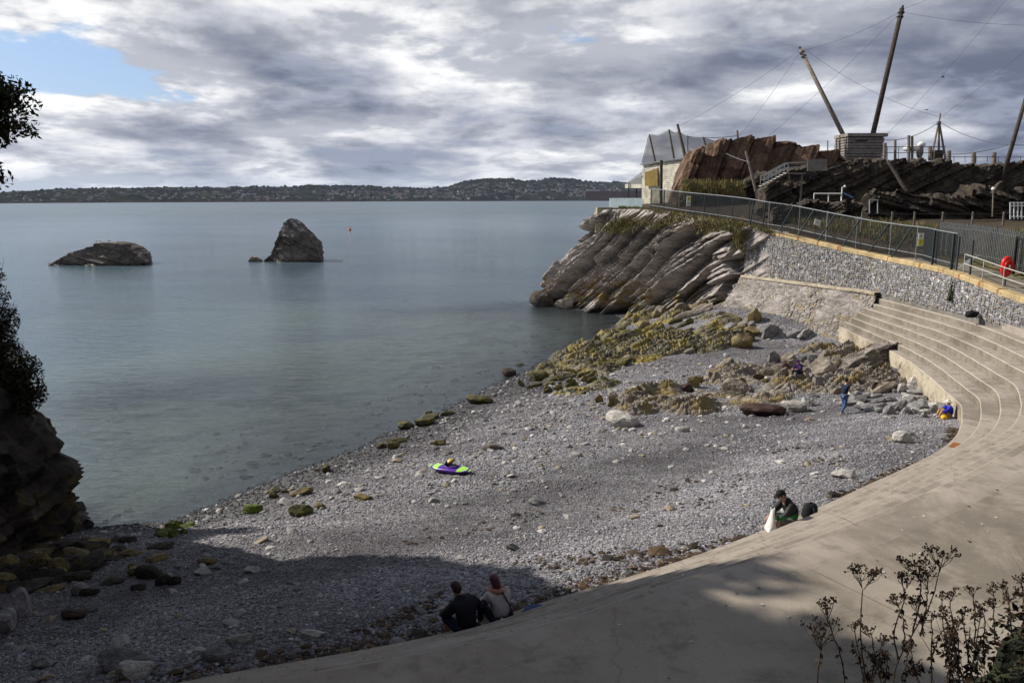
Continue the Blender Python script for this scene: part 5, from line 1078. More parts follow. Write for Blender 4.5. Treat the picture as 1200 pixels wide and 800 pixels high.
# white pipe frame, net gate frame, white gate
pfm = thing('pipe_frame', P(970, 238, 74), 'white pipe frame standing among rocks below the hut', 'frame')
q = [P(954, 227, 74), P(986, 227, 74), P(954, 235.5, 74), P(986, 235.5, 74), P(971, 227, 74), P(971, 235.5, 74)]
MB().tube([q[0], q[1]], 0.06, 6).build('top_pipe', 'white_paint', pfm)
for a, b in ((0, 2), (1, 3), (4, 5)): MB().tube([q[a], q[b]-[0, 0, 0.6]], 0.05, 6).build('leg', 'white_paint', pfm)
MB().tube([P(987, 219, 74), q[3]], 0.05, 6).build('lamp_post', 'white_paint', pfm); V, F = ICO[2]; obj('lamp_globe', V*0.12+P(990, 218.5, 74), F, 'white_paint', pfm, True); MB().tube([P(988, 226, 74), P(1000, 232, 73.6)], 0.06, 6).build('blue_brace', 'blue_paint', pfm)
ng = thing('net_gate', P(1024, 252, 59), 'thin pale frame of a net gate beside the lower rock wall', 'gate')
for a, b in [((1019, 234.5), (1028.5, 234.5)), ((1028.5, 234.5), (1028.5, 250)), ((1019, 234.5), (1019, 250))]: MB().tube([P(*a, 59), P(*b, 59)], 0.045, 6).build('frame_bar', 'galvanised', ng)
wg = thing('white_gate', P(1196, 258, 57), 'white slatted gate standing beyond the wire fence', 'gate')
for y_ in (237.5, 241, 254): MB().bar(P(1184, y_, 57), P(1216, y_, 57), 0.07, 0.08).build('rail', 'white_paint', wg)
for k in range(8): MB().bar(P(1184+k*4.4, 257, 56.95), P(1184+k*4.4, 237, 56.95), 0.09, 0.04).build('slat', 'white_paint', wg)
o = MB().tube([P(1163, 254, 59), P(1164, 223, 59)], 0.06, 6).build('lamp_post', 'weathered_timber'); tag(at_base(o), 'slim lamp post with a white globe before the lower rock wall', 'lamp post'); l_ = o
V, F = ICO[2]; g_ = link('lamp_globe', mesh_data('lamp_globe', V*0.14, F, None, True), 'white_paint', l_); g_.location = Vector(P(1164, 221.5, 59))-l_.location
# blue sheeting on its concrete plinth at the cliff's seaward corner
bs = thing('sheet_fence', P(734, 243, 84), 'pale blue corrugated sheet fence on the cliff corner', 'fence'); a, b = P(714, 243.5, 86.5), P(753, 244, 83)
for k in range(13):
    p0, p1 = a+(b-a)*(k/13), a+(b-a)*((k+0.94)/13); mb = MB(); V = []
    for j in range(7):
        q = p0+(p1-p0)*(j/6); of = np.array([0, -0.035*(j % 2), 0]); V += [q+of, q+of+np.array([0, 0, 1.05])]
    mb.add(V, [(2*j, 2*j+2, 2*j+3, 2*j+1) for j in range(6)]); mb.build('sheet', 'blue_sheet', bs)
pt = MB(); pt.box(P(708, 249, 86), (1.7, 1.6, 1.1)); tag(at_base(pt.build('concrete_plinth', 'old_concrete')), 'yellowed concrete plinth on the cliff\'s seaward corner', 'plinth')
tag(at_base(MB().box((P(704, 262, 86.4)), (1.2, 1.2, 1.9)).build('concrete_pier', 'old_concrete')), 'pale concrete pier below the plinth at the cliff corner', 'pier')

# ------------------------------------------------------------------ town on the far shore
def house_mesh(w, d, h, r_, wm, rm):
    V = [(-w, -d, -6), (w, -d, -6), (w, d, -6), (-w, d, -6), (-w, -d, h), (w, -d, h), (w, d, h), (-w, d, h), (-w, 0, h+r_), (w, 0, h+r_)]
    me = mesh_data('house', V, [(0, 1, 5, 4), (1, 2, 6, 9, 5), (2, 3, 7, 6), (3, 0, 4, 8, 7), (4, 5, 9, 8), (6, 7, 8, 9)]); me.materials.append(M[wm]); me.materials.append(M[rm])
    for i in (4, 5): me.polygons[i].material_index = 1
    return me
for nm, c in [('house_white', (0.40, 0.39, 0.40)), ('house_cream', (0.26, 0.24, 0.22)), ('house_grey', (0.14, 0.14, 0.15)), ('roof_slate', (0.05, 0.05, 0.06)), ('roof_tile', (0.09, 0.05, 0.045))]: plain(nm, c, 0.9, 0.1, 0.1)
HM = [house_mesh(*a) for a in [(7, 5, 5, 3, 'house_white', 'roof_slate'), (9, 5, 6, 3, 'house_cream', 'roof_tile'), (12, 6, 7, 3, 'house_grey', 'roof_slate'), (6, 5, 6, 3, 'house_white', 'roof_tile'), (16, 6, 9, 2.5, 'house_cream', 'roof_slate')]]
rg = random.Random(12)
def hill_pt(px, f):
    i = np.clip((px+260)/1560*619, 0, 618.99); i0 = int(i); a = i-i0; j = f*(NR-1); j0 = min(int(j), NR-2); b = j-j0
    return (HV[j0, i0]*(1-a)+HV[j0, i0+1]*a)*(1-b)+(HV[j0+1, i0]*(1-a)+HV[j0+1, i0+1]*a)*b
LABH = ['white house with a slate roof in the town across the bay', 'cream house with a tiled roof in the town across the bay', 'grey terrace with a slate roof in the town across the bay', 'white house with a tiled roof in the town across the bay', 'long cream block with a slate roof in the town across the bay']
cnt = 0
def dens_(px): return np.interp(px, [-50, 30, 80, 200, 330, 420, 520, 600, 720, 760], [0.15, 0.35, 0.5, 0.4, 0.6, 0.8, 0.75, 1.0, 1.0, 0.6])
while cnt < 290:
    px = rg.uniform(-20, 745); f = rg.betavariate(1.1, 2.2)*0.85+0.03
    if rg.random() > dens_(px) or vnoise(np.array([[px*0.05, f*5, 0]]), 71)[0] < -0.25: continue
    k = rg.choices(range(5), [4, 3, 3, 3, 1])[0]; q = hill_pt(px, f); o = link('house', HM[k]); o.location = q; o.rotation_euler = (0, 0, rg.uniform(-0.6, 0.6)); s_ = np.interp(px, [0, 700], [0.45, 0.95])*rg.uniform(0.7, 1.25); o.scale = (s_, s_, s_); tag(o, LABH[k], 'house', ['white slate houses', 'cream tiled houses', 'grey terraces', 'white tiled houses', 'long cream blocks'][k]+' across the bay'); cnt += 1
V, F, C_ = [], [], []; nb = 0
for _ in range(2400):
    px = rg.uniform(-60, 1250); f = rg.betavariate(1.1, 2.0)*0.9+0.03
    if rg.random() > dens_(px) or vnoise(np.array([[px*0.05, f*5, 0]]), 71)[0] < -0.3: continue
    q = hill_pt(px, f); s_ = np.interp(px, [0, 700], [0.38, 0.9])*rg.uniform(0.6, 1.2); w, d, h = 8*s_*rg.uniform(.6, 1.6), 5*s_, 7*s_
    V += [q+np.array(v) for v in [(-w, -d, -5), (w, -d, -5), (w, d, -5), (-w, d, -5), (-w, -d, h), (w, -d, h), (w, d, h), (-w, d, h)]]; F += [tuple(np.array(t_)+nb) for t_ in [(0, 1, 5, 4), (1, 2, 6, 5), (3, 0, 4, 7), (4, 5, 6, 7)]]; nb += 8
    c = rg.choice([(0.42, 0.41, 0.42), (0.24, 0.22, 0.2), (0.12, 0.12, 0.13), (0.2, 0.14, 0.12), (0.3, 0.3, 0.31)]); C_ += [c]*8
o = obj('distant_houses', V, F, colmat('house_paint', 0.9, 0, 0.1), None, False, np.array(C_)); tag(o, 'mass of small houses covering the hills across the bay', 'houses', kind='stuff')
q = hill_pt(695, 0.2); mb = MB(); mb.box(q+np.array([0, 0, 8]), (60, 30, 30)); mb.box(q+np.array([0, -2, 27]), (75, 36, 6)); tag(at_base(mb.build('white_block', 'house_white')), 'large white flat-roofed block above the red bluff across the bay', 'building')
c = hill_pt(715, 0.02); V = []; plain('red_bluff', (0.075, 0.028, 0.024), 0.95, 0.3, 0.02)
mb = MB(); mb.box(c+np.array([20, -20, 20]), (330, 60, 56)); mb.box(c+np.array([-250, -20, -2]), (500, 40, 14)); tag(at_base(mb.build('red_bluff', 'red_bluff')), kind='structure')
# trees standing up from the far ridge
V0, F0 = ICO[1]; plain('far_tree', (0.016, 0.020, 0.016), 0.95, 0.3, 0.05)
V, F = [], []; nb = 0
for _ in range(900):
    px = rg.choice([rg.uniform(530, 625), rg.uniform(350, 500), rg.uniform(-40, 760), rg.uniform(640, 680)]); q = hill_pt(px, rg.choice([1.0, 0.98, rg.uniform(0.2, 1)])); r_ = rg.uniform(5, 12)*np.interp(px, [0, 700], [0.35, 0.95]); V.append(V0*np.array([r_*1.3, r_, r_*0.8])*(1+np.array([[rg.uniform(-.25, .25)] for _ in V0]))+q+[0, 0, r_*0.2]); F.append(F0+nb); nb += len(V0)
tag(obj('distant_woods', np.concatenate(V), np.concatenate(F), 'far_tree'), 'dark woods along the hills across the bay', 'woods', kind='stuff')
# ------------------------------------------------------------------ people
for nm, c, r_ in [('skin', (0.42, 0.25, 0.18), 0.55), ('hair_brown', (0.035, 0.018, 0.010), 0.6), ('hair_mauve', (0.105, 0.035, 0.055), 0.55), ('hair_dark', (0.012, 0.009, 0.008), 0.6), ('jacket_navy', (0.010, 0.010, 0.017), 0.85), ('jacket_olive', (0.030, 0.030, 0.020), 0.85),
                  ('cardigan', (0.40, 0.38, 0.38), 0.95), ('scarf', (0.33, 0.17, 0.12), 0.95), ('denim', (0.055, 0.095, 0.19), 0.9), ('denim_dark', (0.016, 0.022, 0.045), 0.9), ('shorts_check', (0.16, 0.15, 0.15), 0.9), ('shirt_navy', (0.012, 0.018, 0.042), 0.9), ('purple_cloth', (0.045, 0.018, 0.09), 0.9),
                  ('royal_blue', (0.014, 0.020, 0.34), 0.8), ('tan_cloth', (0.33, 0.20, 0.09), 0.9), ('hat_white', (0.62, 0.58, 0.50), 0.9), ('black_cloth', (0.008, 0.008, 0.009), 0.85), ('yellow_rubber', (0.72, 0.42, 0.02), 0.5), ('fur_white', (0.78, 0.74, 0.70), 0.95), ('red_cloth', (0.20, 0.012, 0.012), 0.8), ('blue_cloth', (0.035, 0.065, 0.13), 0.85), ('trainer', (0.45, 0.44, 0.43), 0.6)]: plain(nm, c, r_, 0.18, 14, bump=0.25, bdist=0.008)
def jacket_green():
    m, t, b, o = newmat('jacket_black_green'); p = t.add('ShaderNodeTexCoord').outputs['Object']; z = t.add('ShaderNodeSeparateXYZ'); t.l.new(p, z.inputs[0])
    f = t.math('ADD', z.outputs[2], t.math('MULTIPLY', t.math('SUBTRACT', t.noise(p, 9, 5, 0.7), 0.5), 0.35)); c = t.mix(t.range(f, 0.20, 0.38, 1.0, 0.0), (0.010, 0.011, 0.012, 1), (0.05, 0.42, 0.09, 1))
    t.set(b.inputs['Base Color'], c); b.inputs['Roughness'].default_value = 0.6
jacket_green()
def skin_mesh(V, Rr, Ed, root=0, sub=2):
    me = bpy.data.meshes.new('tmp'); me.from_pydata([tuple(v) for v in V], Ed, []); o = bpy.data.objects.new('tmp', me); COL.objects.link(o)
    o.modifiers.new('s', 'SKIN'); 
    lay = me.skin_vertices[0] if len(me.skin_vertices) else None
    if lay is None:
        bm = bmesh.new(); bm.from_mesh(me); bm.verts.layers.skin.verify(); bm.to_mesh(me); bm.free(); lay = me.skin_vertices[0]
    for i, r_ in enumerate(Rr): lay.data[i].radius = (r_, r_) if np.isscalar(r_) else r_; lay.data[i].use_root = (i == root)
    ss = o.modifiers.new('u', 'SUBSURF'); ss.levels = sub; ss.render_levels = sub
    dg = bpy.context.evaluated_depsgraph_get(); ev = o.evaluated_get(dg); m2 = bpy.data.meshes.new_from_object(ev); bpy.data.objects.remove(o); bpy.data.meshes.remove(me)
    m2.materials.clear(); m2.polygons.foreach_set('use_smooth', np.ones(len(m2.polygons), bool)); return m2
class Sk:
    def __init__(s): s.V = []; s.R = []; s.E = []
    def v(s, p, r_, frm=None):
        s.V.append(tuple(map(float, p))); s.R.append(r_); i = len(s.V)-1
        if frm is not None: s.E.append((frm, i))
        return i
    def chain(s, frm, pts):
        for p, r_ in pts: frm = s.v(p, r_, frm)
        return frm
    def mesh(s, sub=2): return skin_mesh(s.V, s.R, s.E, 0, sub)
def hand(sk, w, wr, el, r_=0.028):
    wr = np.array(wr, float); el = np.array(el, float); d = wr-el; d /= np.linalg.norm(d); side = np.cross(d, [0, 0, 1]); side /= np.linalg.norm(side)+1e-9; dn = np.array([0, 0, -1.0])
    palm = sk.v(wr+d*0.055, (0.036, 0.022), w); k = sk.v(wr+d*0.085, (0.038, 0.018), palm)
    for j, (o_, l) in enumerate([(-0.030, 0.062), (-0.010, 0.075), (0.010, 0.070), (0.030, 0.055)]):
        b = wr+d*0.095+side*o_; sk.chain(k, [(b, 0.0095), (b+d*l*0.5+dn*0.012, 0.009), (b+d*l*0.8+dn*0.035, 0.008)])
    sk.chain(palm, [(wr+d*0.06+side*0.045, 0.011), (wr+d*0.085+side*0.062+dn*0.01, 0.009)])
def person(label, loc, yaw, J, wear, scale=1.0, hair='hair_brown', cat='person', hairlen=0.0, hat=None, lean=0.0):
    # J: joints in the person's own frame (x right, y forward, z up). One continuous body; clothes over it.
    g = bpy.data.objects.new('person', None); COL.objects.link(g); g.location = tuple(map(float, loc)); g.rotation_euler = (0, lean, yaw); g.scale = (scale,)*3; tag(g, label, cat)
    sk = Sk(); pel = sk.v(J['pel'], (0.125, 0.10)); sp1 = sk.v(J['spine'], (0.12, 0.09), pel); ch = sk.v(J['chest'], (0.145, 0.10), sp1); nk = sk.v(J['neck'], 0.052, ch)
    h = np.array(J['head'], float); n0 = np.array(J['neck'], float); ax = h-n0; ax /= np.linalg.norm(ax); fw = np.array(J.get('look', (0, 1, 0)), float); fw /= np.linalg.norm(fw)
    j1 = sk.v(n0+ax*0.07+fw*0.02, (0.058, 0.062), nk); hm = sk.v(n0+ax*0.15+fw*0.012, (0.074, 0.088), j1); sk.v(n0+ax*0.225, (0.062, 0.072), hm)
    for s_ in ('l', 'r'):
        sh = sk.v(J['sh'+s_], 0.058, ch); e0 = (np.array(J['sh'+s_])+np.array(J['el'+s_]))/2; a = sk.v(e0, 0.046, sh); el = sk.v(J['el'+s_], 0.040, a); f0 = np.array(J['el'+s_])*0.6+np.array(J['wr'+s_])*0.4; a = sk.v(f0, 0.038, el); wr = sk.v(J['wr'+s_], 0.027, a); hand(sk, wr, J['wr'+s_], J['el'+s_])
        hp = sk.v(J['hip'+s_], 0.088, pel); t0 = (np.array(J['hip'+s_])+np.array(J['kn'+s_]))/2; a = sk.v(t0, 0.076, hp); kn = sk.v(J['kn'+s_], 0.056, a); c0 = np.array(J['kn'+s_])*0.65+np.array(J['an'+s_])*0.35; a = sk.v(c0, 0.054, kn); an = sk.v(J['an'+s_], 0.036, a); sk.v(J['to'+s_], (0.036, 0.024), an)
    link('body', sk.mesh(2), 'skin', g)
    def top(mat, sleeves=True, fat=0.022, hood=False, name='jacket', low=0.0):
        k = Sk(); p0 = k.v(np.array(J['pel'])+[0, 0, low], (0.13+fat, 0.105+fat)); a = k.v(J['spine'], (0.135+fat, 0.105+fat), p0); c = k.v(J['chest'], (0.155+fat, 0.115+fat), a); k.v(n0*0.75+np.array(J['chest'])*0.25, 0.075, c)
        for s_ in ('l', 'r'):
            sh = k.v(J['sh'+s_], 0.062+fat, c); m_ = k.v((np.array(J['sh'+s_])+np.array(J['el'+s_]))/2, 0.050+fat, sh)
            if sleeves: e = k.v(J['el'+s_], 0.045+fat*0.9, m_); k.v(np.array(J['el'+s_])*0.12+np.array(J['wr'+s_])*0.88, 0.036+fat*0.6, e)
        o = link(name, k.mesh(2), mat, g)
        if hood: V, F = ICO[3]; V = V*np.array([0.13, 0.09, 0.075])*(1+0.1*fbm(V*3, 2, 4))[:, None]+(n0+np.array([0, -0.07, -0.01])); link('hood', mesh_data('hood', V, F, None, True), mat, o)
        return o
    def legs(mat, frac=1.0, fat=0.016, name='trousers'):
        k = Sk(); p0 = k.v(J['pel'], (0.132+fat, 0.105+fat))
        for s_ in ('l', 'r'):
            hp = k.v(J['hip'+s_], 0.092+fat, p0); m_ = k.v((np.array(J['hip'+s_])+np.array(J['kn'+s_]))/2, 0.080+fat, hp)
            if frac > 0.45: kk = k.v(J['kn'+s_], 0.062+fat, m_)
            if frac > 0.6: c = k.v((np.array(J['kn'+s_])+np.array(J['an'+s_]))/2, 0.056+fat, kk); k.v(np.array(J['kn'+s_])*0.08+np.array(J['an'+s_])*0.92, 0.045+fat, c)
        return link(name, k.mesh(2), mat, g)
    for w in wear:
        if w[0] == 'top': top(*w[1:])
        elif w[0] == 'legs': legs(*w[1:])
        elif w[0] == 'shoes':
            for s_ in ('l', 'r'): k = Sk(); a = k.v(np.array(J['an'+s_])+[0, 0, -0.02], 0.046); d_ = np.array(J['to'+s_])-np.array(J['an'+s_]); b = k.v(np.array(J['an'+s_])+d_*0.6, (0.046, 0.036), a); k.v(np.array(J['to'+s_])+d_*0.15, (0.044, 0.028), b); link('shoe', k.mesh(2), w[1], g)
    hc = n0+ax*0.165
    Vv, Ff = ICO[3]; rgt = np.cross(fw, ax); rgt /= np.linalg.norm(rgt)
    def oriented(V): return np.outer(V[:, 0], rgt)+np.outer(V[:, 1], fw)+np.outer(V[:, 2], ax)+hc
    if hair:
        V = Vv*np.array([0.088, 0.104, 0.112])*(1+0.07*fbm(Vv*6, 3, 3))[:, None]+np.array([0, -0.016, 0.012]); front = V[:, 1] > 0.045; V[front & (V[:, 2] < 0.06), 1] = 0.02
        if hairlen: low = V[:, 2] < 0.0; V[low, 2] *= (1+hairlen/0.11); V[low, 1] -= 0.02; V[low, 0] *= 0.95
        link('hair', mesh_data('hair', oriented(V), Ff, None, True), hair, g)
    for s_ in (-1, 1):
        V, F = ICO[1]; link('eye', mesh_data('eye', oriented(V*0.009+np.array([0.03*s_, 0.086, -0.005])), F, None, True), 'black_cloth', g); link('ear', mesh_data('ear', oriented(Vv*np.array([0.010, 0.022, 0.032])+np.array([0.082*s_, -0.005, -0.005])), Ff, None, True), 'skin', g)
    V, F = ICO[2]; link('nose', mesh_data('nose', oriented(V*np.array([0.014, 0.020, 0.024])+np.array([0, 0.095, -0.03])), F, None, True), 'skin', g); link('mouth', mesh_data('mouth', oriented(V*np.array([0.024, 0.006, 0.006])+np.array([0, 0.088, -0.068])), F, None, True), 'scarf', g)
    if hat:
        V = Vv.copy()*np.array([0.098, 0.112, 0.105]); V[:, 2] = np.maximum(V[:, 2], 0.0)+0.035; o = link('hat', mesh_data('hat', oriented(V), Ff, None, True), hat[0], g)
        mb = MB(); n_ = 20; br = hat[1]; A_ = [(math.cos(t), math.sin(t)) for t in np.linspace(0, 2*math.pi, n_, endpoint=False)]
        if br == 'peak': V = [(0.085*x, 0.10+0.085*max(y, 0) if y > 0 else 0.06, 0.035) for x, y in A_]+[(0.085*x, 0.10+0.085*max(y, 0) if y > 0 else 0.06, 0.045) for x, y in A_]
        else: V = [(0.175*x, 0.19*y, 0.022-0.012*abs(x)) for x, y in A_]+[(0.16*x, 0.175*y, 0.045) for x, y in A_]
        F = [tuple(range(n_-1, -1, -1)), tuple(range(n_, 2*n_))]+[(i, (i+1) % n_, n_+(i+1) % n_, n_+i) for i in range(n_)]
        link('brim', mesh_data('brim', oriented(np.array(V)), F), hat[0], o)
    return g
SIT = dict(pel=(0, 0, .13), spine=(0, .05, .32), chest=(0, .13, .50), neck=(0, .20, .635), head=(0, .25, .80), shl=(-.18, .15, .55), shr=(.18, .15, .55), ell=(-.27, .28, .33), elr=(.27, .28, .33), wrl=(-.14, .48, .32), wrr=(.14, .48, .32),
           hipl=(-.10, .04, .10), hipr=(.10, .04, .10), knl=(-.17, .45, .24), knr=(.17, .45, .24), anl=(-.15, .55, -.16), anr=(.15, .55, -.16), tol=(-.16, .70, -.20), tor=(.16, .70, -.20))
def e_at(px, tries=None):
    d = E[:, 1]*cp+(CAMH-3.0)*sp; pxs = 600+FPX*E[:, 0]/d; k = np.argmin(np.abs(pxs[60:150]-px))+60; return k
def on_step(px, off=0.22, lvl=0):
    k = e_at(px); q = E[k]+nE[k]*off; return np.array([q[0], q[1], LV[lvl]]), math.atan2(nE[k][0], -nE[k][1]), k
q, yw, k = on_step(543, 0.35)
J = dict(SIT); J.update(chest=(0.02, .16, .49), neck=(-.05, .25, .63), head=(-.08, .32, .78), look=(-0.2, 1, -0.25), elr=(.30, .12, .40), wrr=(.45, .22, .46), ell=(-.30, .33, .30), wrl=(-.25, .52, .30), knl=(-.28, .42, .26))
person('man with short brown hair in a dark navy jacket hugging the woman beside him', q, yw, J, [('top', 'jacket_navy', True, 0.05, True), ('legs', 'denim_dark', 0.5, 0.02, 'shorts'), ('shoes', 'black_cloth')], 1.12, 'hair_brown')
q, yw, k = on_step(579, 0.32)
J = dict(SIT); J.update(look=(-0.15, 1, -0.1), head=(-.03, .23, .80), elr=(.27, .2, .33))
wm = person('woman with long mauve hair and a tan scarf in a pale grey cardigan', q, yw, J, [('top', 'cardigan', True, 0.045), ('legs', 'denim_dark'), ('shoes', 'trainer')], 1.08, 'hair_mauve', hairlen=0.13)
th = np.linspace(0, 2*math.pi, 17); sc_ = np.array([[0.13*math.cos(a), 0.19+0.10*math.sin(a), 0.60+0.02*math.sin(2*a)] for a in th]); mb = MB(); mb.tube(sc_, 0.062, 8, False); o = link('scarf', mesh_data('scarf', np.concatenate(mb.V), mb.F, None, True), 'scarf', wm)
mb = MB(); mb.tube([(0.02, 0.02, 0.64), (0.10, -0.05, 0.45), (0.19, -0.04, 0.25), (0.24, 0.02, 0.14)], 0.013, 6); link('bag_strap', mesh_data('bag_strap', np.concatenate(mb.V), mb.F), 'black_cloth', wm)
def lump(name, c, size, mat, label, cat, seed, yaw=0.0, parts=()):
    V, F = ICO[3]; V = np.sign(V)*np.abs(V)**0.8; V = V*(1+0.16*fbm(V*2.2, 3, seed))[:, None]*np.array(size); V[:, 2] = np.maximum(V[:, 2], -size[2]*0.8); V[:, 2] += size[2]*0.8
    g = bpy.data.objects.new(name, None); COL.objects.link(g); g.location = tuple(map(float, c)); g.rotation_euler = (0, 0, yaw); tag(g, label, cat); link('bag_body' if 'bag' in name or 'pack' in name else 'folds', mesh_data(name, V, F, None, True), mat, g)
    for nm, pts, r_, m_ in parts: mb = MB(); mb.tube(pts, r_, 6); link(nm, mesh_data(nm, np.concatenate(mb.V), mb.F, None, True), m_, g)
    return g
q, yw, k = on_step(619, 0.38); lump('folded_jumper', q, (0.24, 0.16, 0.12), 'blue_cloth', 'crumpled blue jumper left on the step beside the couple', 'jumper', 3, 0.4, [('sleeve', [(-0.22, 0, 0.1), (-0.05, -0.12, 0.2), (0.16, -0.1, 0.12)], 0.045, 'blue_cloth')])
q, yw, k = on_step(523, 0.5); lump('small_bag', q, (0.13, 0.10, 0.07), 'black_cloth', 'small black bag on the step beside the man hugging the woman', 'bag', 5, 0.2, [('clasp', [(-0.05, -0.105, 0.08), (0.05, -0.105, 0.08)], 0.02, 'trainer')])
# man in the green jacket, his dog and rucksack
q, yw, k = on_step(921, 0.30); yw2 = yw+R(62)
J = dict(SIT); J.update(look=(-0.1, 1, -0.55), neck=(0, .24, .62), head=(0, .33, .76), ell=(-.24, .32, .34), elr=(.24, .33, .34), wrl=(-.10, .52, .24), wrr=(.12, .52, .24), knl=(-.15, .44, .20), knr=(.16, .44, .22), anl=(-.16, .50, -.2), anr=(.14, .50, -.2), tol=(-.16, .66, -.24), tor=(.14, .66, -.24))
person('man in a black cap and black and green jacket sitting on the step', q, yw2, J, [('top', 'jacket_black_green', True, 0.045, True), ('legs', 'shorts_check', 0.5, 0.03, 'shorts'), ('shoes', 'trainer')], 1.12, 'hair_dark', hat=('black_cloth', 'peak'))
q2, _, _ = on_step(941, 0.30); lump('backpack', q2, (0.24, 0.17, 0.24), 'black_cloth', 'black backpack on the step beside the man in green', 'backpack', 7, yw, [('strap', [(-0.1, -0.16, 0.38), (-0.12, -0.22, 0.2), (-0.1, -0.17, 0.04)], 0.018, 'denim_dark'), ('top_handle', [(-0.05, 0, 0.42), (0, 0, 0.46), (0.05, 0, 0.42)], 0.015, 'black_cloth')])
def dog(loc, yaw, label, s=1.0):
    g = bpy.data.objects.new('dog', None); COL.objects.link(g); g.location = tuple(map(float, loc)); g.rotation_euler = (0, 0, yaw); g.scale = (s,)*3; tag(g, label, 'dog')
    k = Sk(); rump = k.v((0, -0.16, 0.13), (0.12, 0.11)); b = k.v((0, -0.04, 0.27), (0.115, 0.11), rump); c = k.v((0, 0.08, 0.39), (0.105, 0.11), b); n_ = k.v((0, 0.14, 0.52), 0.070, c); h = k.v((0, 0.18, 0.62), 0.075, n_); m_ = k.v((0, 0.27, 0.60), 0.045, h); k.v((0, 0.33, 0.585), 0.034, m_)
    for s_ in (-1, 1):
        a = k.chain(c, [((0.07*s_, 0.11, 0.30), 0.045), ((0.075*s_, 0.12, 0.17), 0.034), ((0.075*s_, 0.13, 0.04), 0.030), ((0.075*s_, 0.18, 0.022), 0.028)])
        k.chain(rump, [((0.11*s_, -0.10, 0.13), 0.085), ((0.13*s_, 0.04, 0.14), 0.055), ((0.13*s_, -0.10, 0.05), 0.032), ((0.13*s_, 0.02, 0.025), 0.030)])
    k.chain(rump, [((0, -0.28, 0.05), 0.030), ((0.05, -0.38, 0.035), 0.022), ((0.12, -0.44, 0.03), 0.014)])
    link('body', k.mesh(2), 'fur_white', g); V, F = ICO[2]
    for s_ in (-1, 1): link('ear', mesh_data('ear', V*np.array([0.022, 0.012, 0.055])+np.array([0.055*s_, 0.155, 0.69]), F, None, True), 'fur_white', g); link('eye', mesh_data('eye', V*0.011+np.array([0.035*s_, 0.245, 0.635]), F, None, True), 'black_cloth', g)
    link('nose', mesh_data('nose', V*0.016+np.array([0, 0.362, 0.59]), F, None, True), 'black_cloth', g); link('dark_patch', mesh_data('dark_patch', V*np.array([0.05, 0.05, 0.06])+np.array([-0.085, -0.1, 0.2]), F, None, True), 'black_cloth', g)
k = e_at(894); dq = E[k]-nE[k]*0.12; dog((*(E[k]+nE[k]*0.16), LV[0]), math.atan2(-tE[k][0], tE[k][1])+R(25), 'white dog sitting at the knees of the man in green', 0.80)
STAND = dict(pel=(0, 0, .92), spine=(0, .01, 1.12), chest=(0, .02, 1.32), neck=(0, .04, 1.48), head=(0, .07, 1.64), shl=(-.19, .02, 1.38), shr=(.19, .02, 1.38), ell=(-.25, .08, 1.12), elr=(.25, .08, 1.12), wrl=(-.16, .30, 1.14), wrr=(.16, .30, 1.14), hipl=(-.10, 0, .88), hipr=(.10, 0, .88), knl=(-.12, .10, .48), knr=(.12, -.02, .48), anl=(-.12, .02, .08), anr=(.13, -.25, .10), tol=(-.13, .17, .03), tor=(.14, -.12, .03), look=(0.1, 1, -0.35))
c, d = hit(988, 485); person('standing man in a navy T-shirt and blue jeans among the boulders', c+[0, 0, -0.01], R(-72), STAND, [('top', 'shirt_navy', False, 0.03, False, 'shirt'), ('legs', 'denim'), ('shoes', 'trainer')], 0.98, 'hair_dark')
SITG = dict(SIT); SITG.update(knl=(-.14, .34, .44), knr=(.14, .36, .42), anl=(-.13, .48, .06), anr=(.13, .50, .06), tol=(-.14, .62, .03), tor=(.14, .64, .03), wrl=(-.16, .40, .40), wrr=(.16, .40, .40))
c, d = hit(937, 449); fw_ = ray(937, 449); pr = rock('boulder', c+np.array([0.1, 0.55, 0]), (0.75, 0.55, 0.42), (0, 0.05, 0.3), 'boulder_tan', 'flat-topped tan boulder the child in purple sits on', None, True, 3, 0.25)
J = dict(SIT); J.update(anl=(-.15, .50, -.22), anr=(.15, .50, -.22), tol=(-.16, .64, -.26), tor=(.16, .64, -.26))
person('child in a purple hooded top sitting on the middle reef', c+np.array([0.1, 0.35, 0.50]), R(120), J, [('top', 'purple_cloth', True, 0.05, True), ('legs', 'denim_dark'), ('shoes', 'black_cloth')], 0.88, 'hair_dark', hat=('purple_cloth', 'round'))
c, d = hit(1112, 489); J = dict(SITG); J.update(pel=(0, -0.02, .12), spine=(0, -.04, .30), chest=(0, -.02, .47), neck=(0, .04, .61), head=(0, .08, .77), shl=(-.18, .02, .52), shr=(.18, .02, .52))
person('child in a royal blue top and white sun hat leaning on the step wall', c, R(80), J, [('top', 'royal_blue', True, 0.05), ('legs', 'tan_cloth', 1.0, 0.025), ('shoes', 'trainer')], 0.86, 'hair_brown', hat=('hat_white', 'round'))
c2, d = hit(1106, 491); lump('yellow_bucket', c2, (0.13, 0.11, 0.10), 'yellow_rubber', 'small yellow bag beside the child in the white hat', 'bag', 9, 0.3, [('handle', [(-0.08, 0, 0.15), (0, 0, 0.22), (0.08, 0, 0.15)], 0.012, 'yellow_rubber')])
q = G(1138, 372, LV[NST]); lump('duffel_bag', (q[0], q[1], LV[NST]+0.005), (0.34, 0.22, 0.19), 'black_cloth', 'black bag lying on the top step under the rubble wall', 'bag', 11, 0.3, [('handle', [(-0.12, 0, 0.30), (0, 0, 0.40), (0.12, 0, 0.30)], 0.02, 'black_cloth'), ('side_pocket', [(0.25, 0, 0.1), (0.38, 0, 0.15), (0.40, 0, 0.28)], 0.06, 'black_cloth')])

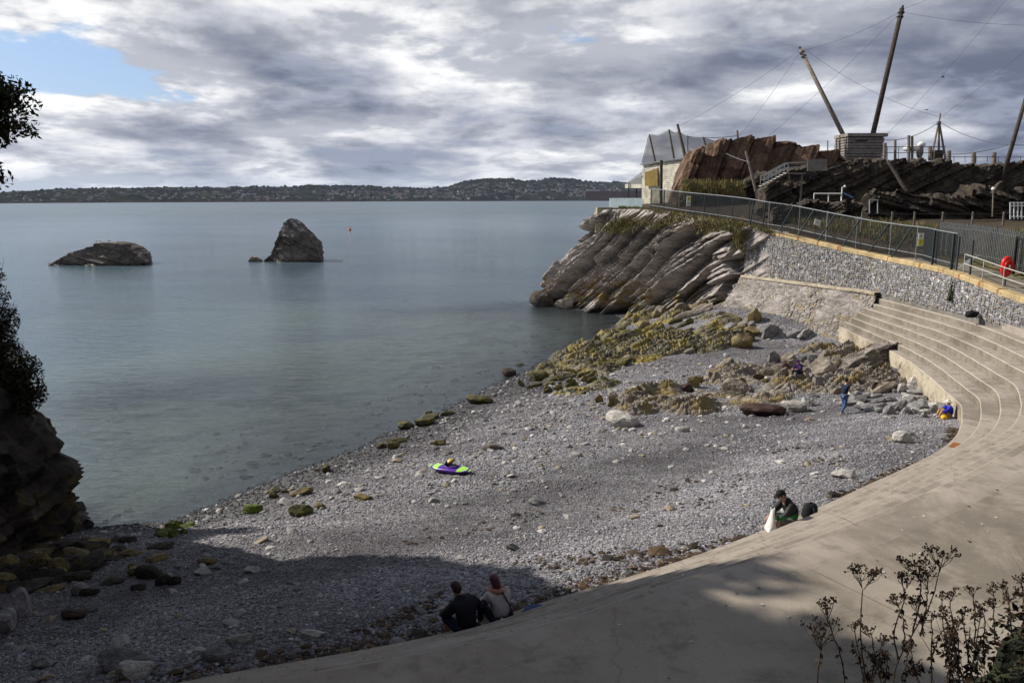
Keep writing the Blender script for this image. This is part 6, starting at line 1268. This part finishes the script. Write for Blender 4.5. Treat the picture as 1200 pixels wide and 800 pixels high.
# ------------------------------------------------------------------ kayak
for nm, c in [('kayak_purple', (0.085, 0.022, 0.26)), ('kayak_lime', (0.34, 0.66, 0.10)), ('kayak_inside', (0.012, 0.011, 0.014)), ('float_yellow', (0.50, 0.34, 0.05))]: plain(nm, c, 0.32, 0.08, 4, bump=0.05)
c, d = hit(528, 555); ky = bpy.data.objects.new('kayak', None); COL.objects.link(ky); ky.location = tuple(c+np.array([0, 0.15, 0.0])); ky.rotation_euler = (R(4), R(-3), R(-30)); tag(ky, 'small purple and lime kayak lying on the shingle', 'kayak')
L_ = 1.95; N1, N2 = 41, 20; xs_ = np.linspace(-1, 1, N1); V = []
for x in xs_:
    w = 0.31*(1-abs(x)**2.6)**0.75+0.012; rk = 0.16*abs(x)**2.4; hd = 0.20*(1-abs(x)**2.2)+0.035; dk = 0.08*(1-abs(x)**2)+0.03*max(0, x)*0
    for j in range(N2):
        t_ = 2*math.pi*j/N2; cy, cz = math.cos(t_), math.sin(t_); yy = w*np.sign(cy)*abs(cy)**0.8; zz = (hd*0.62+rk)+(cz*dk+0.03*(cz > 0)*(1-abs(x)**2) if cz > 0 else cz*hd*0.62*abs(cz)**0.1)
        V.append((x*L_/2, yy, zz+0.02))
me = mesh_data('hull', V, [tuple(f) for f in gridF(N2, N1, True)]+[tuple(range(N2-1, -1, -1)), tuple(range((N1-1)*N2, N1*N2))], None, True); me.materials.append(M['kayak_purple']); me.materials.append(M['kayak_lime'])
for p_ in me.polygons:
    z_ = p_.center; 
    if abs(z_.x) > 0.42 and z_.z > 0.165+0.10*abs(z_.x/0.97)**2.4: p_.material_index = 1
    if abs(z_.x) > 0.86: p_.material_index = 1
link('hull', me, None, ky)
th = np.linspace(0, 2*math.pi, 26); rim = np.array([[0.05+0.30*math.cos(a), 0.175*math.sin(a), 0.275+0.035*math.cos(a)**2] for a in th]); mb = MB(); mb.tube(rim, 0.022, 8, False); rimo = link('cockpit_rim', mesh_data('cockpit_rim', np.concatenate(mb.V), mb.F, None, True), 'kayak_purple', ky)
V = [(0.05, 0, 0.268)]+[tuple(v-np.array([0, 0, 0.006])) for v in rim[:-1]]; link('cockpit_opening', mesh_data('cockpit_opening', V, [(0, i+1, (i+1) % 25+1) for i in range(25)]), 'kayak_inside', ky)
V, F = ICO[2]; link('seat_back', mesh_data('seat_back', V*np.array([0.06, 0.13, 0.13])+np.array([-0.16, 0, 0.33]), F, None, True), 'kayak_inside', ky)
for e in (-1, 1): mb = MB(); mb.tube([(0.93*e, -0.05, 0.30), (0.95*e, 0, 0.33), (0.93*e, 0.05, 0.30)], 0.012, 6); link('grab_handle', mesh_data('grab_handle', np.concatenate(mb.V), mb.F), 'kayak_inside', ky)
V, F = ICO[3]; V = np.sign(V)*np.abs(V)**0.8*np.array([0.15, 0.11, 0.085])*(1+0.12*fbm(V*3, 2, 6))[:, None]
fl_o = link('buoyancy_aid', mesh_data('buoyancy_aid', V, F, None, True), 'float_yellow'); fl_o.location = Vector(ky.location)+Vector((-0.02, 0.10, 0.42)); fl_o.rotation_euler = (0.3, -0.5, 0.3); tag(fl_o, 'yellow-brown buoyancy aid dropped on the kayak', 'buoyancy aid')
mb = MB(); mb.tube([(-0.19, 0, 0.02), (0, -0.16, 0.02), (0.19, 0, 0.02)], 0.02, 6); link('strap', mesh_data('strap', np.concatenate(mb.V), mb.F), 'kayak_inside', fl_o)

# ------------------------------------------------------------------ birds and a buoy
def bird(loc, s, yaw, label, fly=True, mat='black_cloth', group=None):
    g = bpy.data.objects.new('bird', None); COL.objects.link(g); g.location = tuple(map(float, loc)); g.rotation_euler = (0, 0, yaw); g.scale = (s,)*3; tag(g, label, 'bird', group)
    V, F = ICO[2]; B_ = V*np.array([0.09, 0.24, 0.085]); B_[:, 0] *= 1-0.5*np.clip(-V[:, 1], 0, 1); link('body', mesh_data('body', B_+np.array([0, 0, 0.0 if fly else 0.16]), F, None, True), mat, g); link('head', mesh_data('head', V*0.06+np.array([0, 0.24, 0.05 if fly else 0.27]), F, None, True), mat, g)
    if fly:
        for e in (-1, 1): Vw = [(0.05*e, 0.12, 0.03), (0.05*e, -0.10, 0.03), (0.36*e, -0.04, 0.16), (0.34*e, 0.13, 0.17), (0.72*e, -0.10, 0.06), (0.66*e, 0.03, 0.08)]; Vw = Vw+[(x, y, z+0.015) for x, y, z in Vw]; link('wing', mesh_data('wing', Vw, [(0, 1, 2, 3), (3, 2, 4, 5), (6, 9, 8, 7), (9, 11, 10, 8), (0, 3, 9, 6), (3, 5, 11, 9), (1, 7, 8, 2), (2, 8, 10, 4)]), mat, g)
        link('tail', mesh_data('tail', [(-0.03, -0.2, 0), (0.03, -0.2, 0), (0.07, -0.36, 0), (-0.07, -0.36, 0), (0, -0.2, 0.03), (0, -0.36, 0.02)], [(0, 1, 2, 3), (0, 4, 1), (1, 4, 5, 2), (3, 2, 5), (0, 3, 5, 4)]), mat, g)
    else:
        for e in (-1, 1): mb = MB(); mb.tube([(0.03*e, 0, 0), (0.03*e, 0, 0.1)], 0.012, 5); link('leg', mesh_data('leg', np.concatenate(mb.V), mb.F), 'scarf', g)
bird(P(1105, 90.5, 78), 0.55, 1.2, 'dark bird flying above the long stay cable'); bird(P(1086, 129, 85), 0.5, -1.3, 'dark bird flying low beside the tripod')
for i, (px, py) in enumerate([(113, 284.0), (117, 283.2), (128, 283.4), (136, 284.5)]): bird(P(px, py, 137.5), 1.3, i*1.3, 'pale gull perched on the crest of the long low sea rock', False, 'hat_white', 'gulls on the sea rock')
bq = G(410, 270, 0); by = thing('buoy', bq, 'small orange mooring buoy floating beyond the sea rocks', 'buoy'); plain('buoy_orange', (0.55, 0.12, 0.02), 0.5, 0.1, 3)
V, F = ICO[2]; obj('float', V*0.55+bq+[0, 0, 0.3], F, 'buoy_orange', by, True); MB().tube([bq+[0, 0, 0.7], bq+[0, 0, 1.7]], 0.12, 6).build('top_mark', 'buoy_orange', by)
# ------------------------------------------------------------------ trees, shrubs and dried stems
def leaves(cent, rad, n_, size, cols, seed, shell=0.55):
    rg = np.random.default_rng(seed); cent = np.array(cent, float); rad = np.array(rad, float); w = rad[:, 0]*rad[:, 1]*rad[:, 2]; k = rg.choice(len(cent), n_, p=w/w.sum())
    d = rg.normal(size=(n_, 3)); d /= np.linalg.norm(d, axis=1)[:, None]; r_ = rg.uniform(shell, 1.0, n_)**0.7; lump_ = 1+0.30*fbm(d*2.0+k[:, None]*3.1, 3, seed); p = cent[k]+d*rad[k]*(r_*lump_)[:, None]
    hole = fbm(p*(1.6/np.mean(rad))*2.2, 3, seed+3) > -0.28; p = p[hole]; n_ = len(p)
    a = rg.normal(size=(n_, 3)); a /= np.linalg.norm(a, axis=1)[:, None]; b = np.cross(a, rg.normal(size=(n_, 3))); b /= np.linalg.norm(b, axis=1)[:, None]; s_ = size*rg.uniform(0.6, 1.4, (n_, 1))
    V = np.stack([p-a*s_, p+b*s_*0.45, p+a*s_, p-b*s_*0.45], 1).reshape(-1, 3); F = np.arange(n_*4).reshape(-1, 4); c = np.array(cols)[rg.choice(len(cols), n_)]*rg.uniform(0.6, 1.4, (n_, 1)); return V, F, np.repeat(c, 4, 0), p
OAK = [(0.020, 0.027, 0.010), (0.030, 0.038, 0.012), (0.045, 0.045, 0.016)]
def tree(base, cent, rad, n_, size, label, seed, cols=OAK, trunk_r=0.25, name='tree', group=None):
    g = thing(name, base, label, 'tree', group); V, F, C_, p = leaves(cent, rad, n_, size, cols, seed); o = obj('crown', V, F, 'leaf', g, False, C_)
    mb = MB(); base = np.array(base, float); rg = random.Random(seed); fork = base*0.45+np.array(cent).mean(0)*0.55; mb.tube(crom([base-[0, 0, 0.4], (base+fork)/2+[rg.uniform(-.2, .2), rg.uniform(-.2, .2), 0], fork], 8), np.linspace(trunk_r, trunk_r*0.6, 8), 8); mb.build('trunk', 'dark_timber', g, True)
    for c, r_ in zip(cent, rad):
        c = np.array(c, float); mb = MB(); mb.tube(crom([fork, (fork+c)/2+[0, 0, 0.15*np.mean(r_)], c], 8), np.linspace(trunk_r*0.42, trunk_r*0.07, 8), 6); tips = rg.sample(range(len(p)), 14)
        for i in tips:
            if np.linalg.norm(p[i]-c) < max(r_)*1.4: mb.tube(crom([c*0.75+fork*0.25, (c+p[i])/2+[0, 0, 0.06], p[i]], 6), np.linspace(trunk_r*0.13, 0.006, 6), 5)
        mb.build('limb', 'dark_timber', g, True)
# tree overhanging the viewpoint's left side; only a spray of it hangs into view
tree((-9.2, 2.2, 10.2), [(-5.25, 7, 12.15), (-5.35, 7, 11.55), (-9.5, 6.0, 16.4), (-10.5, 3.0, 17.0), (-7.5, 2.5, 16.6), (-10.5, 8.5, 15.0)], [(0.85, 0.9, 0.42), (0.50, 0.6, 0.22), (3.0, 3.0, 2.4), (3.2, 3, 2.6), (2.8, 2.8, 2.2), (2.8, 2.6, 2.2)], 13000, 0.10, 'evergreen tree whose leafy spray overhangs the shore', 501, trunk_r=0.22)
sp_g = COL.objects.get('tree')
V, F, C_, p = leaves([P(6, 118, 7.0), P(-8, 110, 7.1), P(26, 150, 6.9), P(-2, 150, 7), P(0, 205, 7.0), P(36, 158, 6.9), (-5.35, 6.9, 12.15), (-5.5, 6.8, 11.7)], [(0.26, 0.3, 0.24), (0.3, 0.3, 0.2), (0.13, 0.2, 0.10), (0.2, 0.2, 0.2), (0.08, 0.15, 0.14), (0.06, 0.1, 0.05), (0.6, 0.7, 0.34), (0.4, 0.5, 0.22)], 12000, 0.026, OAK, 511, 0.05); o = obj('leaf_spray', V, F, 'leaf', sp_g, False, C_)
# trees on the headland, out of view, whose shade covers the near beach
for i, (b, c, r_) in enumerate([((-21.5, 22.6, 13.0), (-20.6, 22.6, 17.2), (3.2, 2.6, 2.4)), ((-22, 19.6, 14.2), (-20.8, 20.2, 20.6), (4.2, 3.4, 4.0)), ((-22.5, 15.5, 15), (-21.0, 16.2, 22.0), (4.4, 3.4, 4.6)), ((-23, 11.5, 15.2), (-21.5, 12.0, 20.8), (4.4, 3.6, 4.4)), ((-23, 7, 15.4), (-22, 7.5, 20.0), (4.2, 3.6, 4.2)), ((-23, 2.5, 15.4), (-22, 3.0, 19.5), (4.2, 3.6, 4.0))]):
    tree(b, [c, (c[0]-2, c[1]-1, c[2]-2), (c[0]+1, c[1]+1, c[2]-2.5)], [r_, tuple(np.array(r_)*0.8), tuple(np.array(r_)*0.75)], 17000, 0.30, 'tall broadleaf tree crowning the dark headland above the cove', 520+i, trunk_r=0.3, group='trees on the headland')
# bushes on the headland's seaward edge
def shrub(label, cent, rad, n_, size, seed, cols, twigs=26, base=None):
    base = np.array(base if base is not None else np.array(cent).mean(0)-[0, 0, max(r_[2] for r_ in rad)]); g = thing('shrub', base, label, 'shrub'); V, F, C_, p = leaves(cent, rad, n_, size, cols, seed, 0.2); obj('foliage', V, F, 'leaf', g, False, C_); rg = random.Random(seed); mb = MB()
    for _ in range(twigs):
        q = p[rg.randrange(len(p))]; q = q+(q-base)*rg.uniform(0.0, 0.10); mb.tube(crom([base, (base+q)/2+np.array([rg.uniform(-.15, .15), rg.uniform(-.15, .15), 0.1]), q], 7), np.linspace(0.035, 0.005, 7), 5)
    mb.build('twigs', 'dark_timber', g)
BSH = [(0.018, 0.018, 0.008), (0.030, 0.027, 0.010), (0.014, 0.014, 0.008), (0.040, 0.030, 0.012)]
shrub('dark bush hanging over the rocky headland edge', [P(10, 452, 25.5), P(32, 462, 25.2), P(-15, 460, 25.6), P(5, 480, 25.5), P(20, 430, 25.8)], [(1.15, 0.9, 0.72), (0.62, 0.6, 0.40), (1.0, 0.9, 0.8), (1.05, 0.8, 0.55), (0.75, 0.6, 0.55)], 13000, 0.06, 531, BSH, 60, base=P(-10, 505, 26.3))
shrub('twiggy dark bush standing above the hanging bush on the headland', [P(-10, 405, 26.6), P(4, 375, 26.8), P(-12, 345, 27.0), P(12, 412, 26.4), P(-10, 322, 27)], [(0.85, 0.8, 0.9), (0.55, 0.5, 0.65), (0.6, 0.5, 0.6), (0.5, 0.5, 0.5), (0.4, 0.4, 0.45)], 7000, 0.055, 532, BSH, 110, base=P(-30, 470, 27.2))
# weed in the wall
q = P(1113, 352, 43.1); V, F, C_, p = leaves([q+[0, 0, 0.35], q+[0.03, 0, 0.8], q+[-0.02, 0, 0.08]], [(0.13, 0.08, 0.35), (0.08, 0.06, 0.28), (0.2, 0.12, 0.15)], 500, 0.05, [(0.04, 0.065, 0.015), (0.07, 0.09, 0.02)], 541, 0.1)
g = thing('wall_weed', q-[0, 0, 0.1], 'green weed growing up a crack in the rubble wall', 'plant'); obj('foliage', V, F, 'leaf', g, False, C_); MB().tube([q-[0, 0, 0.1], q+[0.02, 0, 0.5], q+[0.03, 0, 1.0]], 0.012, 5).build('stem', 'dark_timber', g)
# dried stems on the bank at the viewpoint
plain('dry_stem', (0.055, 0.040, 0.028), 0.9, 0.3, 20); plain('seed_head', (0.050, 0.030, 0.020), 0.95, 0.4, 40)
V1, F1 = ICO[1]; _pk = [0]
def dried(label, d, stems, heads, leafy=()):
    rg = random.Random(900+_pk[0]); _pk[0] += 1; b = P(*stems[0][0], d); g = thing('dried_plant', b, label, 'plant')
    for st in stems:
        pts = [P(x, y, d+rg.uniform(-0.03, 0.03)) for x, y in st]; cc = crom(pts, 14); cc = cc+np.array([[rg.gauss(0, 0.0014) for _ in range(3)] for _ in cc]); MB().tube(cc, np.linspace(0.0032, 0.0017, 14), 6).build('stem', 'dry_stem', g)
        Vv, Ff, nb = [], [], 0
        for _ in range(24):                        # withered leaves hanging on the stem
            q = cc[rg.randrange(1, 12)]; a = np.array([rg.gauss(0, 1), rg.gauss(0, 1), -0.8]); a /= np.linalg.norm(a); w = np.cross(a, [rg.gauss(0, 1), rg.gauss(0, 1), 1]); w /= np.linalg.norm(w); l = rg.uniform(0.008, 0.026)
            Vv += [q, q+a*l*0.5+w*l*0.25, q+a*l+np.array([0, 0, -0.004]), q+a*l*0.5-w*l*0.25]; Ff.append((nb, nb+1, nb+2, nb+3)); nb += 4
        obj('withered_leaves', Vv, Ff, 'seed_head', g)['kind'] = 'stuff'
    for (nx, ny), (hx, hy), wpx in heads:          # flat-topped head: rays from a node, each with a cluster of seed cups
        n0_, hc = P(nx, ny, d), P(hx, hy, d); s_ = mpp(d); mb = MB(); blobs, bf, nb = [], [], 0; k_ = max(5, int(wpx*0.42))
        for j in range(k_):
            a = rg.uniform(0, 2*math.pi); r_ = math.sqrt(rg.random())*wpx*s_/2; tip = hc+np.array([r_*math.cos(a), r_*math.sin(a)*0.8, rg.uniform(-0.010, 0.008)+0.006*math.cos(a)]); mid_ = n0_*0.45+tip*0.55+np.array([(tip-n0_)[0]*0.10, 0, -0.006]); mb.tube(crom([n0_+(hc-n0_)*rg.uniform(0, 0.55), mid_+(hc-n0_)*0.1, tip], 6), np.linspace(0.0013, 0.0007, 6), 4)
            for _ in range(rg.randint(4, 6)):
                o_ = np.array([rg.gauss(0, 0.008), rg.gauss(0, 0.008), rg.gauss(0, 0.005)]); q = tip+o_; sz = rg.uniform(0.0022, 0.0042); blobs.append(V1*np.array([sz, sz, sz*1.15])*(1+np.array([[rg.uniform(-.25, .25)] for _ in V1]))+q); bf.append(F1+nb); nb += len(V1); mb.tube([tip-[0, 0, 0.008], q], 0.0008, 4)
        mb.build('rays', 'dry_stem', g); o = obj('seed_cups', np.concatenate(blobs), np.concatenate(bf), 'seed_head', g); o['kind'] = 'stuff'
dried('short dried stem with a dense rusty flat seed head on the bank', 2.7, [[(957, 815), (959, 785), (961, 762), (962, 745)]], [((961, 764), (962, 735), 44)])
dried('bent dried stem with a small open seed head on the bank', 2.75, [[(992, 815), (987, 775), (978, 748), (970, 727), (969, 712)]], [((970, 728), (969, 705), 24)])
dried('single upright dried stem with a broad flat seed head', 2.7, [[(1018, 815), (1010, 760), (1009, 720), (1011, 690)]], [((1011, 692), (1006, 664), 26), ((1011, 692), (1026, 668), 22)])
dried('tallest much-branched dried plant with several flat seed heads', 2.8, [[(1044, 815), (1050, 780), (1069, 741), (1088, 712), (1096, 690), (1101, 668)], [(1069, 741), (1079, 700), (1078, 680), (1072, 668)], [(1052, 775), (1048, 740), (1060, 700), (1057, 682)], [(1060, 757), (1058, 725), (1052, 708)], [(1079, 745), (1086, 705), (1087, 680)]],
      [((1101, 672), (1104, 645), 34), ((1078, 682), (1070, 655), 36), ((1078, 684), (1086, 661), 24), ((1059, 690), (1055, 673), 16), ((1062, 690), (1068, 675), 14), ((1053, 712), (1051, 699), 24), ((1086, 690), (1086, 671), 16), ((1075, 722), (1073, 702), 18)])
dried('thin wavering dried stem with a sparse head near the bank crest', 2.9, [[(1122, 790), (1123, 751), (1117, 730), (1113, 705)], [(1123, 751), (1105, 720), (1104, 700)]], [((1113, 708), (1113, 695), 14), ((1104, 704), (1106, 694), 14), ((1120, 735), (1122, 726), 10)])
dried('clump of leafy dried stems on the bank crest', 3.0, [[(1143, 760), (1142, 720), (1140, 692)], [(1166, 755), (1164, 715), (1164, 690)], [(1186, 745), (1182, 700), (1177, 685)], [(1200, 740), (1199, 700), (1197, 677)], [(1152, 760), (1154, 730), (1150, 712)], [(1212, 735), (1210, 700), (1208, 680)]],
      [((1140, 700), (1140, 689), 11), ((1164, 698), (1164, 687), 10), ((1177, 692), (1177, 684), 9), ((1197, 686), (1196, 676), 10), ((1150, 722), (1149, 710), 16), ((1165, 715), (1166, 705), 18), ((1184, 705), (1183, 697), 16), ((1198, 700), (1198, 692), 16), ((1209, 690), (1208, 680), 14)])
_rg = random.Random(77)
for _i in range(16):                               # low broken stems crowding the foot of the tall ones
    _x = _rg.uniform(1000, 1150); _t = _rg.uniform(715, 775)+max(0, 1050-_x)*0.3; _d = _rg.uniform(2.55, 2.95); _b = _rg.uniform(-22, 22)
    dried('short broken dried stem crowding the foot of the tall ones', _d, [[(_x-_b, 818), (_x-_b*0.4, (818+_t)/2), (_x, _t)], [(_x-_b*0.4, (818+_t)/2), (_x+_rg.uniform(-16, 16), _t+14)]], [((_x, _t+8), (_x+_rg.uniform(-3, 3), _t-4), _rg.uniform(7, 15))]); COL.objects[-1]
for o in [o for o in COL.objects if o.get('label', '').startswith('short broken')]: o['group'] = 'broken stems on the bank'
# low foliage clothing the bank
def bank_z(x, y):
    brink_ = np.interp(x, [-24, -8, 0, 0.9, 1.5, 2.2, 4, 10, 26], [6.5, 3.0, 1.5, 1.7, 2.5, 3.05, 3.7, 5, 6]); top_ = np.interp(x, [-24, -8, 0, 1.2, 2.0, 3, 26], [15, 10.6, 9.6, 9.50, 9.72, 9.95, 11.2]); h = np.clip((y-brink_)/1.1, 0, 1); return top_*(1-h**0.8)+4.6*h**0.8
rg = np.random.default_rng(61); x = np.r_[rg.uniform(0.9, 3.4, 26000), rg.uniform(3.4, 10, 22000), rg.uniform(-8, 0.9, 16000)]; y = np.r_[rg.uniform(1.2, 4.4, 26000), rg.uniform(1.0, 6.2, 22000), rg.uniform(0.2, 4.2, 16000)]; z = bank_z(x, y); n_ = len(x); ok = z > 8.2; x, y, z = x[ok], y[ok], z[ok]; n_ = len(x)
p = np.stack([x, y, z+np.abs(rg.normal(0, 0.035, n_))], 1); a = rg.normal(size=(n_, 3))*np.array([1, 1, 0.5]); a /= np.linalg.norm(a, axis=1)[:, None]; b = np.cross(a, rg.normal(size=(n_, 3))); b /= np.linalg.norm(b, axis=1)[:, None]; s_ = rg.uniform(0.008, 0.022, (n_, 1))*np.where((x > 3.4) | (x < 0.9), 2.6, 1.0)[:, None]
pal_ = np.array([(0.022, 0.022, 0.009), (0.035, 0.016, 0.009), (0.065, 0.030, 0.012), (0.016, 0.013, 0.010), (0.04, 0.033, 0.018)]); c = pal_[rg.choice(5, n_, p=[.3, .25, .1, .25, .1])]*rg.uniform(0.5, 1.4, (n_, 1))
tag(obj('bank_foliage', np.stack([p-a*s_, p+b*s_*0.5, p+a*s_, p-b*s_*0.5], 1).reshape(-1, 3), np.arange(n_*4).reshape(-1, 4), 'leaf', None, False, np.repeat(c, 4, 0)), 'low brown and green leaves clothing the bank', 'ground cover', kind='stuff')
sel = rg.choice(n_, 1500); sel = sel[(p[sel, 1] > 2.2)]; grass('bank_stalks', p[sel], 0.14, [(0.04, 0.03, 0.02), (0.07, 0.055, 0.035), (0.03, 0.03, 0.014)], 'thin dead stalks standing among the bank leaves', 9, 0.0016, 0.5, 2)
# droppings, leaves and litter flecks on the concrete
rg = np.random.default_rng(71); V, F, C_ = [], [], []; nb = 0
for _ in range(230):
    k = rg.integers(50, 160); off = wE[k]+abs(rg.normal(0, 3.2))+0.3 if rg.random() < 0.72 else rg.uniform(0.05, 0.95)*wE[k]
    st = min(int(off/wE[k]*NST), NST); z_ = LV[st]+(0.012 if off > wE[k] else 0.010); q = E[k]+nE[k]*off+rg.normal(0, 0.2, 2); n_ = 7; r_ = rg.uniform(0.012, 0.035); an = np.sort(rg.uniform(0, 6.28, n_)); rr = r_*rg.uniform(0.5, 1.3, n_)
    V += [(q[0]+rr[i]*math.cos(an[i]), q[1]+rr[i]*math.sin(an[i])*1.2, z_) for i in range(n_)]; F.append(tuple(range(nb, nb+n_))); nb += n_; c = [(0.55, 0.54, 0.50), (0.07, 0.055, 0.035), (0.45, 0.42, 0.36)][rg.choice(3, p=[.55, .25, .2])]; C_ += [c]*n_
tag(obj('litter_flecks', V, F, 'leaf', None, False, np.array(C_)), 'white droppings and brown leaf scraps dotting the promenade', 'flecks', kind='stuff')
# rusty drain cover let into the step
q = G(1101, 520, LV[0]+0.0); k = int(np.argmin(((E-q[:2])**2).sum(1))); q2 = E[k]+nE[k]*0.30; g = thing('drain_cover', (*q2, LV[0]), 'rust-red square drain cover set in the lowest step', 'drain cover'); rz_ = rotz(math.atan2(tE[k][1], tE[k][0])); MB().box((*q2, LV[0]+0.012), (0.62, 0.36, 0.03), rz_).build('plate', 'rust_stain', g)
for e in (-0.15, 0, 0.15): MB().box(np.array([*q2, LV[0]+0.031])+rz_ @ np.array([e, 0, 0]), (0.05, 0.28, 0.012), rz_).build('bar', 'rust_stain', g)
# ------------------------------------------------------------------ sea air between here and the far shore
m = bpy.data.materials.new('haze'); m.use_nodes = True; t = NT(m.node_tree); t.n.clear(); o_ = t.add('ShaderNodeOutputMaterial'); pv = t.add('ShaderNodeVolumePrincipled')
pv.inputs['Color'].default_value = (0.62, 0.74, 0.95, 1); pv.inputs['Density'].default_value = 0.000022; pv.inputs['Anisotropy'].default_value = 0.2; t.l.new(pv.outputs[0], o_.inputs['Volume']); M['haze'] = m
hz = MB(); hz.box((0, 6200, 171.0), (19000, 12600, 358.0)); tag(hz.build('haze', 'haze'), kind='stuff')
